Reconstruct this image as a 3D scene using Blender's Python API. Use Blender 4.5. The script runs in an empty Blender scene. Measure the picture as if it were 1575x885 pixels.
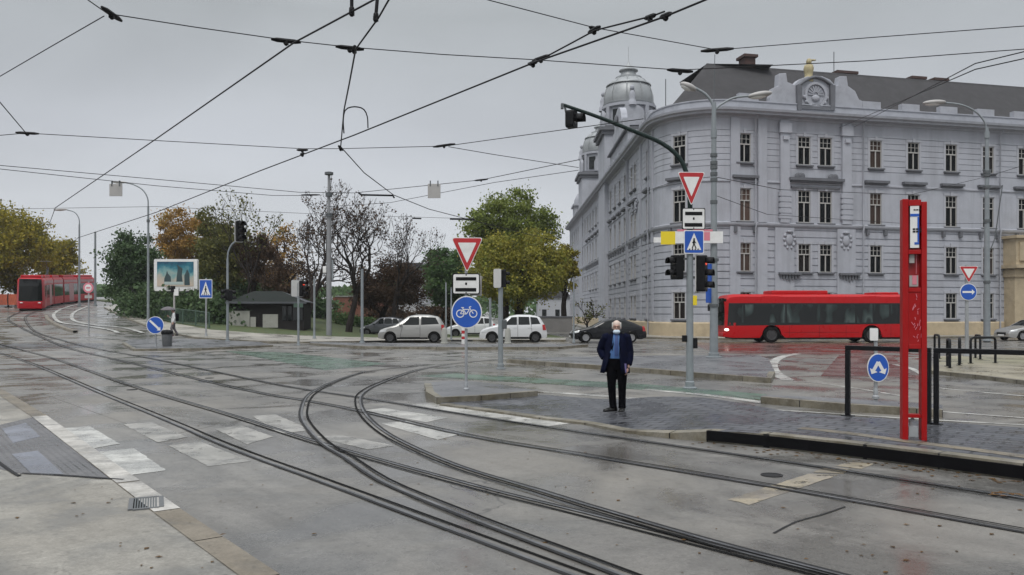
import bpy, bmesh, math, random
from math import pi, sin, cos, radians, sqrt, atan2
from mathutils import Vector, Matrix, noise
from mathutils.geometry import tessellate_polygon

RND = random.Random(11)
SC = bpy.context.scene
COL = SC.collection
V = Vector
# ------------------------------------------------------------------ survey of the place (metres)
CX, HY, F, CH = 787.5, 481.0, 1250.0, 1.8

def tz(x, y):
    """height of the ground: flat square, a ramp climbing to the bridge on the far left"""
    t = max(0.0, y - 36.0)
    if t < 8: r = .047*t*t/16
    elif t < 84: r = .047*(t-4)
    else:
        q = min(t-84, 40); r = .047*80 + .047*(q - q*q/80)
    w = (-9.0 - x)/15.0
    w = 0 if w < 0 else 1 if w > 1 else w*w*(3-2*w)
    return r*w

def P(px, py, Y): return V(((px-CX)/F*Y, Y, CH+(HY-py)/F*Y))
def H(px, py, z):
    Y = (z-CH)*F/(HY-py)
    return P(px, py, Y)
def G(px, py, dz=0.0):
    """where the line of sight meets the ground raised by dz"""
    lo, Y = 3.0, 3.0
    while Y < 400:
        q = P(px, py, Y)
        if q.z <= tz(q.x, q.y)+dz: break
        lo = Y; Y += .5
    hi = Y
    for _ in range(30):
        m = (lo+hi)/2; q = P(px, py, m)
        if q.z <= tz(q.x, q.y)+dz: hi = m
        else: lo = m
    return P(px, py, hi)

# ------------------------------------------------------------------ objects
def tag(o, label=None, cat=None, group=None, kind=None):
    if label: o['label'] = label
    if cat: o['category'] = cat
    if group: o['group'] = group
    if kind: o['kind'] = kind
    return o
def thing(name, label, cat, loc=(0, 0, 0), rz=0.0, group=None):
    o = bpy.data.objects.new(name, None); COL.objects.link(o)
    o.empty_display_size = .2
    o.location = loc; o.rotation_euler = (0, 0, rz)
    return tag(o, label, cat, group)
def obj(name, bm, mat, parent=None, smooth=0, bevel=0, seg=2, label=None):
    """smooth: degrees under which edges are shaded smooth"""
    bmesh.ops.recalc_face_normals(bm, faces=bm.faces) if bm.faces else None
    me = bpy.data.meshes.new(name); bm.to_mesh(me); bm.free()
    for m in (mat if isinstance(mat, (list, tuple)) else [mat]): me.materials.append(m)
    o = bpy.data.objects.new(name, me); COL.objects.link(o)
    if parent: o.parent = parent
    if smooth:
        for p in me.polygons: p.use_smooth = True
        try: me.set_sharp_from_angle(angle=radians(smooth))
        except Exception: pass
    if bevel:
        b = o.modifiers.new('edge', 'BEVEL'); b.width = bevel; b.segments = seg; b.limit_method = 'ANGLE'; b.angle_limit = radians(40)
        b.harden_normals = False
    if label: o['label'] = label
    return o
def raw(name, verts, faces, mat, parent=None, smooth=False):
    me = bpy.data.meshes.new(name); me.from_pydata(verts, [], faces); me.update()
    for m in (mat if isinstance(mat, (list, tuple)) else [mat]): me.materials.append(m)
    if smooth: me.polygons.foreach_set('use_smooth', [True]*len(me.polygons))
    o = bpy.data.objects.new(name, me); COL.objects.link(o)
    if parent: o.parent = parent
    return o
def struct(name, bm, mat, label=None, cat=None, **k):
    o = obj(name, bm, mat, **k)
    return tag(o, label, cat, None, 'structure')
def copy_tree(o, parent=None):
    c = o.copy(); COL.objects.link(c); c.parent = parent
    for ch in list(o.children): copy_tree(ch, c)
    return c
def new(): return bmesh.new()

# ------------------------------------------------------------------ shapes added to a bmesh
def box(bm, c, s, rz=0.0, mi=0, rx=0.0, ry=0.0):
    M = Matrix.Translation(c) @ Matrix.Rotation(rz, 4, 'Z') @ Matrix.Rotation(ry, 4, 'Y') @ Matrix.Rotation(rx, 4, 'X') @ Matrix.Diagonal((s[0], s[1], s[2], 1))
    r = bmesh.ops.create_cube(bm, size=1.0, matrix=M)
    fs = set(f for v in r['verts'] for f in v.link_faces)
    for f in fs: f.material_index = mi
    return r['verts']
def bb(bm, x0, x1, y0, y1, z0, z1, mi=0):
    return box(bm, ((x0+x1)/2, (y0+y1)/2, (z0+z1)/2), (x1-x0, y1-y0, z1-z0), mi=mi)
def frames(pts):
    out = []; up = V((0, 0, 1)); n = len(pts); prev = None
    for i in range(n):
        t = (pts[min(i+1, n-1)]-pts[max(i-1, 0)])
        t = t.normalized() if t.length > 1e-9 else V((0, 0, 1))
        if prev is None:
            a = up if abs(t.z) < .9 else V((1, 0, 0))
            x = a.cross(t).normalized()
        else:
            x = prev - t*prev.dot(t)
            x = x.normalized() if x.length > 1e-6 else V((1, 0, 0))
        prev = x
        out.append((x, t.cross(x)))
    return out
def tube(bm, pts, r, n=10, cap=True, mi=0):
    pts = [V(p) for p in pts]
    rs = r if isinstance(r, (list, tuple)) else [r]*len(pts)
    fr = frames(pts); rings = []
    for p, (x, y), q in zip(pts, fr, rs):
        rings.append([bm.verts.new(p + x*(q*cos(2*pi*k/n)) + y*(q*sin(2*pi*k/n))) for k in range(n)])
    for a, b in zip(rings, rings[1:]):
        for k in range(n):
            f = bm.faces.new((a[k], a[(k+1) % n], b[(k+1) % n], b[k])); f.material_index = mi
    if cap and n > 2:
        for ring in (rings[0][::-1], rings[-1]):
            f = bm.faces.new(ring); f.material_index = mi
    return rings
def lathe(bm, prof, c=(0, 0, 0), n=24, M=None, mi=0, cap=True):
    """prof: (radius, height) pairs turned about the local z axis"""
    M = M or Matrix.Identity(4); c = V(c); rings = []
    for r, h in prof:
        rings.append([bm.verts.new(c + (M @ V((r*cos(2*pi*k/n), r*sin(2*pi*k/n), h)))) for k in range(n)])
    for a, b in zip(rings, rings[1:]):
        for k in range(n):
            f = bm.faces.new((a[k], a[(k+1) % n], b[(k+1) % n], b[k])); f.material_index = mi
    if cap:
        for ring in (rings[0][::-1], rings[-1]):
            f = bm.faces.new(ring); f.material_index = mi
RX90 = Matrix.Rotation(pi/2, 4, 'X')     # local z -> -y : discs that face the camera side
RY90 = Matrix.Rotation(pi/2, 4, 'Y')
def prism(bm, poly, y0, y1, mi=0, M=None):
    """outline in (x, z), pulled from y0 to y1"""
    M = M or Matrix.Identity(4)
    a = [bm.verts.new(M @ V((x, y0, z))) for x, z in poly]
    b = [bm.verts.new(M @ V((x, y1, z))) for x, z in poly]
    n = len(poly)
    for k in range(n):
        f = bm.faces.new((a[k], b[k], b[(k+1) % n], a[(k+1) % n])); f.material_index = mi
    for tri in tessellate_polygon([[V((x, z, 0)) for x, z in poly]]):
        for ring in (a, b):
            f = bm.faces.new([ring[i] for i in tri]); f.material_index = mi
def disc(bm, c, r, y0, y1, n=32, mi=0, ry=None):
    prism(bm, [(c[0]+r*cos(2*pi*k/n), c[1]+(ry or r)*sin(2*pi*k/n)) for k in range(n)], y0, y1, mi)
def ringflat(bm, c, r0, r1, y0, y1, n=32, mi=0, a0=0.0, a1=2*pi):
    full = abs(a1-a0-2*pi) < 1e-6
    cnt = n if full else n+1
    def rr(r, y): return [bm.verts.new((c[0]+r*cos(a0+(a1-a0)*k/n), y, c[1]+r*sin(a0+(a1-a0)*k/n))) for k in range(cnt)]
    q = [rr(r0, y0), rr(r1, y0), rr(r1, y1), rr(r0, y1)]
    for i in range(4):
        a, b = q[i], q[(i+1) % 4]
        for k in range(n):
            f = bm.faces.new((a[k], a[(k+1) % cnt], b[(k+1) % cnt], b[k])); f.material_index = mi
    if not full:
        bm.faces.new([q[i][0] for i in range(4)]).material_index = mi
        bm.faces.new([q[i][-1] for i in range(4)][::-1]).material_index = mi
def bar(bm, a, b, w, y0, y1, mi=0):
    """flat bar between two (x, z) points"""
    a, b = V(a), V(b); d = (b-a).normalized(); n = V((-d.y, d.x))*w/2
    prism(bm, [tuple(a+n), tuple(a-n), tuple(b-n), tuple(b+n)], y0, y1, mi)
def loft(bm, rings, n=16, cap=True, a0=0.0, a1=2*pi, mi=0):
    """rings: (centre, rx, ry[, tilt]) elliptical sections stacked into a skin"""
    full = abs(a1-a0-2*pi) < 1e-6; cnt = n if full else n+1; R = []
    for rg in rings:
        c = V(rg[0]); T = Matrix.Rotation(rg[3], 3, 'X') if len(rg) > 3 else Matrix.Identity(3)
        R.append([bm.verts.new(c + T @ V((rg[1]*cos(a0+(a1-a0)*k/n), rg[2]*sin(a0+(a1-a0)*k/n), 0))) for k in range(cnt)])
    for a, b in zip(R, R[1:]):
        for k in range(n):
            bm.faces.new((a[k], a[(k+1) % cnt], b[(k+1) % cnt], b[k])).material_index = mi
    if cap and full:
        bm.faces.new(R[0][::-1]).material_index = mi; bm.faces.new(R[-1]).material_index = mi
    return R
def blob(bm, c, s, sub=2, M=None, mi=0):
    M = Matrix.Translation(c) @ (M or Matrix.Identity(4)) @ Matrix.Diagonal((s[0], s[1], s[2], 1))
    r = bmesh.ops.create_icosphere(bm, subdivisions=sub, radius=1.0, matrix=M)
    for f in set(f for v in r['verts'] for f in v.link_faces): f.material_index = mi
    return r['verts']
def spline(pts, step=.5):
    """Catmull-Rom through the points, resampled"""
    pts = [V(p) for p in pts]; q = [pts[0]*2-pts[1]] + pts + [pts[-1]*2-pts[-2]]; out = []
    for i in range(1, len(q)-2):
        p0, p1, p2, p3 = q[i-1:i+3]; m = max(2, int((p2-p1).length/step))
        for k in range(m):
            t = k/m
            out.append(.5*((2*p1)+(p2-p0)*t+(2*p0-5*p1+4*p2-p3)*t*t+(3*p1-p0-3*p2+p3)*t**3))
    out.append(pts[-1]); return out

# ------------------------------------------------------------------ ground sheets
def ribbon(bm, pts, a, b, dz, mi=0, zf=None):
    """strip lying on the ground between sideways offsets a and b of a path"""
    zf = zf or tz; prev = None; n = len(pts)
    for i, p in enumerate(pts):
        t = pts[min(i+1, n-1)]-pts[max(i-1, 0)]; t.z = 0; t.normalize(); s = V((-t.y, t.x, 0))
        va, vb = p+s*a, p+s*b
        ea = .014 if tz(p.x, p.y) > .01 else 0
        va = bm.verts.new((va.x, va.y, zf(va.x, va.y)+dz+ea)); vb = bm.verts.new((vb.x, vb.y, zf(vb.x, vb.y)+dz+ea))
        if prev: bm.faces.new((prev[0], prev[1], vb, va)).material_index = mi
        prev = (va, vb)
def patch(bm, pts, dz, mi=0, div=1.0, jit=0.0):
    """four corners -> sheet draped over the ground"""
    a, b, c, d = [V(p) for p in pts]
    nu = max(1, int(max((b-a).length, (c-d).length)/div)); nv = max(1, int(max((d-a).length, (c-b).length)/div))
    grid = []
    for j in range(nv+1):
        row = []
        for i in range(nu+1):
            u, v = i/nu, j/nv
            q = (a*(1-u)+b*u)*(1-v)+(d*(1-u)+c*u)*v
            if jit and (i in (0, nu) or j in (0, nv)): q = q+V((noise.noise(q*9), noise.noise(q*9+V((7, 0, 0))), 0))*jit
            row.append(bm.verts.new((q.x, q.y, tz(q.x, q.y)+dz)))
        grid.append(row)
    for j in range(nv):
        for i in range(nu):
            bm.faces.new((grid[j][i], grid[j][i+1], grid[j+1][i+1], grid[j+1][i])).material_index = mi
def strip(bm, L, Rr, zt, mi=0, skirt=True, n=24, zb=None, smi=None):
    """raised slab between two edges (polylines); zt(x, y) gives its top"""
    def samp(pl):
        ln = [0.0]
        for p, q in zip(pl, pl[1:]): ln.append(ln[-1]+(q-p).length)
        out = []
        for k in range(n+1):
            s = ln[-1]*k/n; j = 0
            while j < len(ln)-2 and ln[j+1] < s: j += 1
            t = (s-ln[j])/max(1e-9, ln[j+1]-ln[j]); out.append(pl[j].lerp(pl[j+1], t))
        return out
    L, Rr = samp([V(p) for p in L]), samp([V(p) for p in Rr]); rows = []
    for p, q in zip(L, Rr):
        rows.append([bm.verts.new((w.x, w.y, zt(w.x, w.y))) for w in (p, p.lerp(q, .25), p.lerp(q, .5), p.lerp(q, .75), q)])
    for a, b in zip(rows, rows[1:]):
        for k in range(4): bm.faces.new((a[k], a[k+1], b[k+1], b[k])).material_index = mi
    if skirt:
        loop = [r[0] for r in rows] + rows[-1][1:] + [r[-1] for r in rows[:-1]][::-1] + rows[0][1:-1][::-1]
        low = [bm.verts.new((v.co.x, v.co.y, (zb(v.co.x, v.co.y) if zb else tz(v.co.x, v.co.y)-.05))) for v in loop]
        m = len(loop)
        for k in range(m): bm.faces.new((loop[k], loop[(k+1) % m], low[(k+1) % m], low[k])).material_index = mi if smi is None else smi

# ------------------------------------------------------------------ materials
def mat(name, col, rough=.6, metal=0.0, spec=.5, coat=0.0, emit=None, estr=0.0, var=0.0, vscale=3.0, bump=0.0, bscale=40.0, dirt=None, dscale=1.2, damt=.35, streaks=0.0):
    m = bpy.data.materials.new(name); m.use_nodes = True
    nt = m.node_tree; N = nt.nodes; L = nt.links; b = N['Principled BSDF']
    b.inputs['Base Color'].default_value = (*col, 1); b.inputs['Roughness'].default_value = rough
    b.inputs['Metallic'].default_value = metal; b.inputs['Specular IOR Level'].default_value = spec
    b.inputs['Coat Weight'].default_value = coat
    if emit: b.inputs['Emission Color'].default_value = (*emit, 1); b.inputs['Emission Strength'].default_value = estr
    if var or bump or dirt:
        geo = N.new('ShaderNodeNewGeometry'); pos = geo.outputs['Position']
    last = None
    if var:
        t = N.new('ShaderNodeTexNoise'); t.inputs['Scale'].default_value = vscale; t.inputs['Detail'].default_value = 6; t.inputs['Roughness'].default_value = .65
        L.new(pos, t.inputs['Vector'])
        r = N.new('ShaderNodeMapRange'); r.inputs['From Min'].default_value = .3; r.inputs['From Max'].default_value = .7
        r.inputs['To Min'].default_value = 1-var; r.inputs['To Max'].default_value = 1+var; L.new(t.outputs['Fac'], r.inputs['Value'])
        mx = N.new('ShaderNodeVectorMath'); mx.operation = 'SCALE'; mx.inputs[0].default_value = col; L.new(r.outputs[0], mx.inputs['Scale'])
        last = mx.outputs[0]; L.new(last, b.inputs['Base Color'])
        rr = N.new('ShaderNodeMapRange'); rr.inputs['From Min'].default_value = .3; rr.inputs['From Max'].default_value = .7
        rr.inputs['To Min'].default_value = max(.03, rough-.12); rr.inputs['To Max'].default_value = min(1, rough+.12)
        L.new(t.outputs['Fac'], rr.inputs['Value']); L.new(rr.outputs[0], b.inputs['Roughness'])
    if dirt:
        t = N.new('ShaderNodeTexNoise'); t.inputs['Scale'].default_value = dscale; t.inputs['Detail'].default_value = 8; t.inputs['Roughness'].default_value = .7
        L.new(pos, t.inputs['Vector'])
        r = N.new('ShaderNodeMapRange'); r.inputs['From Min'].default_value = .48; r.inputs['From Max'].default_value = .75
        r.inputs['To Max'].default_value = damt; L.new(t.outputs['Fac'], r.inputs['Value'])
        mx = N.new('ShaderNodeMix'); mx.data_type = 'RGBA'; mx.inputs['B'].default_value = (*dirt, 1)
        if last: L.new(last, mx.inputs['A'])
        else: mx.inputs['A'].default_value = (*col, 1)
        L.new(r.outputs[0], mx.inputs['Factor']); L.new(mx.outputs['Result'], b.inputs['Base Color'])
        if streaks:      # rain streaks and soot running down the face
            mp = N.new('ShaderNodeMapping'); mp.inputs['Scale'].default_value = (1.3, 1.3, .1); L.new(pos, mp.inputs['Vector'])
            t2 = N.new('ShaderNodeTexNoise'); t2.inputs['Scale'].default_value = 1.0; t2.inputs['Detail'].default_value = 7; t2.inputs['Roughness'].default_value = .7; L.new(mp.outputs[0], t2.inputs['Vector'])
            r2 = N.new('ShaderNodeMapRange'); r2.inputs[1].default_value = .46; r2.inputs[2].default_value = .72; r2.inputs[4].default_value = streaks; L.new(t2.outputs['Fac'], r2.inputs[0])
            m2 = N.new('ShaderNodeMix'); m2.data_type = 'RGBA'; m2.inputs['B'].default_value = (*[q*.8 for q in dirt], 1); L.new(mx.outputs['Result'], m2.inputs['A']); L.new(r2.outputs[0], m2.inputs['Factor']); L.new(m2.outputs['Result'], b.inputs['Base Color'])
    if bump:
        t = N.new('ShaderNodeTexNoise'); t.inputs['Scale'].default_value = bscale; t.inputs['Detail'].default_value = 5
        L.new(pos, t.inputs['Vector'])
        bu = N.new('ShaderNodeBump'); bu.inputs['Strength'].default_value = bump; bu.inputs['Distance'].default_value = .01
        L.new(t.outputs['Fac'], bu.inputs['Height']); L.new(bu.outputs[0], b.inputs['Normal'])
    return m

def wet(name, dark, light, r_wet=.12, r_dry=.5, scale=.35, stretch=(1, 1, 1), grain=.12, puddle=.5, worn=None, wornamt=.0, bump=.25, tint=None, cracks=0.0, film=.0, streak=False, ragged=0.0):
    """weathered damp surfacing: blotchy colour, aggregate grain, wet film with patches of standing water"""
    m = bpy.data.materials.new(name); m.use_nodes = True
    nt = m.node_tree; N = nt.nodes; L = nt.links; b = N['Principled BSDF']
    geo = N.new('ShaderNodeNewGeometry'); mp = N.new('ShaderNodeMapping'); mp.inputs['Scale'].default_value = stretch
    L.new(geo.outputs['Position'], mp.inputs['Vector'])
    def nz(s, d=5, r=.6, dist=0.0, vec=None):
        t = N.new('ShaderNodeTexNoise'); t.inputs['Scale'].default_value = s; t.inputs['Detail'].default_value = d
        t.inputs['Roughness'].default_value = r; t.inputs['Distortion'].default_value = dist
        L.new(vec or mp.outputs[0], t.inputs['Vector']); return t.outputs['Fac']
    def rng(v, a, b_, c, d):
        r = N.new('ShaderNodeMapRange'); r.inputs[1].default_value = a; r.inputs[2].default_value = b_; r.inputs[3].default_value = c; r.inputs[4].default_value = d
        L.new(v, r.inputs[0]); return r.outputs[0]
    def mixc(f, A, B):
        x = N.new('ShaderNodeMix'); x.data_type = 'RGBA'
        if isinstance(f, float): x.inputs['Factor'].default_value = f
        else: L.new(f, x.inputs['Factor'])
        for s, v in (('A', A), ('B', B)):
            if isinstance(v, tuple): x.inputs[s].default_value = (*v, 1)
            else: L.new(v, x.inputs[s])
        return x.outputs['Result']
    def math_(op, a, c):
        x = N.new('ShaderNodeMath'); x.operation = op; x.use_clamp = True
        for i, v in enumerate((a, c)):
            if isinstance(v, (int, float)): x.inputs[i].default_value = v
            else: L.new(v, x.inputs[i])
        return x.outputs[0]
    big = nz(scale, 6, .62, .4); med = nz(scale*6, 6, .7); fine = nz(55, 3, .7, 0, geo.outputs['Position'])
    c = mixc(rng(big, .34, .66, 0, 1), dark, light)
    c = mixc(rng(med, .42, .75, 0, .45), c, tuple(x*.62 for x in dark))
    c = mixc(rng(nz(13, 2, .5, 0, geo.outputs['Position']), .64, .70, 0, .45), c, tuple(x*.4 for x in dark))
    c = mixc(rng(nz(21, 3, .6, .3, geo.outputs['Position']), .38, .62, .22, 0), c, tuple(min(1, x*1.35) for x in light))
    g = N.new('ShaderNodeVectorMath'); g.operation = 'SCALE'; L.new(c, g.inputs[0]); L.new(rng(fine, .3, .7, 1-grain, 1+grain), g.inputs['Scale']); c = g.outputs[0]
    if streak:      # tyre polish and tramped-in dirt along the rails, old square repairs
        sm = N.new('ShaderNodeMapping'); sm.vector_type = 'TEXTURE'; sm.inputs['Rotation'].default_value = (0, 0, radians(-52)); sm.inputs['Scale'].default_value = (9, .55, 1); L.new(geo.outputs['Position'], sm.inputs['Vector'])
        c = mixc(rng(nz(1.0, 5, .6, .2, sm.outputs[0]), .47, .72, 0, .55), c, tuple(x*.55 for x in dark))
        c = mixc(rng(nz(7.5, 5, .75), .5, .72, 0, .5), c, tuple(x*.6 for x in dark))
        rp = N.new('ShaderNodeTexVoronoi'); rp.distance = 'CHEBYCHEV'; rp.inputs['Scale'].default_value = .16; L.new(sm.outputs[0] if False else geo.outputs['Position'], rp.inputs['Vector'])
        rc = N.new('ShaderNodeSeparateColor'); L.new(rp.outputs['Color'], rc.inputs[0])
        gs = N.new('ShaderNodeVectorMath'); gs.operation = 'SCALE'; L.new(c, gs.inputs[0]); L.new(rng(rc.outputs[0], 0, 1, .86, 1.1), gs.inputs['Scale']); c = gs.outputs[0]
    if worn:
        c = mixc(rng(math_('MULTIPLY', nz(2.3, 8, .75), 1.0), .43, .62, 0, wornamt), c, worn)
    if tint:
        c = mixc(rng(nz(.16, 4, .5), .45, .7, 0, .5), c, tint)
    if cracks:
        vo = N.new('ShaderNodeTexVoronoi'); vo.feature = 'DISTANCE_TO_EDGE'; vo.inputs['Scale'].default_value = .33
        dd = N.new('ShaderNodeVectorMath'); dd.operation = 'ADD'
        tn = N.new('ShaderNodeTexNoise'); tn.inputs['Scale'].default_value = 1.1; tn.inputs['Detail'].default_value = 4; L.new(geo.outputs['Position'], tn.inputs['Vector'])
        L.new(geo.outputs['Position'], dd.inputs[0]); L.new(tn.outputs['Color'], dd.inputs[1]); L.new(dd.outputs[0], vo.inputs['Vector'])
        ck = math_('MULTIPLY', rng(vo.outputs['Distance'], 0, .006, cracks, 0), rng(nz(.22, 2), .5, .58, 0, 1))
        c = mixc(ck, c, (.02, .02, .02))
    wetn = nz(scale*1.7, 5, .6, .6)
    wm = rng(wetn, .5-puddle*.25, .62-puddle*.1, 1, 0)      # 1 = dry, 0 = film of water
    dk = N.new('ShaderNodeVectorMath'); dk.operation = 'SCALE'; L.new(c, dk.inputs[0]); L.new(rng(wm, 0, 1, .72, 1), dk.inputs['Scale'])
    L.new(dk.outputs[0], b.inputs['Base Color'])
    L.new(rng(wm, 0, 1, r_wet, r_dry), b.inputs['Roughness'])
    b.inputs['Specular IOR Level'].default_value = .5
    b.inputs['Coat Weight'].default_value = film; b.inputs['Coat Roughness'].default_value = .22
    bu = N.new('ShaderNodeBump'); bu.inputs['Distance'].default_value = .006
    L.new(rng(wm, 0, 1, bump*.15, bump), bu.inputs['Strength'])
    L.new(fine, bu.inputs['Height']); L.new(bu.outputs[0], b.inputs['Normal'])
    if ragged:
        tr = N.new('ShaderNodeBsdfTransparent'); ms = N.new('ShaderNodeMixShader')
        L.new(rng(nz(3.2, 9, .78), .60-ragged*.22, .66-ragged*.18, 0, .93), ms.inputs[0]); L.new(b.outputs[0], ms.inputs[1]); L.new(tr.outputs[0], ms.inputs[2]); L.new(ms.outputs[0], N['Material Output'].inputs['Surface'])
    return m

def leafmat(name, cols, trans=.25):
    m = bpy.data.materials.new(name); m.use_nodes = True
    nt = m.node_tree; N = nt.nodes; L = nt.links; b = N['Principled BSDF']
    geo = N.new('ShaderNodeNewGeometry'); r = N.new('ShaderNodeValToRGB')
    while len(r.color_ramp.elements) < len(cols): r.color_ramp.elements.new(.5)
    for i, c in enumerate(cols):
        e = r.color_ramp.elements[i]; e.position = i/(len(cols)-1); e.color = (*c, 1)
    t = N.new('ShaderNodeTexNoise'); t.inputs['Scale'].default_value = .45; t.inputs['Detail'].default_value = 2; L.new(geo.outputs['Position'], t.inputs['Vector'])
    mx = N.new('ShaderNodeMath'); mx.operation = 'MULTIPLY_ADD'; mx.inputs[1].default_value = .45; L.new(geo.outputs['Random Per Island'], mx.inputs[0])
    rr = N.new('ShaderNodeMapRange'); rr.inputs[1].default_value = .32; rr.inputs[2].default_value = .68; rr.inputs[3].default_value = 0; rr.inputs[4].default_value = .55
    L.new(t.outputs['Fac'], rr.inputs[0]); L.new(rr.outputs[0], mx.inputs[2]); L.new(mx.outputs[0], r.inputs['Fac'])
    L.new(r.outputs['Color'], b.inputs['Base Color']); b.inputs['Roughness'].default_value = .7; b.inputs['Specular IOR Level'].default_value = .12
    tr = N.new('ShaderNodeBsdfTranslucent'); L.new(r.outputs['Color'], tr.inputs['Color'])
    ms = N.new('ShaderNodeMixShader'); ms.inputs[0].default_value = trans
    L.new(b.outputs[0], ms.inputs[1]); L.new(tr.outputs[0], ms.inputs[2]); L.new(ms.outputs[0], N['Material Output'].inputs['Surface'])
    return m

def pane(name, base, curtain=(.2, .16, .13), amt=.5, rough=.06):
    m = bpy.data.materials.new(name); m.use_nodes = True
    nt = m.node_tree; N = nt.nodes; L = nt.links; b = N['Principled BSDF']
    oi = N.new('ShaderNodeObjectInfo'); rg = N.new('ShaderNodeMapRange'); rg.inputs[1].default_value = .55; rg.inputs[2].default_value = 1; rg.inputs[4].default_value = amt
    L.new(oi.outputs['Random'], rg.inputs[0])
    x = N.new('ShaderNodeMix'); x.data_type = 'RGBA'; x.inputs['A'].default_value = (*base, 1); x.inputs['B'].default_value = (*curtain, 1)
    L.new(rg.outputs[0], x.inputs['Factor']); L.new(x.outputs['Result'], b.inputs['Base Color'])
    b.inputs['Roughness'].default_value = rough; b.inputs['Specular IOR Level'].default_value = .2; b.inputs['IOR'].default_value = 1.22
    return m

M = {}
M['asphalt'] = wet('asphalt', (.122, .118, .112), (.212, .204, .19), .15, .5, .33, (1, 1, 1), .24, .36, tint=(.21, .185, .15), cracks=.85, streak=True)
M['asphalt_dark'] = wet('asphalt_dark', (.055, .057, .062), (.10, .10, .105), .18, .42, .4, (1, 1, 1), .15, .5)
M['asphalt_red'] = wet('asphalt_red', (.10, .055, .05), (.16, .095, .085), .16, .4, .4, (1, 1, 1), .12, .5)
M['asphalt_green'] = wet('asphalt_green', (.035, .10, .06), (.10, .165, .115), .22, .45, .8, (1, 1, 1), .12, .6, worn=(.15, .16, .15), wornamt=.7)
M['concrete'] = wet('concrete', (.19, .182, .162), (.31, .297, .267), .3, .65, .7, (1, 1, 1), .2, .15, tint=(.28, .245, .195), cracks=.7, streak=True)
M['pave_far'] = wet('pave_far', (.24, .225, .195), (.36, .34, .30), .25, .55, .3, (1, 1, 1), .1, .3)
M['pave_warm'] = wet('pave_warm', (.2, .18, .13), (.3, .27, .2), .25, .55, .4, (1, 1, 1), .12, .2, tint=(.16, .17, .07))
M['island'] = wet('island', (.10, .102, .11), (.155, .155, .162), .25, .5, .5, (1, 1, 1), .13, .35)
M['kerb'] = wet('kerb', (.14, .13, .10), (.25, .23, .19), .3, .6, 1.0, (1, 1, 1), .18, .2, worn=(.11, .09, .05), wornamt=.7)
M['kerb_white'] = wet('kerb_white', (.38, .37, .34), (.52, .5, .47), .35, .65, 1.0, (1, 1, 1), .12, .1, worn=(.2, .19, .17), wornamt=.6)
M['kerb_brown'] = wet('kerb_brown', (.13, .11, .08), (.2, .175, .14), .35, .65, 1.0, (1, 1, 1), .15, .1)
M['paint'] = wet('road_paint', (.34, .34, .32), (.5, .49, .46), .25, .55, .9, (1, 1, 1), .1, .3, worn=(.22, .215, .2), wornamt=.6, ragged=.08)
M['paint_faded'] = wet('road_paint_faded', (.27, .265, .245), (.36, .35, .33), .25, .55, .9, (1, 1, 1), .1, .3, worn=(.2, .195, .18), wornamt=.7, ragged=.15)
M['paint_fresh'] = wet('road_paint_fresh', (.42, .42, .40), (.54, .54, .51), .25, .5, .9, (1, 1, 1), .1, .3, worn=(.27, .265, .25), wornamt=.75, ragged=.05)
M['paint_yellow'] = wet('road_paint_yellow', (.25, .215, .15), (.33, .285, .21), .3, .55, .9, (1, 1, 1), .1, .2, worn=(.2, .18, .16), wornamt=.85, ragged=.25)
M['rubber'] = mat('rubber', (.005, .005, .006), .85, var=.4, vscale=8, spec=.1)
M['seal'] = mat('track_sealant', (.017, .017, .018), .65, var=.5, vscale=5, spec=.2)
M['rail'] = mat('rail_steel', (.24, .24, .245), .34, 1.0, var=.45, vscale=1.6)
M['recess_shade'] = mat('painted_recess_shade', (.006, .006, .006), .8, spec=.1)  # near-black colour standing in for the shade of uncut recesses
M['steel'] = mat('galvanised_steel', (.33, .345, .36), .5, .35, var=.12, vscale=4, dirt=(.18, .17, .16), dscale=2.5)
M['steel_dark'] = mat('dark_steel', (.10, .11, .115), .5, .3, var=.15, vscale=4)
M['pole_green'] = mat('pole_green', (.012, .024, .022), .5, var=.15, spec=.25)
M['pole_grey'] = mat('pole_grey', (.22, .245, .26), .5, .1, var=.12, vscale=3, dirt=(.12, .12, .12))
M['conc_pole'] = mat('concrete_pole', (.21, .215, .225), .8, var=.12, vscale=2)
M['lamp_glass'] = mat('lamp_glass', (.72, .72, .7), .25, spec=.5)
M['black'] = mat('black_paint', (.005, .0055, .007), .45, var=.2, vscale=6, spec=.22)
M['plastic'] = mat('black_plastic', (.006, .006, .007), .55, spec=.2)
M['white'] = mat('sign_white', (.72, .72, .71), .4, var=.06, vscale=5, dirt=(.45, .43, .4), dscale=4)
M['white_grey'] = mat('sign_back_grey', (.36, .35, .34), .5, var=.06, vscale=5)
M['red'] = mat('sign_red', (.42, .02, .025), .4, var=.08)
M['blue'] = mat('sign_blue', (.012, .085, .42), .4, var=.08)
M['yellow'] = mat('sign_yellow', (.75, .58, .02), .4)
M['pink'] = mat('sign_pink', (.62, .2, .25), .4)
M['pylon'] = mat('pylon_red', (.32, .005, .006), .45, spec=.22, coat=.03, var=.08, vscale=3, dirt=(.3, .03, .03), dscale=3)
M['pylon_dark'] = mat('pylon_red_inside', (.3, .012, .014), .4, var=.1, vscale=3)
M['bus_red'] = mat('bus_red', (.42, .004, .007), .35, spec=.22, coat=.06, var=.05, dirt=(.25, .03, .03), dscale=1.5, damt=.3)
M['tram_red'] = mat('tram_red', (.38, .007, .014), .4, spec=.2, coat=.05, var=.05)
M['tram_light'] = mat('tram_pale', (.34, .16, .17), .4)
M['glass'] = mat('dark_glass', (.004, .006, .006), .05, spec=.4)
M['glass_teal'] = mat('teal_glass', (.12, .19, .185), .08, spec=.6, var=.45, vscale=1.6)
M['silver'] = mat('silver_paint', (.42, .42, .41), .28, .55, coat=.4)
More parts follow.
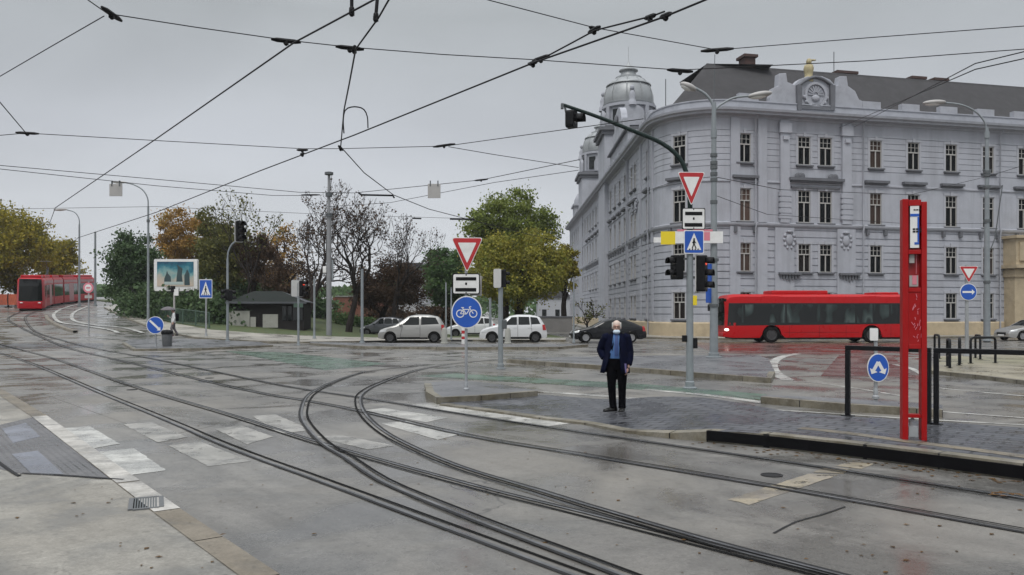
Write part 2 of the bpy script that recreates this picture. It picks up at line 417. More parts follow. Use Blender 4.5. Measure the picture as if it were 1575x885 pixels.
M['champagne'] = mat('champagne_paint', (.37, .365, .35), .28, .5, coat=.4)
M['car_white'] = mat('white_paint', (.56, .57, .58), .28, coat=.4)
M['car_black'] = mat('black_car_paint', (.004, .0045, .007), .2, coat=.35, spec=.25)
M['car_grey'] = mat('grey_car_paint', (.06, .065, .072), .25, .3, coat=.6)
M['tyre'] = mat('tyre', (.006, .006, .006), .85, var=.2, spec=.15)
M['rim'] = mat('wheel_rim', (.07, .07, .072), .4, .5)
M['rim_pale'] = mat('pale_wheel_rim', (.35, .35, .36), .35, .6)
M['headlight'] = mat('headlight', (.6, .62, .63), .1, spec=.7)
M['headlight_on'] = mat('headlight_lit', (.8, .78, .7), .2, emit=(1, .92, .8), estr=1.6)
M['tail'] = mat('tail_light', (.35, .012, .012), .2)
M['red_lit'] = mat('signal_red_lit', (.5, .05, .03), .3, emit=(1, .08, .03), estr=.7)
M['lens'] = mat('signal_lens', (.03, .025, .022), .2)
M['wall'] = mat('stucco', (.38, .394, .437), .85, streaks=.55, var=.07, vscale=.5, bump=.2, bscale=25, dirt=(.29, .30, .33), dscale=.7, damt=.6)
M['trim'] = mat('stucco_trim', (.34, .352, .39), .85, var=.09, vscale=1.2, dirt=(.2, .21, .23), dscale=1.4, damt=.55)
M['trim_dark'] = mat('dark_trim', (.12, .125, .14), .8, var=.2, vscale=1.5)  # darker trim tone for ledges; paints shade on the gable arch
M['ochre'] = mat('ochre_plinth', (.45, .37, .25), .85, var=.12, vscale=1.0, dirt=(.25, .2, .14), damt=.6)
M['portal'] = mat('portal_stone', (.42, .345, .235), .8, var=.12, vscale=1.5, dirt=(.2, .16, .1), damt=.6)
M['slate'] = mat('slate', (.055, .054, .057), .85, spec=.2, var=.25, vscale=1.5, bump=.4, bscale=6)
M['lead'] = mat('dome_metal', (.30, .315, .325), .5, .25, var=.16, vscale=1.0, dirt=(.16, .17, .175), dscale=.9, damt=.6)
M['winframe'] = mat('window_frame', (.40, .39, .37), .5, var=.06)
M['winsur'] = mat('window_surround', (.375, .385, .42), .8, var=.05)
M['pane'] = pane('window_pane', (.006, .007, .008), (.15, .10, .08), .6)
M['brick'] = mat('brick', (.2, .085, .06), .85, var=.2, vscale=5)
M['brick_dark'] = mat('sooty_brick', (.06, .034, .03), .85, var=.3, vscale=3)
M['dim_statue'] = mat('weathered_figure', (.26, .235, .17), .8, var=.25, vscale=3)
M['statue'] = mat('gilt_stone', (.36, .31, .18), .7, var=.25, vscale=3)
M['bark'] = mat('bark', (.018, .014, .012), .95, spec=.1, var=.3, vscale=4)
M['bark_grey'] = mat('bark_grey', (.034, .028, .026), .95, spec=.1, var=.3, vscale=4)
M['wire'] = mat('wire', (.012, .012, .014), .6, spec=.2)
M['skin'] = mat('skin', (.5, .3, .235), .5)
M['hair'] = mat('white_hair', (.6, .58, .55), .7)
M['mask'] = mat('face_mask', (.55, .66, .74), .8)
M['navy'] = mat('navy_cloth', (.004, .0055, .018), .9, var=.35, vscale=9, spec=.06)
M['dark_cloth'] = mat('dark_cloth', (.003, .003, .0045), .9, var=.3, vscale=9, spec=.05)
M['shirt'] = mat('blue_shirt', (.055, .13, .30), .8, var=.2, vscale=20)
M['tie'] = mat('tie', (.02, .05, .16), .6)
M['leather'] = mat('shoe_leather', (.005, .005, .005), .4, spec=.3)
M['purple'] = mat('purple_paper', (.13, .11, .25), .6)
M['white_cloth'] = mat('white_cloth', (.62, .63, .63), .85, var=.08)
M['grey_cloth'] = mat('grey_cloth', (.12, .11, .12), .85)
M['bin'] = mat('bin_grey', (.12, .125, .13), .5, .2, var=.1)
M['roof_grey'] = mat('kiosk_roof', (.07, .075, .085), .6, var=.15, vscale=1)
M['roof_dark'] = mat('kiosk_roof_dark', (.018, .022, .02), .85, spec=.15, var=.2, vscale=1)
M['kiosk'] = mat('kiosk_wall', (.02, .018, .018), .85, spec=.15, var=.2)
M['panel'] = mat('kiosk_panel', (.30, .30, .27), .6, var=.12, dirt=(.25, .25, .23))
M['fence_green'] = mat('fence_green', (.05, .09, .065), .5, var=.15)
M['orange'] = mat('safety_barrier', (.42, .1, .05), .6, var=.25, vscale=2)
M['lawn'] = mat('lawn', (.05, .075, .025), .9, var=.35, vscale=2.0, bump=.8, bscale=14, dirt=(.13, .08, .03), dscale=3, damt=.7)
M['wall_grey'] = mat('boundary_wall', (.19, .185, .18), .85, var=.15, vscale=1, dirt=(.1, .1, .1))
M['haze_grey'] = mat('far_facade', (.36, .37, .39), .9, var=.06, vscale=.2)  # distance haze put into the pale wall colour

def poster():
    m = bpy.data.materials.new('poster_print'); m.use_nodes = True
    nt = m.node_tree; N = nt.nodes; L = nt.links; b = N['Principled BSDF']
    tc = N.new('ShaderNodeTexCoord'); sp = N.new('ShaderNodeSeparateXYZ'); L.new(tc.outputs['Object'], sp.inputs[0])
    nz = N.new('ShaderNodeTexNoise'); nz.inputs['Scale'].default_value = 1.3; nz.inputs['Detail'].default_value = 6; L.new(tc.outputs['Object'], nz.inputs['Vector'])
    a = N.new('ShaderNodeMath'); a.operation = 'MULTIPLY_ADD'; a.inputs[1].default_value = .55; L.new(sp.outputs['Z'], a.inputs[0]); 
    c = N.new('ShaderNodeMath'); c.operation = 'MULTIPLY_ADD'; c.inputs[1].default_value = 1.1; L.new(nz.outputs['Fac'], c.inputs[0]); c.inputs[2].default_value = -.1
    L.new(c.outputs[0], a.inputs[2])
    r = N.new('ShaderNodeValToRGB'); L.new(a.outputs[0], r.inputs[0])
    els = [(0, (.5, .42, .34)), (.3, (.42, .4, .34)), (.5, (.18, .34, .34)), (.75, (.02, .16, .22)), (1, (.01, .06, .11))]
    while len(r.color_ramp.elements) < len(els): r.color_ramp.elements.new(.5)
    for e, (p, cc) in zip(r.color_ramp.elements, els): e.position = p; e.color = (*cc, 1)
    L.new(r.outputs[0], b.inputs['Base Color']); b.inputs['Roughness'].default_value = .25
    return m
M['poster'] = poster()

def pavers():
    """dark concrete pavers laid in rows, damp"""
    m = wet('platform_pavers', (.075, .078, .088), (.125, .127, .138), .22, .5, .6, (1, 1, 1), .12, .4)
    nt = m.node_tree; N = nt.nodes; L = nt.links; b = N['Principled BSDF']
    geo = N.new('ShaderNodeNewGeometry'); mp = N.new('ShaderNodeMapping'); mp.inputs['Rotation'].default_value = (0, 0, radians(38)); L.new(geo.outputs['Position'], mp.inputs['Vector'])
    br = N.new('ShaderNodeTexBrick'); br.inputs['Scale'].default_value = 1.0; br.inputs['Brick Width'].default_value = .4; br.inputs['Row Height'].default_value = .2
    br.inputs['Mortar Size'].default_value = .02; br.inputs['Color1'].default_value = (1, 1, 1, 1); br.inputs['Color2'].default_value = (.72, .74, .8, 1); br.inputs['Mortar'].default_value = (.2, .2, .2, 1)
    L.new(mp.outputs[0], br.inputs['Vector'])
    src = b.inputs['Base Color'].links[0].from_socket
    x = N.new('ShaderNodeMix'); x.data_type = 'RGBA'; x.blend_type = 'MULTIPLY'; x.inputs['Factor'].default_value = 1
    L.new(src, x.inputs['A']); L.new(br.outputs['Color'], x.inputs['B']); L.new(x.outputs['Result'], b.inputs['Base Color'])
    return m
M['pavers'] = pavers()
def tactile():
    m = wet('tactile_paving', (.085, .083, .088), (.14, .137, .14), .25, .5, .8, (1, 1, 1), .1, .4)
    nt = m.node_tree; N = nt.nodes; L = nt.links; b = N['Principled BSDF']
    geo = N.new('ShaderNodeNewGeometry'); mp = N.new('ShaderNodeMapping'); mp.inputs['Rotation'].default_value = (0, 0, radians(52)); L.new(geo.outputs['Position'], mp.inputs['Vector'])
    w = N.new('ShaderNodeTexWave'); w.bands_direction = 'Y'; w.inputs['Scale'].default_value = 4.0; L.new(mp.outputs[0], w.inputs['Vector'])
    bu = N.new('ShaderNodeBump'); bu.inputs['Distance'].default_value = .012; bu.inputs['Strength'].default_value = .6; L.new(w.outputs['Fac'], bu.inputs['Height']); L.new(bu.outputs[0], b.inputs['Normal'])
    return m
M['tactile'] = tactile()
M['slab'] = wet('paving_slab', (.14, .15, .18), (.2, .21, .245), .25, .5, .8, (1, 1, 1), .12, .4)
M['guide'] = wet('guide_paving', (.16, .135, .095), (.22, .19, .14), .3, .6, 1.2, (1, 1, 1), .15, .2, worn=(.1, .095, .09), wornamt=.8, ragged=.2)
# ------------------------------------------------------------------ light, sky, camera
SUN_EL, SUN_AZ = 58.0, 200.0        # degrees; azimuth clockwise from +Y : behind the camera, to the left
def build_world():
    w = bpy.data.worlds.new('World'); SC.world = w; w.use_nodes = True
    nt = w.node_tree; N = nt.nodes; L = nt.links; bg = N['Background']
    sky = N.new('ShaderNodeTexSky'); sky.sky_type = 'NISHITA'; sky.sun_disc = False
    sky.sun_elevation = radians(SUN_EL); sky.sun_rotation = radians(SUN_AZ); sky.dust_density = 4; sky.air_density = 1.2
    tc = N.new('ShaderNodeTexCoord'); nm = N.new('ShaderNodeVectorMath'); nm.operation = 'NORMALIZE'; L.new(tc.outputs['Generated'], nm.inputs[0])
    sp = N.new('ShaderNodeSeparateXYZ'); L.new(nm.outputs[0], sp.inputs[0])
    r = N.new('ShaderNodeValToRGB'); L.new(sp.outputs['Z'], r.inputs[0])
    # overcast: brightest overhead, even grey towards the horizon
    els = [(0.0, (.40, .412, .425)), (.08, (.335, .35, .37)), (.2, (.268, .282, .305)), (.34, (.225, .24, .252)), (.62, (.48, .50, .52)), (1, (.85, .88, .91))]
    while len(r.color_ramp.elements) < len(els): r.color_ramp.elements.new(.5)
    for e, (p, c) in zip(r.color_ramp.elements, els): e.position = p; e.color = (*c, 1)
    # broad soft cloud texture
    dv = N.new('ShaderNodeVectorMath'); dv.operation = 'MULTIPLY'; dv.inputs[1].default_value = (1, 1, 2.6); L.new(nm.outputs[0], dv.inputs[0])
    nz = N.new('ShaderNodeTexNoise'); nz.inputs['Scale'].default_value = 1.9; nz.inputs['Detail'].default_value = 6; nz.inputs['Roughness'].default_value = .5; nz.inputs['Distortion'].default_value = .3
    L.new(dv.outputs[0], nz.inputs['Vector'])
    mr = N.new('ShaderNodeMapRange'); mr.inputs[1].default_value = .3; mr.inputs[2].default_value = .7; mr.inputs[3].default_value = 14.6; mr.inputs[4].default_value = 18.9
    L.new(nz.outputs['Fac'], mr.inputs[0])
    sc = N.new('ShaderNodeVectorMath'); sc.operation = 'SCALE'; L.new(r.outputs[0], sc.inputs[0]); L.new(mr.outputs[0], sc.inputs['Scale'])
    hs = N.new('ShaderNodeHueSaturation'); hs.inputs['Saturation'].default_value = .35; L.new(sky.outputs[0], hs.inputs['Color'])
    mx = N.new('ShaderNodeMix'); mx.data_type = 'RGBA'; mx.inputs['Factor'].default_value = .94
    L.new(hs.outputs[0], mx.inputs['A']); L.new(sc.outputs[0], mx.inputs['B'])
    L.new(mx.outputs['Result'], bg.inputs['Color']); bg.inputs['Strength'].default_value = .1
    s = bpy.data.lights.new('sun', 'SUN'); s.energy = 1.5; s.angle = radians(22); s.color = (1, .97, .93)
    so = bpy.data.objects.new('sun', s); COL.objects.link(so)
    az, el = radians(SUN_AZ), radians(SUN_EL)
    d = V((sin(az)*cos(el), cos(az)*cos(el), sin(el)))
    so.rotation_euler = d.to_track_quat('Z', 'Y').to_euler(); so.location = d*60
    cam = bpy.data.cameras.new('camera'); co = bpy.data.objects.new('camera', cam); COL.objects.link(co)
    cam.sensor_width = 36; cam.lens = 36*F/1575; cam.shift_y = (HY-442.5)/1575; cam.clip_end = 5000; cam.clip_start = .1
    co.location = (0, 0, CH); co.rotation_euler = (pi/2, 0, 0); SC.camera = co
    vs = SC.view_settings; vs.view_transform = 'Standard'; vs.look = 'None'; vs.exposure = EXPOSURE; vs.gamma = 1; vs.use_curve_mapping = False
    cy = SC.cycles; cy.max_bounces = 6; cy.diffuse_bounces = 3; cy.glossy_bounces = 3; cy.transmission_bounces = 3; cy.volume_bounces = 0
    cy.caustics_reflective = False; cy.caustics_refractive = False; cy.use_denoising = True; cy.sample_clamp_indirect = 4
EXPOSURE = 0.22
build_world()

# ------------------------------------------------------------------ ground
def build_ground():
    def axis(lo, hi, fine0, fine1, st):
        a = [fine0+st*i for i in range(int((fine1-fine0)/st)+1)]
        s = st; x = a[-1]
        while x < hi: s *= 1.35; x += s; a.append(min(x, hi))
        s = st; x = a[0]; pre = []
        while x > lo: s *= 1.35; x -= s; pre.append(max(x, lo))
        return pre[::-1]+a
    xs = axis(-1500, 1500, -75, 50, 1.5); ys = axis(-60, 2500, -6, 130, 1.5)
    vs = [(x, y, tz(x, y)) for y in ys for x in xs]; n = len(xs)
    fs = [(j*n+i, j*n+i+1, (j+1)*n+i+1, (j+1)*n+i) for j in range(len(ys)-1) for i in range(n-1)]
    o = raw('ground', vs, fs, M['asphalt'], smooth=True)
    tag(o, 'damp grey asphalt of the open tram junction', 'ground', None, 'structure')
build_ground()

def gl(pts, dz=0.0): return [G(a, b, dz) for a, b in pts]
def pav(name, mats, L, Rr, z, label, cat='pavement', kerb=True, n=30, zf=None, kw=.16):
    bm = new(); zt = zf or (lambda x, y: tz(x, y)+z)
    strip(bm, L, Rr, zt, 0, True, n, smi=2 if kerb else 0); mats = list(mats)+[M['seal']] if kerb else mats
    if kerb:
        Ls = []
        for p, q in zip(L, L[1:]):
            m = max(1, round((q-p).length/.95)); Ls += [p.lerp(q, k/m) for k in range(m)]
        Ls.append(L[-1]); prev = None
        for i, p in enumerate(Ls):
            t = Ls[min(i+1, len(Ls)-1)]-Ls[max(i-1, 0)]; t.z = 0; t.normalize(); s = V((-t.y, t.x, 0))
            mid = Rr[len(Rr)//2]
            if (mid-p).dot(s) < 0: s = -s
            q = p+s*kw; pt = [V((w.x, w.y, zt(w.x, w.y)+.006)) for w in (p-s*.004, q)] + [V((p.x-s.x*.004, p.y-s.y*.004, tz(p.x, p.y)-.02))]; hold = pt
            if prev:      # stones about a metre long with open joints
                g_ = min(.2, .009/max(.01, (pt[0]-prev[0]).length)); pa = [x.lerp(y, g_) for x, y in zip(prev, pt)]; pb = [y.lerp(x, g_) for x, y in zip(prev, pt)]
                prev, pair = [bm.verts.new(x) for x in pa], [bm.verts.new(x) for x in pb]
                bm.faces.new((prev[0], prev[1], pair[1], pair[0])).material_index = 1
                bm.faces.new((prev[2], prev[0], pair[0], pair[2])).material_index = 1
            prev = hold
    return struct(name, bm, mats, label, cat)

# near pavement at the bottom left, its kerb, tactile field
edge = [(-260, 494), (-120, 546), (0, 597), (72, 640), (214, 740), (276, 783), (430, 885), (585, 990), (790, 1130)]
E = gl(edge, .045)
side = [p+V((-14, -4, 0)) for p in E]
pav('near_pavement', [M['concrete'], M['kerb_brown']], E, side, .045, 'pale concrete pavement at the bottom left corner', kw=.22, n=60)
bm = new()
def onwalk(pts, dz): return [G(a, b, .045) for a, b in pts]
prev = None
for pts in ([(71.5, 640), (214, 740)], [(216, 741.5), (276, 783)]):
    w = onwalk(pts, 0); ribbon(bm, spline(w, .4), -.215, .006, .0535)
struct('kerb_stones', bm, M['kerb_white'], 'whitish dropped kerb stones beside the tactile paving', 'kerb')
bm = new()
q = onwalk([(-150, 690), (54, 641), (186, 739), (33, 729)], 0); patch(bm, q, .0475)
struct('tactile_paving', bm, M['tactile'], 'ribbed dark tactile paving on the near pavement', 'paving')
bm = new(); q = onwalk([(3, 660), (40, 651), (62, 672), (20, 682)], 0); patch(bm, q, .0495)
q = onwalk([(18, 699), (58, 694), (98, 730), (48, 729)], 0); patch(bm, q, .0495)
struct('paving_slab', bm, M['slab'], 'smooth blue grey slabs set into the tactile paving', 'paving')
bm = new(); ribbon(bm, spline(onwalk([(-60, 668), (20, 728), (34, 729), (110, 733), (190, 739)], 0), .3), -.02, .02, .0552)
struct('paving_joint', bm, M['seal'], 'dark joint round the tactile paving', 'paving')

# median where the man waits: low at its tip, climbing to the tram platform
front = gl([(676, 622), (760, 633), (830, 643), (900, 651)], .03) + [G(960, 660, .06), G(1030, 663, .11), G(1088, 660, .18), G(1180, 668, .18), G(1330, 684, .18), G(1575, 714, .18), G(1900, 753, .18), G(2300, 800, .18)]
back = gl([(690, 611), (830, 607), (960, 617), (1040, 622)], .03) + [G(1090, 622, .06), G(1150, 628, .11), G(1210, 633, .18), G(1300, 640, .18), G(1440, 649, .18), G(1575, 658, .18), G(1800, 672, .18), G(2200, 690, .18)]
def platz(x, y):
    t = min(1, max(0, (x-1.7)/1.55)); t = t*t*(3-2*t)
    return .03+.15*t
pav('tram_platform', [M['pavers'], M['kerb']], front, back, 0, 'dark paver tram platform with ramp at its end', 'platform', zf=platz, n=60, kw=.2)
bm = new()
w = front[6:]; w = spline(w, .5)
for i, (p, q) in enumerate(zip(w, w[1:])):
    pass
# black rubber face of the platform edge, a few centimetres proud
prev = None; mid = back[9]
for i, p in enumerate(w):
    t = w[min(i+1, len(w)-1)]-w[max(i-1, 0)]; t.z = 0; t.normalize(); s = V((t.y, -t.x, 0))
    if (mid-p).dot(s) > 0: s = -s
    r = [bm.verts.new(V((p.x, p.y, z))+s*d) for d, z in ((-.02, .16), (.04, .16), (.04, .025), (-.02, .025))]
    if prev:
        for k in range(4): bm.faces.new((prev[k], prev[(k+1) % 4], r[(k+1) % 4], r[k]))
    else: bm.faces.new(r)
    prev = r
struct('platform_edge', bm, M['rubber'], 'black rubber edge strip along the tram platform face', 'platform')
bm = new(); prev = None
w = spline([G(a, b, .18) for a, b in [(1225, 660), (1300, 668), (1385, 680), (1480, 692), (1575, 705), (1800, 735), (2200, 790)]], .5)
ribbon(bm, w, -.0, .22, .004, zf=platz)
struct('guide_strip', bm, M['guide'], 'worn tan guide strip along the platform', 'paving')

def island(name, fr, bk, z, m, label, kerb='kerb', n=24):
    return pav(name, [m, M[kerb]], gl(fr, z), gl(bk, z), z, label, 'traffic island', n=n)
# tip island with the cycle sign
island('traffic_island', [(653, 590), (656, 603), (672, 612), (740, 609), (827, 602)], [(664, 588), (690, 586), (730, 587), (780, 593), (824, 600)], .13, M['island'], 'small kerbed island under the cycle path sign')
island('traffic_island', [(779, 553), (870, 559), (1000, 568), (1100, 576), (1186, 582), (1192, 572)], [(782, 551), (880, 549), (1000, 547.5), (1090, 546.5), (1165, 546), (1182, 552)], .13, M['island'], 'long flat grey island under the tall lamp post')
island('traffic_island', [(1170, 611), (1230, 616), (1300, 622), (1410, 629), (1450, 631)], [(1174, 608), (1240, 610), (1310, 614), (1400, 619), (1450, 623)], .13, M['island'], 'low kerbed strip island beneath the fork arrow sign')
island('traffic_island', [(188, 527), (205, 537), (312, 536), (420, 531)], [(200, 522), (235, 521), (320, 522), (400, 526)], .1, M['island'], 'narrow wet island with arrow sign and bin')
island('traffic_island', [(476, 528), (560, 533), (700, 534.5), (860, 534), (905, 530)], [(478, 526), (560, 527.5), (700, 529), (860, 529.5), (900, 529)], .12, M['island'], 'long low kerb island in front of the parked hatchbacks')
# far pavements
up = [G(a, b, .1) for a, b in [(186, 466), (215, 483), (262, 497), (320, 507), (400, 513), (480, 516.5), (560, 519), (700, 519.5), (870, 519.5)]]
lo = [G(a, b, .1) for a, b in [(160, 473), (200, 492), (240, 507), (300, 519), (400, 525), (480, 526), (560, 524.5), (700, 523), (870, 523)]]
pav('far_pavement', [M['pave_far'], M['kerb']], lo, up, .1, 'pale pavement along the park fence', n=50)
# lawn of the little park
bk2 = [V((-62, 118, 0)), V((-52, 112, 0)), V((-45, 105, 0)), V((-38, 100, 0)), V((-30, 96, 0)), V((-22, 92, 0)), V((-14, 90, 0)), V((-6, 88, 0)), V((1, 86, 0))]
bm = new(); strip(bm, up, bk2, lambda x, y: tz(x, y)+.09, 0, True, 50)
struct('park_lawn', bm, M['lawn'], 'rough lawn of the little park under the trees', 'lawn')
# pavement round the grey building
def corner_walk():
    bm = new()
    fr = [V((8.2, 140, 0)), V((8.3, 90, 0)), V((8.4, 66, 0)), V((8.6, 59, 0)), V((9.3, 55.6, 0)), V((11.2, 53.6, 0)), V((14.5, 53.4, 0)), V((22, 55.0, 0)), V((34, 57.8, 0)), V((60, 63.8, 0))]
    bk = [V((12, 140, 0)), V((12, 90, 0)), V((12, 70, 0)), V((12, 63, 0)), V((13, 60, 0)), V((14, 59, 0)), V((17, 59, 0)), V((24, 60.5, 0)), V((34, 63, 0)), V((60, 69, 0))]
    return pav('building_pavement', [M['pave_far'], M['kerb']], fr, bk, .12, 'pavement at the foot of the grey building', n=60)
corner_walk()
pav('corner_plaza', [M['pave_warm'], M['kerb']], gl([(1428, 570), (1500, 577), (1600, 589), (1800, 612)], .1), gl([(1444, 548), (1510, 546), (1600, 545), (1800, 545)], .1), .1, 'mossy beige paving round the black cycle racks')

# coloured lanes
bm = new(); patch(bm, gl([(1060, 527.5), (1425, 528), (1340, 546), (1100, 544)]), .004)
struct('red_lane', bm, M['asphalt_red'], 'red tinted bus lane in front of the bus', 'road')
bm = new(); patch(bm, gl([(1290, 547), (1372, 546.5), (1404, 581), (1262, 579)]), .0045)
struct('red_lane', bm, M['asphalt_red'], 'dark red road patch behind the black railing', 'road')
bm = new(); patch(bm, gl([(345, 540), (440, 542.5), (596, 560), (500, 570)]), .004)
struct('cycle_crossing', bm, M['asphalt_green'], 'worn green cycle crossing left of the curving rails', 'road')
bm = new(); patch(bm, gl([(640, 579), (700, 574.5), (1000, 592), (990, 600)]), .004)
patch(bm, gl([(1000, 592.2), (1180, 607), (1165, 618), (992, 600.2)]), .004)
struct('cycle_crossing', bm, M['asphalt_green'], 'faded green cycle lane behind the waiting man', 'road')
bm = new(); patch(bm, gl([(-40, 529), (160, 528.5), (158, 535), (-40, 538)]), .0035)  # puddle and its shade painted as one darker asphalt patch
struct('shadowy_puddle', bm, M['asphalt_dark'], 'shadowy dark puddle across the rails at far left', 'road')
# repaired strips of darker and lighter surfacing
bm = new(); patch(bm, gl([(60, 604), (150, 593), (330, 655), (250, 672)]), .003); patch(bm, gl([(700, 800), (980, 870), (1010, 930), (620, 900)]), .0035)
struct('road_repair', bm, M['asphalt_dark'] if False else M['asphalt'], 'patched asphalt between the rails', 'road')

# painted markings
def quads(name, qs, m, label, dz=.0036):
    bm = new()
    for q in qs: patch(bm, gl(q), dz, div=.12, jit=.018)
    return struct(name, bm, m, label, 'road marking')
quads('crossing_marking', [[(86, 660), (138, 656), (184, 683), (134, 692)], [(138, 697), (206, 690), (256, 724), (186, 733)]], M['paint_fresh'], 'two bright blocks of the crossing by the near kerb')
quads('crossing_marking', [[(189, 653), (233, 650), (288, 673), (242, 681)], [(259, 686), (309, 680), (386, 710), (320, 718)], [(387, 640), (424, 638), (480, 662), (432, 668)], [(482, 672), (526, 670), (607, 686), (566, 692)], [(330, 660), (372, 655), (420, 672), (380, 684)]], M['paint_faded'], 'worn pale blocks of the crossing between the rails')
quads('crossing_marking', [[(585, 652), (625, 648), (706, 669), (673, 677)], [(629, 624), (666, 620), (876, 652), (838, 657)], [(556, 632), (590, 628), (690, 643), (655, 650)]], M['paint'], 'pale crossing stripes in front of the tip island', .004)
quads('stop_marking', [[(1119, 769), (1153, 777), (1290, 731), (1245, 729)], [(1250, 727), (1296, 729), (1310, 722), (1270, 719)], [(1285, 717), (1325, 722), (1345, 714), (1312, 711)]], M['paint_yellow'], 'worn yellowish stop bar across the rails by the platform')
bm = new()
for pts, a, b in (([(828, 604), (950, 612.5), (1088, 625)], 0, .3), ([(985, 600), (1090, 610), (1175, 622)], 0, .3), ([(1180, 631), (1300, 638.5), (1380, 644), (1575, 655), (1750, 665)], 0, .14), ([(1300, 624), (1440, 634), (1575, 644), (1750, 656)], 0, .14)):
    ribbon(bm, spline(gl(pts), .5), a, b, .0058)
struct('lane_line', bm, M['paint'], 'white lines behind the platform and the man', 'road marking')
bm = new()
for pts, a, b in (([(1226, 544.5), (1203, 549), (1190, 556), (1187, 565), (1194, 576), (1211, 585)], -.16, .2), ([(1376, 561), (1398, 566), (1424, 578)], -.1, .1)):
    ribbon(bm, spline(gl(pts), .3), a, b, .0064)
struct('curve_marking', bm, M['paint_fresh'], 'bold white curved marking at the nose of the island', 'road marking')
bm = new()
for pts, a, b in (([(1215, 587), (1260, 590), (1330, 600), (1400, 612)], -.06, .06), ([(840, 551), (930, 548), (1043, 546)], -.1, .1), ([(1440, 597), (1500, 603), (1600, 612)], -.06, .06), ([(620, 553), (700, 547), (800, 542)], -.1, .1), ([(130, 519), (330, 532)], -.08, .08)):
    ribbon(bm, spline(gl(pts), .5), a, b, .0066)
struct('lane_line', bm, M['paint'], 'thin white lane lines across the square', 'road marking')
bm = new()
for pts in ([(126, 467), (100, 474), (86, 481), (83, 488), (94, 497), (130, 502), (168, 508), (182, 513)], [(135, 472), (120, 478), (111, 485), (114, 494), (140, 500), (189, 505), (220, 513)]):
    ribbon(bm, spline(gl(pts), .6), -.14, .14, .03)
struct('edge_line', bm, M['paint_fresh'], 'white edge lines curving up towards the tram', 'road marking')
bm = new()
w = spline(gl([(71, 487), (74, 493), (84, 500), (100, 507), (116, 512)]), .5)
prev = None
for i, p in enumerate(w):
    t = w[min(i+1, len(w)-1)]-w[max(i-1, 0)]; t.z = 0; t.normalize(); s = V((-t.y, t.x, 0)); z = tz(p.x, p.y)
    r = [bm.verts.new(V((p.x, p.y, z+h))+s*d) for d, h in ((-.14, 0), (-.12, .14), (.12, .14), (.14, 0))]
    if prev:
        for k in range(3): bm.faces.new((prev[k], prev[k+1], r[k+1], r[k]))
    prev = r
struct('lane_kerb', bm, M['kerb_brown'], 'dark curved kerb between tram rails and road', 'kerb')
bm = new(); ribbon(bm, spline(gl([(1190, 821), (1225, 803), (1262, 793), (1300, 780)]), .2), -.012, .012, .004)
struct('road_crack', bm, M['seal'], 'tarred crack between the rails', 'road')

# ------------------------------------------------------------------ rails let into the road
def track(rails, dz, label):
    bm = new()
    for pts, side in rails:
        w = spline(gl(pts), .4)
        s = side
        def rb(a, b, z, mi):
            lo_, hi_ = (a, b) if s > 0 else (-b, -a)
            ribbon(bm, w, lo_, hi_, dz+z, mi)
        rb(-.082, -.044, 0, 1); rb(-.044, -.012, .0008, 0); rb(.05, .086, 0, 2)  # last ribbon paints the groove's shade on the flat road
    o = struct('tram_track', bm, [M['rail'], M['seal'], M['recess_shade']], label, 'tram track'); return o
A1 = [(-260, 440+20), (-120, 500), (0, 544), (190, 619), (350, 686), (480, 734), (616, 784), (750, 834), (880, 882), (1010, 930), (1250, 1020)]
A1 = A1[1:]
A2 = [(-80, 507), (41, 541), (203, 594), (350, 638), (489, 682), (717, 746), (900, 792), (1080, 838), (1256, 882), (1500, 945)]
B1 = [(34, 479.5), (18, 486.5), (13, 493), (37, 507), (74, 524), (119, 540), (197, 558), (305, 584), (400, 605), (471, 617), (555, 633), (717, 670), (900, 701), (1200, 751), (1575, 818), (1950, 885)]
B2 = [(56, 479.5), (43, 485.5), (39, 492), (54, 510.5), (102, 526), (163, 540), (237, 553), (400, 587), (471, 600), (570, 615), (717, 639), (900, 667), (1200, 711), (1575, 769), (2000, 836)]
C1 = [(660, 561), (577, 570.5), (546, 577), (508, 591), (478, 608), (467, 630), (470, 650), (497, 681), (534, 704), (589, 740), (680, 779), (790, 822), (900, 863), (1010, 905), (1200, 978)]
C2 = [(770, 553), (695, 560.5), (644, 569.5), (589, 588), (557, 605), (552, 622), (563, 643), (592, 668), (644, 695), (699, 718), (754, 736), (827, 757), (900, 780), (1080, 833), (1256, 880), (1500, 944)]
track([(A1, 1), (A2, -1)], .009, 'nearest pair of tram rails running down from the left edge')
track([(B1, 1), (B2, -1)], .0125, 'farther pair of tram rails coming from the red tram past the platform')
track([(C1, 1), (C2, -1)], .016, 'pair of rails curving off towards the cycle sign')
# drain grate in the near pavement
g = onwalk([(192, 768), (240, 764), (257, 782), (211, 787)], 0); c = (g[0]+g[1]+g[2]+g[3])/4
d = thing('drain_grate', 'square iron drain grate in the near pavement by the kerb', 'drain', (c.x, c.y, .045))
ax = (g[1]-g[0]); ang = atan2(ax.y, ax.x); d.rotation_euler.z = ang; wd = (g[1]-g[0]).length*.95; ht = (g[3]-g[0]).length*.8
bm = new()
for sx in (-1, 1): bb(bm, sx*wd/2-.02, sx*wd/2+.02, -ht/2, ht/2, 0, .014)
for sy in (-1, 1): bb(bm, -wd/2+.02, wd/2-.02, sy*ht/2-.02, sy*ht/2+.02, 0, .013)
obj('frame', bm, M['bin'], d)
bm = new()
for i in range(9): bb(bm, -wd/2+.03+i*(wd-.06)/9, -wd/2+.03+(i+.55)*(wd-.06)/9, -ht/2+.02, ht/2-.02, .002, .012)
obj('bars', bm, M['steel_dark'], d)
bm = new(); bb(bm, -wd/2+.02, wd/2-.02, -ht/2+.02, ht/2-.02, .001, .0075); obj('pit_shade', bm, M['recess_shade'], d)  # thin dark slab painted as the shade of the pit
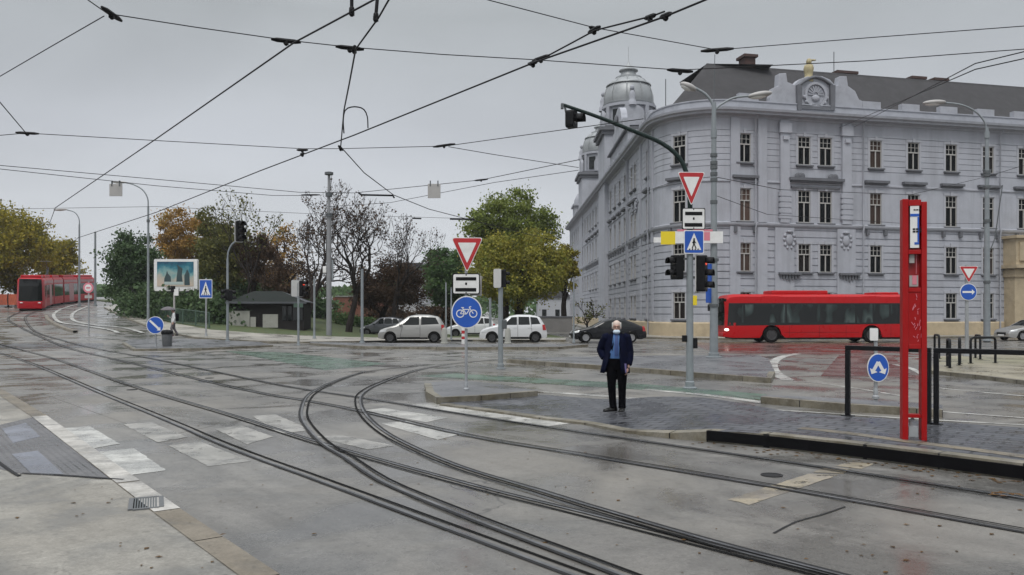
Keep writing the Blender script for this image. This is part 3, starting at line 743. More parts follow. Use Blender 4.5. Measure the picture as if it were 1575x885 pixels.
# round covers in the road
for i, (px, py, lab) in enumerate([(1187, 731.5, 'small round iron cover in the road beside the yellowish stop bar'), (322, 582, 'round iron cover between the left rails'), (203, 600, 'small iron cover beside the near rails')]):
    c = G(px, py); m = thing('manhole_cover', lab, 'manhole cover', (c.x, c.y, 0), group='iron covers in the road')
    bm = new(); lathe(bm, [(.14, .0), (.14, .006), (.11, .006)], n=24, cap=True); obj('cover', bm, M['seal'], m)
    bm = new(); lathe(bm, [(.141, .0), (.17, .0), (.17, .009), (.141, .009), (.141, .0)], n=24, cap=False); obj('rim', bm, M['seal'], m); m.scale = (.7, .7, 1)

# fallen leaves along the kerbs
def leaves():
    vs, fs = [], []
    rr = random.Random(5)
    def leaf(x, y, z, s):
        a = rr.random()*6.28; b = len(vs)
        dx, dy = cos(a)*s, sin(a)*s
        for k, (u, w, h) in enumerate(((-1, 0, 0), (0, -.6, .25), (1, 0, .1), (0, .6, .3))):
            vs.append((x+dx*u-dy*w, y+dy*u+dx*w, z+.004+h*s*.5))
        fs.append((b, b+1, b+2, b+3))
    def along(pts, n, spread, z):
        w = spline(gl(pts), .3)
        for _ in range(n):
            p = rr.choice(w); leaf(p.x+rr.gauss(0, spread), p.y+rr.gauss(0, spread)-.05, z+.001, rr.uniform(.02, .045))
    along([(672, 614), (740, 611), (827, 604)], 230, .09, 0); along([(1000, 570), (1186, 585)], 90, .12, 0); along([(1170, 615), (1300, 626), (1400, 632)], 120, .1, 0)
    along([(1090, 684), (1300, 706), (1560, 742)], 110, .12, 0)
    along([(1445, 575), (1560, 580)], 60, .5, .1)
    for _ in range(190):
        p = G(rr.uniform(-20, 1590), 540+345*rr.random()**.8); leaf(p.x, p.y, .001 if G(p.x/p.y*F+CX, HY+F*CH/p.y).x > -1.2-.76*(p.y-5.5) else .046, rr.choice((.012, .015, .02, .03)))
    p = G(1543, 762); 
    for k in range(7): leaf(p.x+rr.gauss(0, .05), p.y+rr.gauss(0, .05), .006, .06)
    o = raw('fallen_leaves', vs, fs, leafmat('fallen_leaf', [(.08, .04, .018), (.13, .07, .025), (.06, .04, .02), (.2, .12, .05)], .1))
    tag(o, 'brown fallen leaves scattered along the kerbs', 'leaves', None, 'stuff')
leaves()
# ------------------------------------------------------------------ the grey corner building
VC = V((10.7, 56.0, 0)); D1 = V((cos(radians(13)), sin(radians(13)), 0)); D2 = V((-.012, 1, 0)).normalized()
TL = 5.0; PR = VC + D1*TL; PL = VC + D2*TL
TURN = pi - math.acos(max(-1, min(1, D1.dot(D2)))); RAD = TL/math.tan(TURN/2); ARC = RAD*TURN
N1 = V((D1.y, -D1.x, 0)); N2 = V((-D2.y, D2.x, 0))
AC = PR - N1*RAD
U_R, U_L = -46.0, ARC + 76.0
def W(u, z, d=0.0):
    if u <= 0: p, n = PR - D1*u, N1
    elif u >= ARC: p, n = PL + D2*(u-ARC), N2
    else:
        a = atan2(N1.y, N1.x); b = atan2(N2.y, N2.x)
        while b > a: b -= 2*pi
        t = a + (b-a)*u/ARC; n = V((cos(t), sin(t), 0)); p = AC + n*RAD
    q = p + n*d
    return V((q.x, q.y, z))
def Wn(u):
    a, b = W(u, 0, 0), W(u, 0, 1); return b-a
def u_of_px(px):
    k = (px-CX)/F
    t = (k*VC.y-VC.x)/(D1.x-k*D1.y); return -(t-TL)

bld = thing('corner_building', 'long grey stucco corner building with silver domes and slate roof', 'building', (12, 58, 0))
def B(name, bm, m, parent=None, **k):
    """mesh given in world metres, hung under the building"""
    o = obj(name, bm, m, None, **k); o.parent = parent or bld
    o.matrix_parent_inverse = Matrix.Translation(-V((12, 58, 0))) if not parent else Matrix.Identity(4)
    return o

ROWS = [(12.41, 2.02, .98), (8.26, 2.30, .98), (4.71, 2.0, .94), (1.34, 1.9, .94)]
cols = [u_of_px(p) for p in (1145, 1237, 1270, 1347, 1405, 1463, 1520, 1575)]
cols += [cols[-1]-3.3*k for k in (1, 2, 3, 4)]
cornerc = []
for i in range(200):
    u = ARC*i/200; q = W(u, 3)
    if q.x/q.y*F+CX < 1045: cornerc = [u]; break
left = [ARC + y for y in (2.6, 8.6, 10.4)] + [ARC+14.3+3.3*k for k in range(19)]
PORT = (u_of_px(1543), u_of_px(1640))
wins = []
for r in range(4):
    for u in cols+cornerc+left:
        if r >= 2 and PORT[1] < u < PORT[0]: continue
        wins.append((u, r))
def build_walls():
    ub, zb = set(), set()
    for u in cols+cornerc+left:
        for s in (-.5, .5): ub.add(round(u+s*.98, 4))
    for i in range(25): ub.add(round(ARC*i/24, 4))
    ub |= {U_R, U_L}
    for z, h, w in ROWS: zb |= {z, round(z+h, 4)}
    zb |= {0.0, 15.6, 1.1}
    grooves = []
    z = 1.65
    while z < 7.8: grooves.append(z); z += .5
    z = 12.1
    while z < 15.0: grooves.append(z); z += .42
    for g_ in grooves:
        w = .07 if g_ < 8 else .04
        zb |= {round(g_, 4), round(g_+w, 4)}
    us, zs = sorted(ub), sorted(zb)
    ext = []
    for a in us:                       # break long runs so that the joints stay straight
        if ext and a-ext[-1] > 4: 
            m = int((a-ext[-1])/4)+1; a0 = ext[-1]; ext += [a0+(a-a0)*k/m for k in range(1, m)]
        ext.append(a)
    us = ext
    hole = {}
    for u, r in wins:
        z, h, w = ROWS[r]
        hole.setdefault(r, []).append((round(u-.49, 4), round(u+.49, 4)))
    bm = new(); cache = {}
    def vt(u, z, d):
        k = (round(u, 4), round(z, 4), d)
        if k not in cache: cache[k] = bm.verts.new(W(u, z, d))
        return cache[k]
    def isg(a, b): 
        m = (a+b)/2
        return any(g_ <= m <= g_+(.07 if g_ < 8 else .04) for g_ in grooves)
    for j in range(len(zs)-1):
        za, zb_ = zs[j], zs[j+1]; zm = (za+zb_)/2; row = None
        for r, (z, h, w) in enumerate(ROWS):
            if z < zm < z+h: row = r
        d = -.06 if isg(za, zb_) else 0.0
        for i in range(len(us)-1):
            um = (us[i]+us[i+1])/2
            if row is not None and any(a < um < b for a, b in hole.get(row, ())): continue
            try: bm.faces.new((vt(us[i], za, d), vt(us[i+1], za, d), vt(us[i+1], zb_, d), vt(us[i], zb_, d)))
            except ValueError: pass
            if d:
                for zz in (za, zb_):
                    try: bm.faces.new((vt(us[i], zz, 0.0), vt(us[i+1], zz, 0.0), vt(us[i+1], zz, d), vt(us[i], zz, d)))
                    except ValueError: pass
    for u, r in wins:
        z, h, w = ROWS[r]; a, b = u-.49, u+.49
        for (p, q) in (((a, z), (b, z)), ((b, z), (b, z+h)), ((b, z+h), (a, z+h)), ((a, z+h), (a, z))):
            bm.faces.new((vt(p[0], p[1], 0.0), vt(q[0], q[1], 0.0), vt(q[0], q[1], -.3), vt(p[0], p[1], -.3)))
    # closing walls behind
    for u in (U_R, U_L):
        bm.faces.new([bm.verts.new(W(u, 0, 0)), bm.verts.new(W(u, 15.6, 0)), bm.verts.new(W(u, 15.6, -14)), bm.verts.new(W(u, 0, -14))])
    B('wall', bm, M['wall'])
build_walls()
def sweep(bm, prof, u0, u1, mi=0):
    us = [u0]
    u = u0
    while u < u1-1e-6:
        st = .35 if -0.01 <= u < ARC else 4.0
        nu = u+st
        for brk in (0.0, ARC):
            if u < brk-1e-6 < nu: nu = brk
        u = min(nu, u1); us.append(u)
    rows = [[bm.verts.new(W(u, z, d)) for d, z in prof] for u in us]
    for a, b in zip(rows, rows[1:]):
        for k in range(len(prof)-1): bm.faces.new((a[k], a[k+1], b[k+1], b[k])).material_index = mi
    for r in (rows[0], rows[-1]) if len(prof) > 2 else ():
        try: bm.faces.new(r).material_index = mi
        except ValueError: pass
bm = new(); sweep(bm, [(-.2, 15.5), (.06, 15.5), (.1, 15.62), (.18, 15.66), (.6, 15.7), (.62, 15.82), (.78, 15.9), (.82, 16.06), (-.2, 16.12)], U_R, U_L)
B('cornice', bm, M['trim'])
bm = new(); sweep(bm, [(-.4, 16.0), (.22, 16.1), (.22, 16.62), (.28, 16.64), (.28, 16.72), (-.4, 16.76)], U_R, U_L)
for k in range(26):
    u = U_R+2+k*3.3
    if u > U_L-2 or u_of_px(1330) < u < u_of_px(1183): continue
    if -1 < u < ARC+1: continue
    a, b = W(u-.75, 0, -.05), W(u+.75, 0, -.05); c = (a+b)/2
    box(bm, (c.x, c.y, 16.98), (1.5, .42, .5), rz=atan2(b.y-a.y, b.x-a.x))
B('parapet', bm, M['trim'])
bm = new(); sweep(bm, [(0, 7.86), (.1, 7.9), (.16, 8.0), (.18, 8.12), (0, 8.2)], U_R, U_L)
B('string_course', bm, M['trim'])
bm = new(); sweep(bm, [(0, 11.0), (.07, 11.02), (.07, 11.12), (0, 11.16)], U_R, U_L)
B('string_course', bm, M['trim'])
bm = new(); sweep(bm, [(-.1, -.3), (.16, -.3), (.16, 1.02), (.1, 1.1), (-.1, 1.14)], U_R, PORT[1]-.02); sweep(bm, [(-.1, -.3), (.16, -.3), (.16, 1.02), (.1, 1.1), (-.1, 1.14)], PORT[0]+.02, U_L)
B('plinth', bm, M['ochre'])
# roof: steep slate slope, then nearly flat
bm = new(); sweep(bm, [(-.35, 16.3), (-.4, 16.74), (-.75, 16.8), (-1.3, 17.3), (-3.85, 20.3), (-3.96, 20.5)], U_R, ARC+70); sweep(bm, [(-3.96, 20.5), (-9, 20.45)], U_R, 0); sweep(bm, [(-3.96, 20.5), (-9, 20.45)], ARC, ARC+70)
rows = None
B('roof', bm, M['slate'])

# windows
def win_meshes(h, w):
    bm = new(); t = .05; d0, d1 = .03, .1             # local: x across, z up, y into the wall
    bb(bm, -w/2, -w/2+t, d0, d1, 0, h); bb(bm, w/2-t, w/2, d0, d1, 0, h)
    bb(bm, -w/2+t, w/2-t, d0, d1, 0, t); bb(bm, -w/2+t, w/2-t, d0, d1, h-t, h)
    zt = h*.63
    bb(bm, -w/2+t, w/2-t, d0-.02, d1, zt-.04, zt+.04)
    bb(bm, -.038, .038, d0-.01, d1, t, zt-.04)
    for x in (-w/6, w/6): bb(bm, x-.018, x+.018, d0+.02, d1, zt+.05, h-t)
    bb(bm, -w/2+t, w/2-t, d0+.021, d1-.005, (zt+h)/2-.015, (zt+h)/2+.015)
    f = bpy.data.meshes.new('window'); bm.to_mesh(f); bm.free(); f.materials.append(M['winframe'])
    bm = new(); bb(bm, -w/2+.01, w/2-.01, .085, .115, .01, h-.01)
    p = bpy.data.meshes.new('pane'); bm.to_mesh(p); bm.free(); p.materials.append(M['pane'])
    bm = new()                                         # plaster surround
    for s in (-1, 1): bb(bm, *(sorted((s*w/2+s*.012, s*(w/2+.17)))), -.025, .03, -.02, h+.02)
    bb(bm, -w/2-.17, w/2+.17, -.05, .03, h+.02, h+.2); bb(bm, -.11, .11, -.1, -.052, h+.0, h+.28)
    s_ = bpy.data.meshes.new('surround'); bm.to_mesh(s_); bm.free(); s_.materials.append(M['winsur'])
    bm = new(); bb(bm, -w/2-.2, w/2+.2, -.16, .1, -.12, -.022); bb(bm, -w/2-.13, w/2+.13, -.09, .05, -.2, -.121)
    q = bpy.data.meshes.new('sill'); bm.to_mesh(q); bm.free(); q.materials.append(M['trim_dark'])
    return f, p, s_, q
WM = [win_meshes(h, w) for z, h, w in ROWS]
order = sorted(wins, key=lambda w: (W(w[0], 0).length))
near, far = order[:100], order[100:]
OFF = V((12, 58, 0))
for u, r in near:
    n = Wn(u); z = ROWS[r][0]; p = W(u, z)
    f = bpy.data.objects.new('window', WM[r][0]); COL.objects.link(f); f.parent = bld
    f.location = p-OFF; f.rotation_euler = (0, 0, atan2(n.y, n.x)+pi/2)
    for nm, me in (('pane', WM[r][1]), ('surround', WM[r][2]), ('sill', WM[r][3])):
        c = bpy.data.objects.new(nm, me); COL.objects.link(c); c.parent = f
for kind, idx in (('distant_window', 0), ('distant_pane', 1), ('distant_surround', 2)):
    bm = new()
    for u, r in far:
        n = Wn(u); T = Matrix.Translation(W(u, ROWS[r][0])) @ Matrix.Rotation(atan2(n.y, n.x)+pi/2, 4, 'Z')
        tmp = new(); tmp.from_mesh(WM[r][idx]); tmp.transform(T); me = bpy.data.meshes.new('t'); tmp.to_mesh(me); tmp.free(); bm.from_mesh(me); bpy.data.meshes.remove(me)
    o = B(kind, bm, [M['winframe'], M['pane'], M['winsur']][idx]); o['kind'] = 'stuff'
# window heads, pilasters, relief
def onwall(bm, u, z0, z1, w, d, d0=0.0):
    n = Wn(u); p = W(u, (z0+z1)/2, d0+d/2); box(bm, p, (w, d, z1-z0), rz=atan2(n.y, n.x)+pi/2)
pr1, pr2 = u_of_px(1206), u_of_px(1301)
for u in cols+cornerc+left[:14]:
    if pr2 < u < pr1: continue
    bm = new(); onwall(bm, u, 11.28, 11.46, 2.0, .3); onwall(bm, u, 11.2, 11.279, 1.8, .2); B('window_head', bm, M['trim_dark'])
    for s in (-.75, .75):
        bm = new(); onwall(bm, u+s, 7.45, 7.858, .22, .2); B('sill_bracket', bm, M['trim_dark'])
pm = (pr1+pr2)/2
bm = new(); onwall(bm, pm, 11.25, 11.45, 4.4, .34); onwall(bm, pm, 11.13, 11.249, 4.1, .24); onwall(bm, pm, 10.72, 10.86, 3.9, .14)
for s in (-1.5, -1.2, 1.2, 1.5): lathe(bm, [(.0, 0), (.24, .02), (.26, .1), (.14, .16), (0, .17)], c=W(pm+s, 11.55, .1), n=12, M=Matrix.Rotation(atan2(N1.y, N1.x), 4, 'Z') @ RY90, cap=False)
B('scrolled_head', bm, M['trim_dark'])
for u in (pr1, pr2):
    bm = new(); onwall(bm, u, 8.2, 15.5, .75, .17); onwall(bm, u, 1.15, 7.86, 1.5, .1); onwall(bm, u, 14.6, 15.3, .95, .28); onwall(bm, u, 14.1, 14.35, .4, .3)
    for k in range(5): onwall(bm, u, 8.5+k*.4, 8.8+k*.4, .95, .2)
    B('pilaster', bm, M['wall'])
for u in (u_of_px(1172), -.1, ARC+.4, ARC+5.6, ARC+12.6):
    bm = new(); onwall(bm, u, 8.2, 15.5, .7, .12); onwall(bm, u, 1.15, 7.86, .8, .08); B('pilaster', bm, M['wall'])
for u in (u_of_px(1325), u_of_px(1160), u_of_px(1535), ARC+1.2, ARC+12.2, ARC+30):
    bm = new(); tube(bm, [W(u, .1, .22), W(u, 7.7, .22), W(u, 8.0, .3), W(u, 8.3, .22), W(u, 15.4, .22), W(u, 15.6, .5)], .055, 6); B('downpipe', bm, M['trim'], smooth=60)
def cartouche(u, z):
    bm = new(); n = Wn(u); T = Matrix.Rotation(atan2(n.y, n.x)+pi/2, 4, 'Z')
    def at(x, zz, d): 
        v = T @ V((x, -d, 0)); q = W(u, z+zz, 0); return q+v
    blob(bm, at(0, 0, .12), (.28, .1, .42), 2, T)
    for s in (-1, 1):
        for k, (x, zz, r) in enumerate(((.36, .3, .14), (.42, 0, .12), (.34, -.35, .14), (.16, -.58, .1))): blob(bm, at(s*x, zz, .1), (r, .1, r*1.2), 1, T)
    blob(bm, at(0, .58, .14), (.32, .14, .12), 1, T)
    return bm
for px in (1213, 1300): B('cartouche', cartouche(u_of_px(px), 7.0), M['trim'], smooth=60)
for px in (1213, 1305):
    bm = new(); u = u_of_px(px); onwall(bm, u, 4.5, 4.66, 1.75, .3)
    for k in range(-3, 4): onwall(bm, u+k*.24, 4.28-.07*(3-abs(k)), 4.5, .15, .2)
    B('bracket_shelf', bm, M['trim_dark'])
for u in (ARC+8.6, ARC+10.4): B('cartouche', cartouche(u-.9, 10.9), M['trim'], smooth=60)

# gable over the paired windows
def gable():
    uc = pm; n = Wn(uc); rz = atan2(n.y, n.x)+pi/2
    T = Matrix.Translation(W(uc, 0, .12)) @ Matrix.Rotation(rz, 4, 'Z')
    def loc(px, py):
        u = u_of_px(px); q = W(u, 0); Y = q.y; return (-(u-uc), CH+(HY-py)/F*Y)
    ol = [(1184, 168), (1184, 150), (1188, 136), (1196, 133), (1197, 114), (1208, 113), (1210, 127), (1220, 131), (1228, 123), (1240, 118.5), (1252, 117), (1264, 118.5), (1275, 123), (1283, 132), (1288, 132), (1290, 118), (1301, 118), (1303, 133), (1314, 141), (1320, 154), (1329, 158), (1330, 172)]
    poly = [loc(a, b) for a, b in ol]
    bm = new(); prism(bm, poly, 0, .6, M=T); g = B('gable', bm, M['trim'], bevel=.04)
    bm = new()
    arc = [loc(1226+k*5.1, 133-13*sin(pi*k/10)) for k in range(11)]
    tube(bm, [T @ V((x, -.1, z)) for x, z in arc], .11, 8)
    for px in (1226, 1277): 
        x, z = loc(px, 151); prism(bm, [(x-.16, z-.95), (x+.16, z-.95), (x+.2, z+.85), (x-.2, z+.85)], -.22, .0, M=T)
    x, z = loc(1252, 168); prism(bm, [(x-1.4, z-.12), (x+1.4, z-.12), (x+1.4, z+.12), (x-1.4, z+.12)], -.2, .0, M=T)
    B('gable_arch', bm, M['trim_dark'], smooth=50)  # shadow of the arch hood put into its darker colour
    x, z = loc(1252, 147)
    bm = new()
    def fl(bm2, f): 
        tmp = new(); f(tmp); tmp.transform(T @ Matrix.Translation((x, 0, z))); me = bpy.data.meshes.new('t'); tmp.to_mesh(me); tmp.free(); bm2.from_mesh(me); bpy.data.meshes.remove(me)
    def rel(t):
        ringflat(t, (0, 0), .72, .9, -.16, 0, 28); disc(t, (0, 0), .7, -.05, 0, 24)
        for k in range(9):
            a = pi*k/8; bar(t, (.18*cos(a), .18*sin(a)), (.62*cos(a), .62*sin(a)), .07, -.12, -.04)
        blob(t, (0, -.1, -.25), (.34, .12, .24), 2)
        for k in range(7):
            a = pi+pi*(k+.5)/7; blob(t, (.95*cos(a), -.1, .95*sin(a)*.9), (.14, .1, .14), 1)
    fl(bm, rel); B('medallion', bm, M['trim'], smooth=40)
    # figure crowning the arch
    x, z = loc(1246, 122); bm = new()
    base = T @ V((x, .3, z))
    lathe(bm, [(.36, -.2), (.34, .15), (.26, .25), (.3, .5), (.36, .8), (.3, 1.05), (.14, 1.12)], c=base, n=14)
    blob(bm, base+V((0, -.05, 1.3)), (.2, .22, .24), 2); blob(bm, base+V((.3, 0, 1.42)), (.26, .1, .07), 2)
    B('statue', bm, M['statue'], smooth=60)
    return
gable()
def chimney(p, w, d, z0, z1, name='chimney'):
    bm = new(); box(bm, (p.x, p.y, (z0+z1)/2), (w, d, z1-z0), rz=radians(13)); box(bm, (p.x, p.y, z1+.1), (w+.3, d+.3, .2), rz=radians(13))
    B(name, bm, M['brick_dark'])
chimney(P(1149, 120, 62.2), .85, 1.0, 18.6, 21.2)
for px in (1356, 1472, 1508):
    q = W(u_of_px(px), 0, -4.4); chimney(q, 1.6 if px == 1356 else 1.1, .6, 20.1, 20.55, 'roof_vent')
bm = new()
for px, y0, y1 in ((1344, 118, 80), (1038, 165, 122), (1099, 150, 78)):
    if px == 1099: continue
    q = W(u_of_px(px), 0, -4.8) if px > 1100 else W(ARC+3, 0, -1.5)
    tube(bm, [V((q.x, q.y, 17)), V((q.x, q.y, CH+(HY-y1)/F*q.y))], .035, 5)
B('aerial', bm, M['steel_dark'])

# domed towers of the left wing
def tower(cx, cy, half, zc, ztop, r, s, proud, lab):
    x0 = 10.7-proud; x1 = x0+2*half; y0, y1 = cy-half, cy+half
    bm = new(); bb(bm, x0, x1, y0, y1, -.3, zc); B('tower_body', bm, M['wall'])
    bm = new(); bb(bm, x0-.55, x1+.3, y0-.4, y1+.4, zc-.1, zc+.25); bb(bm, x0-.3, x1+.2, y0-.2, y1+.2, zc-.5, zc-.1)
    bb(bm, x0+.1, x1-.1, y0+.1, y1-.1, zc+.25, zc+.5)
    B('tower_cornice', bm, M['trim_dark'])
    # curved gables on the front and side of the attic
    bm = new()
    arch = [(-half*.42, 0)]+[(half*.42*cos(pi-pi*k/14), 1.3*s+half*.3*sin(pi*k/14)) for k in range(15)]+[(half*.42, 0)]
    prism(bm, arch, 0, .4, M=Matrix.Translation((cx, y0-.02, zc+.5))); B('tower_gable', bm, M['trim']); bm = new()
    prism(bm, arch, 0, .4, M=Matrix.Translation((x0-.02, cy, zc+.5)) @ Matrix.Rotation(-pi/2, 4, 'Z'))
    B('tower_gable', bm, M['trim'])
    for q in ((x0+.2, cy), (cx, y0+.2)):
        bm = new(); lathe(bm, [(.5, 0), (.42, .5), (.3, .7), (.36, 1.1), (.2, 1.5), (.16, 1.6)], c=(q[0], q[1], zc+.5+1.3*s+half*.28), n=12); blob(bm, (q[0], q[1], zc+2.4+1.3*s+half*.28), (.24, .24, .3), 2); B('tower_figure', bm, M['trim'], smooth=60)
    c = V((cx, cy, 0))
    bm = new(); lathe(bm, [(r*1.05, zc+.3), (r*1.05, ztop-.55*s), (r*1.16, ztop-.45*s), (r*1.16, ztop-.15*s), (r*1.05, ztop-.1*s)], c=c, n=28)
    for k in range(8):
        a = 2*pi*k/8+.2; q = c+V((cos(a)*r*1.07, sin(a)*r*1.07, (zc+ztop)/2)); box(bm, q, (.12, 1.0*s, (ztop-zc)*.5), rz=a, mi=1)
    for k in range(8):
        a = 2*pi*k/8+.2+pi/8; q = c+V((cos(a)*r*1.1, sin(a)*r*1.1, (zc+ztop)/2)); box(bm, q, (.3, .45*s, (ztop-zc)*.92), rz=a, mi=0)
    B('tower_drum', bm, [M['trim'], M['glass']], smooth=30)
    bm = new()
    prof = [(r*1.0, 0), (r*1.05, .35*s), (r*1.04, 1.0*s), (r*.97, 1.7*s), (r*.84, 2.35*s), (r*.68, 2.8*s), (r*.52, 3.05*s)]
    lathe(bm, [(a, ztop+h) for a, h in prof], c=c, n=32, cap=False)
    for k in range(10):
        a = 2*pi*k/10+.1; tube(bm, [c+V((cos(a)*q*1.005, sin(a)*q*1.005, ztop+h)) for q, h in prof], .07*s, 5)
    lathe(bm, [(r*1.06, ztop-.1), (r*1.1, ztop), (r*1.1, ztop+.14), (r*1.02, ztop+.18)], c=c, n=32, cap=False)
    lathe(bm, [(r*.9, ztop+2.15*s), (r*.95, ztop+2.2*s), (r*.93, ztop+2.32*s), (r*.84, ztop+2.38*s)], c=c, n=32, cap=False)
    B('dome', bm, M['lead'], smooth=50)
    bm = new(); zl = ztop+3.05*s
    lathe(bm, [(r*.56, zl-.05), (r*.56, zl+.12), (r*.34, zl+.3), (r*.3, zl+.75*s), (r*.4, zl+.85*s), (r*.4, zl+.95*s), (r*.2, zl+1.2*s), (r*.07, zl+1.7*s), (.03, zl+2.0*s), (.02, zl+3.6*s)], c=c, n=18)
    B('lantern', bm, M['lead'], smooth=40)
tower(12.9, 90.0, 3.0, 21.4, 24.6, 2.62, 1.0, .8, '')
tower(12.9, 118.0, 2.9, 21.4, 24.9, 2.5, .95, .8, '')
bm = new(); bb(bm, 10.3, 14, 133, 137.5, 15, 19.3); bb(bm, 10.0, 14.3, 132.7, 137.8, 19.3, 19.6); lathe(bm, [(1.4, 19.6), (1.5, 20.3), (1.0, 21.4), (.3, 21.9), (.05, 22.8)], c=(11.8, 135, 0), n=16)
B('end_turret', bm, M['trim'], smooth=35)
# stepped attic over the near end of the left wing
bm = new()
bb(bm, 10.4, 11.0, 73, 86, 16.0, 18.2); bb(bm, 10.38, 11.0, 76, 83.5, 18.2, 20.0)
prism(bm, [(-2.6, 0)]+[(2.6*cos(pi-pi*k/12), 1.9*sin(pi*k/12)) for k in range(1, 12)]+[(2.6, 0)], 0, .6, M=Matrix.Translation((10.37, 79.7, 19.9)) @ Matrix.Rotation(-pi/2, 4, 'Z'))
B('attic_gable', bm, M['wall'])
bm = new(); bb(bm, 10.1, 11.05, 72.8, 86.2, 18.2, 18.38); blob(bm, (10.2, 79.7, 20.6), (.2, .6, .6), 2)
B('attic_relief', bm, M['trim_dark'])
# ochre stone entrance at the right
def portal():
    u0, u1 = PORT[0], PORT[1]; uc = (u0+u1)/2; w = abs(u0-u1)
    n = Wn(uc); rz = atan2(n.y, n.x)+pi/2
    bm = new(); onwall(bm, uc, 5.4, 7.4, w, 1.2); onwall(bm, uc, 7.4, 7.62, w+.3, 1.4); onwall(bm, uc, 5.15, 5.4, w+.5, 1.5)
    for k in range(5): onwall(bm, uc-w*.5+w*(k+.5)/5, 5.7, 7.1, .7, .12, 1.2)
    B('portal_entablature', bm, M['portal'])
    for s in (-1, 1):
        bm = new(); onwall(bm, uc+s*(w/2-.55), .3, 5.15, .95, 1.0); onwall(bm, uc+s*(w/2-.55), -.2, .5, 1.15, 1.15); onwall(bm, uc+s*(w/2-.55), 4.5, 5.0, 1.15, 1.12)
        B('portal_column', bm, M['portal'])
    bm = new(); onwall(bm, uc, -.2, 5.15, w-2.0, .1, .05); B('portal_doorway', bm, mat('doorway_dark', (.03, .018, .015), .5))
portal()

# ------------------------------------------------------------------ trees
def ell(rr, f=1.0):
    while True:
        v = V((rr.uniform(-1, 1), rr.uniform(-1, 1), rr.uniform(-1, 1)))
        if .05 < v.length < 1: return v*f
def tree(name, label, base, ctr, rad, nleaf, lsize, lm, bark, seed, trunk=.28, lean=0, clumps=70, csig=.16, limbs=9, group=None, hollow=.45, cat='tree', flat=0.0):
    """base, crown centre (relative to base) and half-axes in metres"""
    rr = random.Random(seed); t = thing(name, label, cat, base, group=group); c = V(ctr); rad = V(rad)
    bm = new(); top = c+V((0, 0, rad.z*.35)); pts = []
    for k in range(7):
        q = V((0, 0, 0)).lerp(top, k/6); pts.append(q+V((rr.gauss(0, .12), rr.gauss(0, .12), 0))*(k/6)*2)
    tube(bm, pts, [trunk*(1.25-.95*k/6) if k else trunk*1.6 for k in range(7)], 8)
    tips = []
    for i in range(limbs):
        s = pts[rr.choice((2, 3, 3, 4, 4, 5))]; d = ell(rr); d = d.normalized()*rr.uniform(.72, .98); e = c+V((d.x*rad.x, d.y*rad.y, d.z*rad.z))
        mid = s.lerp(e, .5)+V((rr.gauss(0, .3), rr.gauss(0, .3), .25*rad.z*rr.random()))
        w = spline([s, mid, e], .8); n = len(w)
        tube(bm, w, [trunk*.42*(1-.85*k/(n-1)) for k in range(n)], 5); tips.append(e)
        for j in range(4):
            q = w[rr.randrange(n//2, n)]; d2 = ell(rr); e2 = q+V((d2.x*rad.x, d2.y*rad.y, d2.z*rad.z))*.42; tips.append(e2)
            tube(bm, [q, q.lerp(e2, .5)+V((0, 0, .2)), e2], [trunk*.16, trunk*.1, trunk*.03], 4)
    obj('trunk', bm, bark, t, smooth=60)
    vs, fs = [], []
    cl = []
    for k in range(clumps):
        while True:
            d = ell(rr)
            if d.length > hollow: break
        f = 1+.28*noise.noise(d.normalized()*1.7+V((seed*3.1, 0, 0)))
        if flat and d.z < -flat: d.z = -flat*rr.random()
        cl.append((c+V((d.x*rad.x, d.y*rad.y, d.z*rad.z))*f, rr.uniform(.6, 1.3)))
    for e in tips: cl.append((e, .8))
    m = (rad.x+rad.y+rad.z)/3*csig
    for _ in range(nleaf):
        q, s = rr.choice(cl); p = q+V((rr.gauss(0, m*s), rr.gauss(0, m*s), rr.gauss(0, m*s*.75)))
        a, b2 = ell(rr).normalized(), ell(rr).normalized(); x = a*lsize*rr.uniform(.45, 1.5)*.5; y = a.cross(b2).normalized()*x.length*.75
        i = len(vs); vs += [p-x, p-y*.9+x*.1, p+x, p+y]; fs.append((i, i+1, i+2, i+3))
    raw('crown', vs, fs, lm, t); return t
def bare(name, label, base, h, spread, bark, seed, lm=None, nleaf=0, lsize=.2, depth=6, group=None, trunk=.26, tl=.22, up=.25, leafbias=None):
    """leafless tree: forking limbs down to twigs, with a thin scatter of dead leaves"""
    rr = random.Random(seed); t = thing(name, label, 'tree', base, group=group); bm = new(); ends = []
    def br(p, d, L_, r, k):
        n = 4; pts = [p]; dd = d.copy()
        for _ in range(n):
            dd = (dd+ell(rr)*.26+V((0, 0, up*.25))).normalized(); pts.append(pts[-1]+dd*L_/n)
        tube(bm, pts, [r*(1-.4*i/n) for i in range(n+1)], 7 if k == 0 else 5 if k < 3 else 3, cap=False)
        if k >= 3: ends.append((pts[-1], L_)); ends.append((pts[2], L_))
        if k == depth: return
        for j in range(3 if k < 4 else 2):
            a = (dd+ell(rr).normalized()*rr.uniform(.5, .95)*spread).normalized()
            br(pts[-1] if j < 2 else pts[rr.choice((2, 3))], a, L_*rr.uniform(.62, .84), max(.016, r*.58), k+1)
    br(V((0, 0, -.1)), V((rr.gauss(0, .05), rr.gauss(0, .05), 1)), h*tl, trunk, 0)
    obj('trunk', bm, bark, t)
    if nleaf:
        vs, fs = [], []
        es = [e for e in ends if leafbias is None or leafbias(e[0])] or ends
        for _ in range(nleaf):
            q, s = rr.choice(es); p = q+ell(rr)*s*.55; a, b2 = ell(rr).normalized(), ell(rr).normalized()
            x = a*lsize*rr.uniform(.5, 1.2)*.5; y = a.cross(b2).normalized()*x.length*.8; i = len(vs); vs += [p-x, p-y, p+x, p+y]; fs.append((i, i+1, i+2, i+3))
        raw('crown', vs, fs, lm, t)
    return t
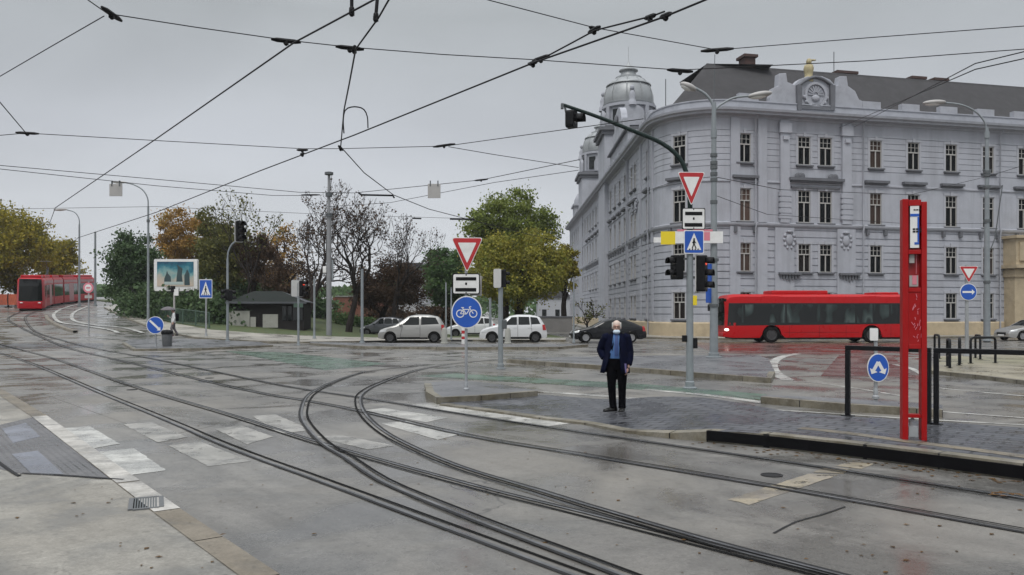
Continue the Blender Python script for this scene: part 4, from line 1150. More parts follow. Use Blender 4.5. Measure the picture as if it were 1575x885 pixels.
LM = {
 'dark': leafmat('leaf_dark_green', [(.03, .055, .026), (.065, .105, .048), (.11, .16, .07)]),
 'olive': leafmat('leaf_olive', [(.055, .065, .022), (.12, .125, .038), (.2, .18, .05)]),
 'rust': leafmat('leaf_rust', [(.11, .065, .025), (.25, .15, .04), (.36, .21, .055), (.28, .24, .07)]),
 'maroon': leafmat('leaf_maroon', [(.03, .02, .015), (.068, .043, .028), (.12, .075, .042)]),
 'bright': leafmat('leaf_bright_green', [(.09, .12, .03), (.16, .2, .045), (.23, .26, .065)]),
 'gold': leafmat('leaf_gold', [(.11, .145, .03), (.2, .205, .04), (.3, .265, .05), (.15, .2, .042)]),
 'mid': leafmat('leaf_mid_green', [(.045, .085, .032), (.085, .15, .055), (.13, .2, .075)]),
 'yellow': leafmat('leaf_yellow_green', [(.08, .085, .018), (.19, .175, .026), (.32, .26, .035), (.12, .135, .025)]),
}
def tb(px, Y): 
    x = (px-CX)/F*Y; return V((x, Y, tz(x, Y)))
def crown(px0, px1, py0, py1, Y, base):
    """half axes and centre of a crown that spans these sight lines at distance Y"""
    a, b = P(px0, py0, Y), P(px1, py1, Y); c = (a+b)/2
    return (c.x-base.x, 0, c.z-base.z), ((b.x-a.x)/2, (b.x-a.x)/2*.9, (a.z-b.z)/2)
def T_(name, label, pxb, Y, box_, nleaf, ls, lm, seed, bark='bark', shr=.86, **k):
    b = tb(pxb, Y); c, r = crown(*box_, Y, b); r = tuple(q*shr for q in r)
    return tree(name, label, b, c, r, int(nleaf*2.5), ls*.66, LM[lm], M[bark], seed, **k)
GT = 'autumn trees around the junction'
T_('yellowing_tree', 'yellow green tree at the far left above the orange barrier', 30, 98, (-60, 88, 312, 455), 11000, .42, 'yellow', 3, trunk=.35, clumps=80, csig=.15)
T_('yellowing_tree', 'smaller olive tree just behind the red tram roof', 95, 112, (55, 126, 366, 450), 6000, .42, 'yellow', 4, clumps=50)
T_('yellowing_tree', 'yellow tree cut by the left edge of the photo', -40, 92, (-130, 20, 330, 450), 7000, .42, 'yellow', 5)
T_('leafy_tree', 'dark green leafy tree left of the billboard', 205, 74, (162, 246, 344, 482), 10000, .32, 'dark', 6, clumps=70)
T_('rusty_tree', 'rust and gold tree rising behind the billboard', 290, 88, (236, 352, 312, 450), 9000, .34, 'rust', 7, clumps=75, csig=.13)
T_('leafy_tree', 'olive green tree between billboard and kiosk', 335, 76, (296, 384, 328, 470), 10000, .32, 'olive', 8, clumps=70)
T_('leafy_tree', 'low dark green tree under the billboard', 262, 70, (228, 330, 415, 500), 8000, .3, 'dark', 9, limbs=6, hollow=.2)
T_('brown_tree', 'thin tree with dark red leaves above the kiosk', 385, 72, (362, 432, 356, 440), 3600, .26, 'maroon', 10, clumps=40, csig=.15)
T_('brown_tree', 'dense dark maroon tree behind the silver hatchback', 585, 70, (536, 664, 400, 486), 8000, .27, 'maroon', 11, clumps=80, limbs=11, flat=.55)
T_('brown_tree', 'wide brown leaved tree left of the thick concrete pole', 450, 70, (398, 506, 390, 478), 2600, .26, 'maroon', 12, clumps=60, csig=.15)
T_('leafy_tree', 'mid green tree left of the yield sign with cycle sign', 690, 84, (650, 728, 372, 482), 9000, .36, 'mid', 13, clumps=60)
T_('leafy_tree', 'tall bright green tree with ragged top in the centre', 775, 76, (706, 862, 288, 440), 13000, .34, 'bright', 14, clumps=110, csig=.12, trunk=.4)
T_('golden_tree', 'broad golden tree beside the grey building', 798, 63, (712, 884, 346, 480), 17000, .27, 'gold', 15, clumps=130, csig=.12, trunk=.34, flat=.75)
T_('golden_tree', 'small yellow green tree at the foot of the left facade', 868, 84, (846, 892, 376, 440), 3200, .34, 'yellow', 16, clumps=34)
T_('rusty_tree', 'thin ochre leaved tree behind the kiosk roof', 428, 79, (384, 474, 334, 462), 2600, .28, 'rust', 17, clumps=60, csig=.13, limbs=12)
bare('bare_tree', 'tall bare tree with forked dark limbs at the thick pole', tb(470, 66), 11.2, .9, M['bark_grey'], 21, LM['maroon'], 1300, .2, depth=7, trunk=.28, tl=.3)
bare('bare_tree', 'spreading bare tree right of the thick concrete pole', tb(536, 64), 10.6, 1.05, M['bark_grey'], 27, LM['maroon'], 1000, .2, depth=7, trunk=.3, tl=.3)
bare('bare_tree', 'slender bare tree with fine twigs above the silver hatchback', tb(606, 68), 10.8, .75, M['bark_grey'], 23, LM['maroon'], 600, .18, depth=6, trunk=.2, tl=.29)
bare('bare_tree', 'thin bare tree standing up from the kiosk roof', tb(388, 70), 10.2, .5, M['bark_grey'], 25, LM['olive'], 900, .22, depth=5, trunk=.15, tl=.31)
bare('bare_tree', 'pruned bare street tree by the left facade', tb(903, 66), 4.6, 1.1, M['bark_grey'], 29, LM['olive'], 240, .2, depth=4, trunk=.12)

def hedge(name, label, pts, w, h, n, ls, lm, seed, dz=0):
    rr = random.Random(seed); vs, fs = [], []
    w_ = spline(pts, .5); c0 = w_[len(w_)//2]; t = thing(name, label, 'hedge', (c0.x, c0.y, tz(c0.x, c0.y)))
    for _ in range(n):
        q = rr.choice(w_); a = rr.random(); k = .75+.5*noise.noise(q*.45+V((seed, 0, 0)))
        p = V((q.x+rr.gauss(0, w*.4), q.y+rr.gauss(0, w*.4), tz(q.x, q.y)+dz+h*k*(a**.7)))-t.location
        a, b2 = ell(rr).normalized(), ell(rr).normalized(); x = a*ls*rr.uniform(.6, 1.2)*.5; y = a.cross(b2).normalized()*x.length*.8
        i = len(vs); vs += [p-x, p-y, p+x, p+y]; fs.append((i, i+1, i+2, i+3))
    raw('foliage', vs, fs, LM[lm], t)
    bm = new()
    for q in w_[::2]:
        q = q-t.location; q.z = tz(q.x+t.location.x, q.y+t.location.y)-t.location.z
        for j in range(3): tube(bm, [q+V((rr.gauss(0, .2), rr.gauss(0, .2), -.05)), q+V((rr.gauss(0, .4), rr.gauss(0, .4), h*.8))], [.03, .012], 4)
    obj('stems', bm, M['bark'], t); return t
hedge('hedge', 'dark overgrown hedge behind the green railing', [tb(196, 72), tb(240, 66), tb(300, 62), tb(362, 60)], 1.6, 3.3, 9000, .3, 'dark', 31)
hedge('hedge', 'dark shrubs behind the kiosk', [tb(360, 76), tb(430, 78), tb(500, 78)], 2.2, 3.4, 7000, .34, 'dark', 32)
hedge('hedge', 'low green shrubs beside the brick wall', [tb(520, 74), tb(565, 74)], .9, 1.3, 1500, .22, 'mid', 33)
hedge('hedge', 'brown undergrowth behind the small hatchbacks', [tb(575, 78), tb(650, 80), tb(715, 82)], 1.6, 2.6, 6000, .32, 'maroon', 34)

# far background
def far_house(label, px0, px1, Y, h, m, roof):
    a, b = P(px0, 0, Y).x, P(px1, 0, Y).x; t = thing('distant_house', label, 'house', ((a+b)/2, Y, tz((a+b)/2, Y))); w = (b-a)
    bm = new(); bb(bm, -w/2, w/2, -5, 5, -.5, h); obj('wall', bm, m, t)
    bm = new(); prism(bm, [(-w/2-.4, h), (w/2+.4, h), (w*.3, h+2.4), (-w*.3, h+2.4)], -5.4, 5.4); obj('roof', bm, roof, t)
    for k in range(int(w/3)):
        for r in range(int(h/3)):
            bm = new(); x = -w/2+1.5+k*3; bb(bm, x-.5, x+.5, -5.03, -4.9, .9+r*3, 2.5+r*3); obj('window', bm, M['glass'], t)
far_house('pale distant house behind the golden tree trunk', 826, 874, 190, 5.2, M['haze_grey'], M['slate'])
far_house('low distant house seen between trees left of the cycle sign', 616, 660, 170, 5.5, M['haze_grey'], M['slate'])
def far_trees():
    rr = random.Random(77); vs, fs = [], []
    for _ in range(9000):
        px = rr.uniform(130, 900); Y = rr.uniform(205, 235); x = (px-CX)/F*Y; hmax = 7.5*(.7+.6*noise.noise(V((x*.06, 1.7, 0))))
        p = V((x, Y, tz(x, Y)+hmax*rr.random()**.6)); a, b2 = ell(rr).normalized(), ell(rr).normalized(); s = a*rr.uniform(.5, 1.2)*.6; y = a.cross(b2).normalized()*s.length
        i = len(vs); vs += [p-s, p-y, p+s, p+y]; fs.append((i, i+1, i+2, i+3))
    tag(raw('distant_trees', vs, fs, LM['mid']), 'faint line of trees at the end of the street', 'trees', None, 'stuff')
far_trees()
# low walls
def wall(name, label, a, b, h, th, m, capm):
    a, b = V(a), V(b); d = b-a; t = thing(name, label, 'wall', ((a.x+b.x)/2, (a.y+b.y)/2, tz((a.x+b.x)/2, (a.y+b.y)/2)), atan2(d.y, d.x)); L_ = V((d.x, d.y, 0)).length
    bm = new(); bb(bm, -L_/2, L_/2, -th/2, th/2, -.3, h); obj('wall_face', bm, m, t)
    bm = new(); bb(bm, -L_/2-.05, L_/2+.05, -th/2-.06, th/2+.06, h+.002, h+.12); obj('coping', bm, capm, t); return t
wall('boundary_wall', 'low grey boundary wall behind the black saloon', tb(800, 74), tb(880, 74), 1.35, .4, M['wall_grey'], M['trim_dark'])
wall('brick_wall', 'low red brick wall seen under the dark trees', tb(512, 82), tb(600, 84), 2.6, .4, M['brick'], M['panel'])
# kiosk
def kiosk():
    Y = 61.5; b = tb(418, Y); t = thing('kiosk', 'low dark kiosk with grey pitched roof and white panels', 'kiosk', b, radians(6)); s = Y/F
    w = 116*s/2; 
    bm = new(); bb(bm, -w+.2, w-.2, -1.8, 1.8, -.2, 1.9); obj('wall', bm, M['kiosk'], t)
    bm = new()
    v = [bm.verts.new(p) for p in ((-w, -2.2, 1.9), (w, -2.2, 1.9), (w, 2.2, 1.9), (-w, 2.2, 1.9), (-w*.45, 0, 2.75), (w*.25, 0, 2.75))]
    for f, mi in (((0, 1, 5, 4), 0), ((1, 2, 5), 1), ((2, 3, 4, 5), 0), ((3, 0, 4), 1), ((0, 3, 2, 1), 0)): bm.faces.new([v[i] for i in f]).material_index = mi
    obj('roof', bm, [M['roof_dark'], M['roof_grey']], t)
    bm = new(); bb(bm, -w-.04, w+.04, -2.26, -2.2, 1.78, 1.92); obj('fascia', bm, M['roof_grey'], t)
    for x0, x1, z0, z1 in ((363, 393, 505, 481), (394, 402, 506, 490), (412, 434, 511, 486)):
        bm = new(); bb(bm, (x0-418)*s, (x1-418)*s, -1.9, -1.803, 0.02, (506-z1)*s*1.02); obj('panel', bm, M['panel'], t)
    for k in range(4):
        bm = new(); x = (440+k*8-418)*s; bb(bm, x, x+.3, -1.86, -1.803, .55, 1.6); obj('window', bm, M['glass'], t)
kiosk()
# green railing of the park
def railing(name, label, pts, h, m, gap=.13, cat='railing', pr=.03):
    w = spline(pts, 1.9); c = w[len(w)//2]; t = thing(name, label, cat, (c.x, c.y, tz(c.x, c.y))); o = t.location
    def L(p, z): return V((p.x-o.x, p.y-o.y, tz(p.x, p.y)+z-o.z))
    for p in w:
        bm = new(); tube(bm, [L(p, -.1), L(p, h+.04)], pr*1.4, 6); obj('post', bm, m, t)
    for z in (h, .18):
        bm = new(); tube(bm, [L(p, z) for p in w], pr, 6); obj('rail', bm, m, t)
    if gap:
        bm = new()
        for p, q in zip(w, w[1:]):
            n = int((q-p).length/gap)
            for k in range(1, n):
                r = p.lerp(q, k/n); tube(bm, [L(r, .18), L(r, h)], .012, 4, cap=False)
        obj('balusters', bm, m, t)
    return t
railing('park_railing', 'green metal railing curving along the park pavement', [G(a, b, .1)+V((0, 0, 0)) for a, b in [(184, 464.5), (214, 481.5), (262, 495.5), (322, 505)]], 1.15, M['fence_green'])
# orange works barrier by the tram
def barrier():
    a, b = tb(-30, 92), tb(33, 90); d = b-a; t = thing('works_barrier', 'orange works barrier panels left of the tram', 'barrier', (a+b)/2, atan2(d.y, d.x)); L_ = d.length; n = 3
    for k in range(n):
        x0 = -L_/2+k*L_/n+.05; x1 = x0+L_/n-.1
        bm = new(); bb(bm, x0, x1, -.03, .03, .25, 1.45)
        for j in range(6): box(bm, (x0+(j+.5)*(x1-x0)/6, -.035, .85), (.12, .03, 1.3), ry=radians(25))
        obj('panel', bm, M['orange'], t)
        bm = new(); bb(bm, x0, x0+.1, -.08, .08, -.1, 1.55); bb(bm, x0-.1, x0+.25, -.35, .35, -.1, .08); obj('foot', bm, M['plastic'], t)
barrier()
# ------------------------------------------------------------------ vehicles
def interp(pts):
    def f(x):
        if x <= pts[0][0]: return pts[0][1]
        for (a, b), (c, d) in zip(pts, pts[1:]):
            if x <= c:
                t = (x-a)/max(1e-9, c-a); return b+(d-b)*t
        return pts[-1][1]
    return f
def smooth_interp(pts, r=.05):
    g_ = interp(pts)
    return lambda x: (g_(x-r)+2*g_(x)+g_(x+r))/4
class Hull:
    """body shell lofted along x (front at x = 0): roofline, underside with wheel arches, plan taper and tumblehome"""
    def __init__(s, L, up, low, W_, belt, tum, plan, arches=(), rz=.09):
        s.L, s.upf, s.lowf, s.W, s.belt, s.tum, s.planf, s.arches, s.r = L, up, low, W_, belt, tum, plan, arches, rz
    def up(s, x): return s.upf(x)
    def low(s, x):
        z = s.lowf(x)
        for xc, zc, r in s.arches:
            if abs(x-xc) < r: z = max(z, zc+sqrt(max(0, r*r-(x-xc)**2)))
        return z
    def hw(s, x, z):
        y = s.W*s.planf(x); t = z-s.belt
        if t > 0: y -= t*s.tum
        if z < .42: y -= (.42-z)*.12
        d = s.up(x)-z
        if d < s.r: y -= s.r*(1-sqrt(max(0, 1-((s.r-d)/s.r)**2)))*.8
        return max(.05, y)
    def build(s, name, m, parent, step=.1, nz=10, nc=8, bulge=.03):
        xs = set(round(i*s.L/int(s.L/step), 4) for i in range(int(s.L/step)+1))
        for xc, zc, r in s.arches:
            for k in range(13): xs.add(round(xc-r*.999*cos(pi*k/12), 4))
        xs = sorted(x for x in xs if 0 <= x <= s.L); bm = new(); cols_ = []
        for x in xs:
            z0, z1 = s.low(x), s.up(x); lf, rt = [], []
            for j in range(nz+1):
                t = j/nz; t = t if t < .8 else .8+.2*((t-.8)/.2)**.6
                z = z0+(z1-z0)*t; y = s.hw(x, z)
                lf.append(bm.verts.new((x-s.L/2, -y, z))); rt.append(bm.verts.new((x-s.L/2, y, z)))
            yt = s.hw(x, z1); tp = [lf[-1]]
            for k in range(1, nc): 
                v = k/nc; tp.append(bm.verts.new((x-s.L/2, -yt+2*yt*v, z1+bulge*sin(pi*v))))
            tp.append(rt[-1]); cols_.append((lf, rt, tp))
        for a, b in zip(cols_, cols_[1:]):
            for j in range(nz):
                bm.faces.new((a[0][j], b[0][j], b[0][j+1], a[0][j+1])); bm.faces.new((a[1][j], a[1][j+1], b[1][j+1], b[1][j]))
            for k in range(nc): bm.faces.new((a[2][k], b[2][k], b[2][k+1], a[2][k+1]))
            bm.faces.new((a[0][0], a[1][0], b[1][0], b[0][0]))
        for c, fl in ((cols_[0], 1), (cols_[-1], 0)):
            for j in range(nz): bm.faces.new((c[0][j], c[1][j], c[1][j+1], c[0][j+1]))
            bm.faces.new([c[0][-1]]+c[2][1:-1]+[c[1][-1]])
        return obj(name, bm, m, parent, smooth=42)
    def side(s, bm, quad, sd, eps=.006, n=6, m=3):
        """patch hugging the side: quad of (x, z) corners"""
        a, b, c, d = [V(q) for q in quad]; g_ = []
        for j in range(m+1):
            row = []
            for i in range(n+1):
                u, v = i/n, j/m; q = (a*(1-u)+b*u)*(1-v)+(d*(1-u)+c*u)*v
                row.append(bm.verts.new((q.x-s.L/2, sd*(s.hw(q.x, q.y)+eps), q.y)))
            g_.append(row)
        for j in range(m):
            for i in range(n): bm.faces.new((g_[j][i], g_[j][i+1], g_[j+1][i+1], g_[j+1][i]))
    def top(s, bm, x0, x1, f0, f1, eps=.008, n=6, bulge=.03):
        """patch on the roofline strip (windscreens): share of the width at either end"""
        g_ = []
        for j in range(n+1):
            x = x0+(x1-x0)*j/n; z = s.up(x); y = s.hw(x, z)*(f0+(f1-f0)*j/n); row = []
            for k in range(9):
                v = k/8; row.append(bm.verts.new((x-s.L/2, -y+2*y*v, z+eps+bulge*sin(pi*v))))
            g_.append(row)
        for j in range(n):
            for k in range(8): bm.faces.new((g_[j][k], g_[j+1][k], g_[j+1][k+1], g_[j][k+1]))
def wheel(parent, x, y, z, r, w, sd, rimm=None):
    bm = new(); T = Matrix.Rotation(-sd*pi/2, 4, 'X')        # local z outwards
    lathe(bm, [(r*.62, -w), (r*.93, -w), (r, -w*.85), (r, -w*.15), (r*.93, 0), (r*.66, 0), (r*.62, -.03)], c=(x, y, z), n=26, M=T, cap=False)
    t = obj('wheel', bm, M['tyre'], parent, smooth=40)
    bm = new(); lathe(bm, [(r*.64, -.05), (r*.64, -.008), (r*.56, -.012), (r*.5, -.06)], c=(x, y, z), n=26, M=T, cap=True)
    for k in range(6):
        a = 2*pi*k/6; p = V((x, y, z)) + (T @ V((cos(a)*r*.31, sin(a)*r*.31, -.03)))
        box(bm, p, (r*.52, .02, r*.14), ry=-a)
    lathe(bm, [(r*.14, -.05), (r*.14, -.012)], c=(x, y, z), n=12, M=T)
    obj('rim', bm, rimm or M['rim'], t, smooth=30)
def car(name, label, loc, rz, L, prof, body, wheels, W_=.82, r=.29, win=None, low=.2, belt=.86, tum=.33, lights=False, group=None, frontwin=None, rearwin=None, doors=(), plan=None):
    t = thing(name, label, 'car', loc, rz, group)
    plan = plan or smooth_interp([(0, .74), (.25, .9), (.7, .985), (1.2, 1), (L-.9, 1), (L-.3, .93), (L, .8)], .08)
    h = Hull(L, smooth_interp(prof, .07), interp([(0, low+.06), (.3, low), (L-.3, low), (L, low+.1)]), W_, belt, tum, plan, [(x, r, r*1.18) for x in wheels], .08)
    h.build('body', body, t)
    for sd in (-1, 1):
        for q in win: bm = new(); h.side(bm, q, sd); obj('side_window', bm, M['glass'], t, smooth=40)
    bm = new(); h.top(bm, *frontwin); obj('windscreen', bm, M['glass'], t, smooth=60)
    bm = new(); h.top(bm, *rearwin); obj('rear_window', bm, M['glass'], t, smooth=60)
    for sd in (-1, 1):
        for x in wheels: wheel(t, x-L/2, sd*(W_-.02), r, r, .19, sd, M['rim_pale'] if name == 'saloon_car' else None)
        bm = new(); h.side(bm, [(.06, .56), (.42, .6), (.5, .74), (.14, .68)], sd, .012)
        obj('headlight', bm, M['headlight_on'] if lights else M['headlight'], t, smooth=60)
        bm = new(); h.side(bm, [(L-.24, .68), (L-.05, .68), (L-.12, .98), (L-.26, .98)], sd, .012); obj('tail_light', bm, M['tail'], t, smooth=60)
        bm = new(); x = win[0][1][0]; blob(bm, (frontwin[1]-.35-L/2, sd*(h.hw(frontwin[1]-.35, .95)+.09), .97), (.08, .1, .07), 2); obj('mirror', bm, body, t, smooth=60)
    bm = new()
    for sd in (-1, 1):
        for (x0, z0), (x1, z1) in doors: h.side(bm, [(x0-.008, z0), (x0+.008, z0), (x1+.008, z1), (x1-.008, z1)], sd, .005, 1, 6)
        a, b = doors[0][0][0], doors[-1][0][0]; h.side(bm, [(a, .3), (b, .3), (b, .315), (a, .315)], sd, .005, 10, 1)
    obj('door_seam', bm, M['plastic'], t)
    bm = new()
    for sd in (-1, 1):
        for (x0, z0), (x1, z1) in doors[1:]: h.side(bm, [(x0-.24, .8), (x0-.06, .8), (x0-.06, .83), (x0-.24, .83)], sd, .02, 2, 1)
    obj('door_handle', bm, body, t)
    bm = new(); bb(bm, -L/2-.015, -L/2+.2, -W_*.45, W_*.45, .36, .54); obj('grille', bm, M['plastic'], t, bevel=.02)
    bm = new(); bb(bm, -L/2-.03, -L/2-.016, -.26, .26, .3, .41); obj('number_plate', bm, M['white'], t)
    bm = new(); bb(bm, -L/2+.3, L/2-.3, -W_+.24, W_-.24, low+.01, .6); obj('underbody', bm, M['plastic'], t)
    bm = new()
    for sd in (-1, 1): h.side(bm, [(wheels[0]+r*1.25, low+.01), (wheels[1]-r*1.25, low+.01), (wheels[1]-r*1.25, low+.1), (wheels[0]+r*1.25, low+.1)], sd, .008, 8, 1)
    obj('side_skirt', bm, M['plastic'], t)
    return t
HB = [(0, .42), (.04, .66), (.35, .78), (.92, .93), (1.62, 1.42), (2.05, 1.50), (2.75, 1.49), (3.28, 1.38), (3.52, .98), (3.62, .84), (3.66, .5)]
def cpos(px, py): 
    p = G(px, py); return (p.x, p.y, tz(p.x, p.y))
def carbase(px, Y): x = (px-CX)/F*Y; return (x, Y, tz(x, Y))
GC = 'cars waiting behind the long kerb island'
def hatch(label, px, Y, paint, rz, sc=1.0, five=True):
    win = [[(1.32, .96), (2.02, .97), (2.02, 1.40), (1.72, 1.38)], [(2.10, .97), (2.72, .98), (2.68, 1.40), (2.10, 1.41)], [(2.8, .99), (3.3, 1.02), (3.12, 1.36), (2.76, 1.40)]]
    if not five: win = [win[0][:1]+[(2.22, .97), (2.22, 1.41), (1.72, 1.38)], [(2.32, .97), (3.28, 1.02), (3.1, 1.36), (2.32, 1.41)]]
    doors = [((1.2, .33), (1.34, .95)), ((2.06, .33), (2.06, 1.42)), ((2.85, .42), (2.74, 1.38))]
    if not five: doors = [((1.2, .33), (1.34, .95)), ((2.27, .33), (2.27, 1.42))]
    t = car('hatchback_car', label, carbase(px, Y), rz, 3.66, HB, M[paint], (.66, 3.02), win=win, frontwin=(1.0, 1.58, .86, .9), rearwin=(3.3, 3.5, .9, .88), doors=doors, group=GC)
    t.scale = (sc, sc, sc); return t
hatch('champagne silver three door hatchback left of the cycle sign', 635, 49.0, 'champagne', radians(3), 1.1, False)
hatch('white five door hatchback right of the cycle sign', 789, 49.3, 'car_white', radians(2), 1.1)
hatch('small white car mostly hidden behind the cycle sign post', 724, 60, 'car_white', radians(8), 1.0)
hatch('dark grey car parked under the trees behind the silver hatchback', 590, 63, 'car_grey', radians(-6), .95)
SAL = [(0, .44), (.05, .64), (.4, .74), (1.2, .9), (1.95, 1.30), (2.5, 1.42), (3.1, 1.41), (3.75, 1.18), (4.2, .98), (4.45, .93), (4.52, .5)]
SALW = dict(win=[[(1.62, .93), (2.42, .95), (2.42, 1.33), (2.05, 1.27)], [(2.5, .95), (3.55, .98), (3.2, 1.29), (2.5, 1.34)]], frontwin=(1.26, 1.98, .86, .9), rearwin=(3.3, 3.9, .9, .86), doors=[((1.45, .33), (1.6, .9)), ((2.46, .33), (2.46, 1.35)), ((3.35, .5), (3.6, 1.0))])
car('saloon_car', 'black saloon car with pale wheels behind the waiting man', carbase(934, 49.4), radians(2), 4.52, SAL, M['car_black'], (.85, 3.6), W_=.86, r=.31, **SALW)
car('saloon_car', 'silver saloon car cut by the right edge of the photo', carbase(1588, 52.5), radians(9), 4.52, SAL, M['silver'], (.85, 3.6), W_=.86, r=.31, **SALW)

def bus():
    L = 11.7; base = carbase(1254, 49.5)
    t = thing('city_bus', 'red city bus with black window band in front of the grey building', 'bus', base, radians(1.5))
    up = interp([(0, 2.45), (.1, 2.72), (.3, 2.84), (.7, 2.88), (L-.4, 2.88), (L-.1, 2.8), (L, 2.6)])
    wx = (2.75, 8.75)
    h = Hull(L, up, interp([(0, .36), (.4, .3), (L, .34)]), 1.25, 1.1, .03, smooth_interp([(0, .86), (.15, .93), (.5, .995), (1, 1), (L, .98)], .05), [(x, .48, .58) for x in wx], .2)
    h.build('body', M['bus_red'], t, .25, 12)
    bm = new()
    for sd in (-1, 1): h.side(bm, [(.12, 1.02), (L-.25, 1.14), (L-.25, 2.36), (.2, 2.36)], sd, .006, 40, 5)
    obj('window_band', bm, M['glass'], t, smooth=40)
    edges = [.32, 1.1, 1.85, 2.55, 3.6, 4.65, 5.7, 6.75, 7.8, 8.85, 9.85, 10.8]
    for sd in (-1, 1):
        for a, b in zip(edges, edges[1:]):
            bm = new(); h.side(bm, [(a+.06, 1.2), (b-.06, 1.2), (b-.06, 2.28), (a+.06, 2.28)], sd, .012, 4, 3); obj('window', bm, M['glass_in'], t, smooth=40)
    # front: screen, blind, bumper
    bm = new(); g_ = []
    for j in range(7):
        z = 1.05+(2.62-1.05)*j/6; hw = h.hw(0.02, min(z, 2.35))*.98; x = -L/2-.02-.05*sin(pi*j/6)
        g_.append([bm.verts.new((x-.09*(1-(k/4-1)**2)+.1*abs(k/4-1)**3, -hw+2*hw*k/8, z)) for k in range(9)])
    for a, b in zip(g_, g_[1:]):
        for k in range(8): bm.faces.new((a[k], a[k+1], b[k+1], b[k]))
    obj('windscreen', bm, M['glass'], t, smooth=50)
    bm = new(); bb(bm, -L/2-.1, -L/2+.1, -1.08, 1.08, .34, .62); obj('front_bumper', bm, M['bus_red'], t, bevel=.05)
    bm = new(); bb(bm, -L/2-.075, -L/2+.05, -.75, .75, 2.38, 2.66); obj('destination_display', bm, M['plastic'], t, bevel=.01)
    for sd in (-1, 1):
        bm = new(); blob(bm, (-L/2+.12, sd*1.05, .78), (.16, .15, .1), 2); obj('headlight', bm, M['headlight_on'], t, smooth=60)
        bm = new(); tube(bm, [(-L/2+.1, sd*1.1, 2.55), (-L/2-.3, sd*1.25, 2.5), (-L/2-.32, sd*1.3, 2.3)], .025, 6); box(bm, (-L/2-.32, sd*1.32, 2.1), (.1, .2, .4)); obj('mirror', bm, M['plastic'], t)
        for x in wx: wheel(t, x-L/2, sd*1.22, .48, .48, .28, sd)
        bm = new()
        for x in (3.8, 5.6, 7.2, 9.9): h.side(bm, [(x-.008, .36), (x+.008, .36), (x+.008, 1.0), (x-.008, 1.0)], sd, .006, 1, 4)
        h.side(bm, [(3.45, .62), (8.0, .62), (8.0, .635), (3.45, .635)], sd, .006, 12, 1)
        obj('panel_seam', bm, M['plastic'], t)
    bm = new(); bb(bm, -L/2+.6, L/2-.5, -.98, .98, .22, .9); obj('underbody', bm, M['plastic'], t)
    for x0, x1, hh in ((2.9, 6.3, .2), (9.2, 10.6, .1)):
        bm = new(); bb(bm, x0-L/2, x1-L/2, -.8, .8, 2.87, 2.92+hh); obj('roof_unit', bm, M['bus_red'], t, bevel=.07, seg=3)
    # no seats inside; the lit far side is painted on the panes
    return t
def glass_in():
    """bus and tram panes: dark glass with the lit far side painted on as paler blotches"""
    m = bpy.data.materials.new('window_glass'); m.use_nodes = True; nt = m.node_tree; N = nt.nodes; L = nt.links; b = N['Principled BSDF']
    tc = N.new('ShaderNodeTexCoord'); mp = N.new('ShaderNodeMapping'); mp.inputs['Scale'].default_value = (.75, .01, .3); L.new(tc.outputs['Object'], mp.inputs['Vector'])
    n = N.new('ShaderNodeTexNoise'); n.inputs['Scale'].default_value = 1.6; n.inputs['Detail'].default_value = 1.5; n.inputs['Roughness'].default_value = .5; L.new(mp.outputs[0], n.inputs['Vector'])
    r = N.new('ShaderNodeValToRGB'); L.new(n.outputs['Fac'], r.inputs[0])
    els = [(0, (.004, .005, .006)), (.5, (.005, .007, .007)), (.56, (.022, .036, .034)), (.64, (.06, .085, .08)), (.72, (.012, .018, .018))]
    while len(r.color_ramp.elements) < len(els): r.color_ramp.elements.new(.5)
    for e, (p, c) in zip(r.color_ramp.elements, els): e.position = p; e.color = (*c, 1)
    L.new(r.outputs[0], b.inputs['Base Color']); b.inputs['Roughness'].default_value = .05; b.inputs['Specular IOR Level'].default_value = .35
    return m
M['glass_in'] = glass_in()
bus()

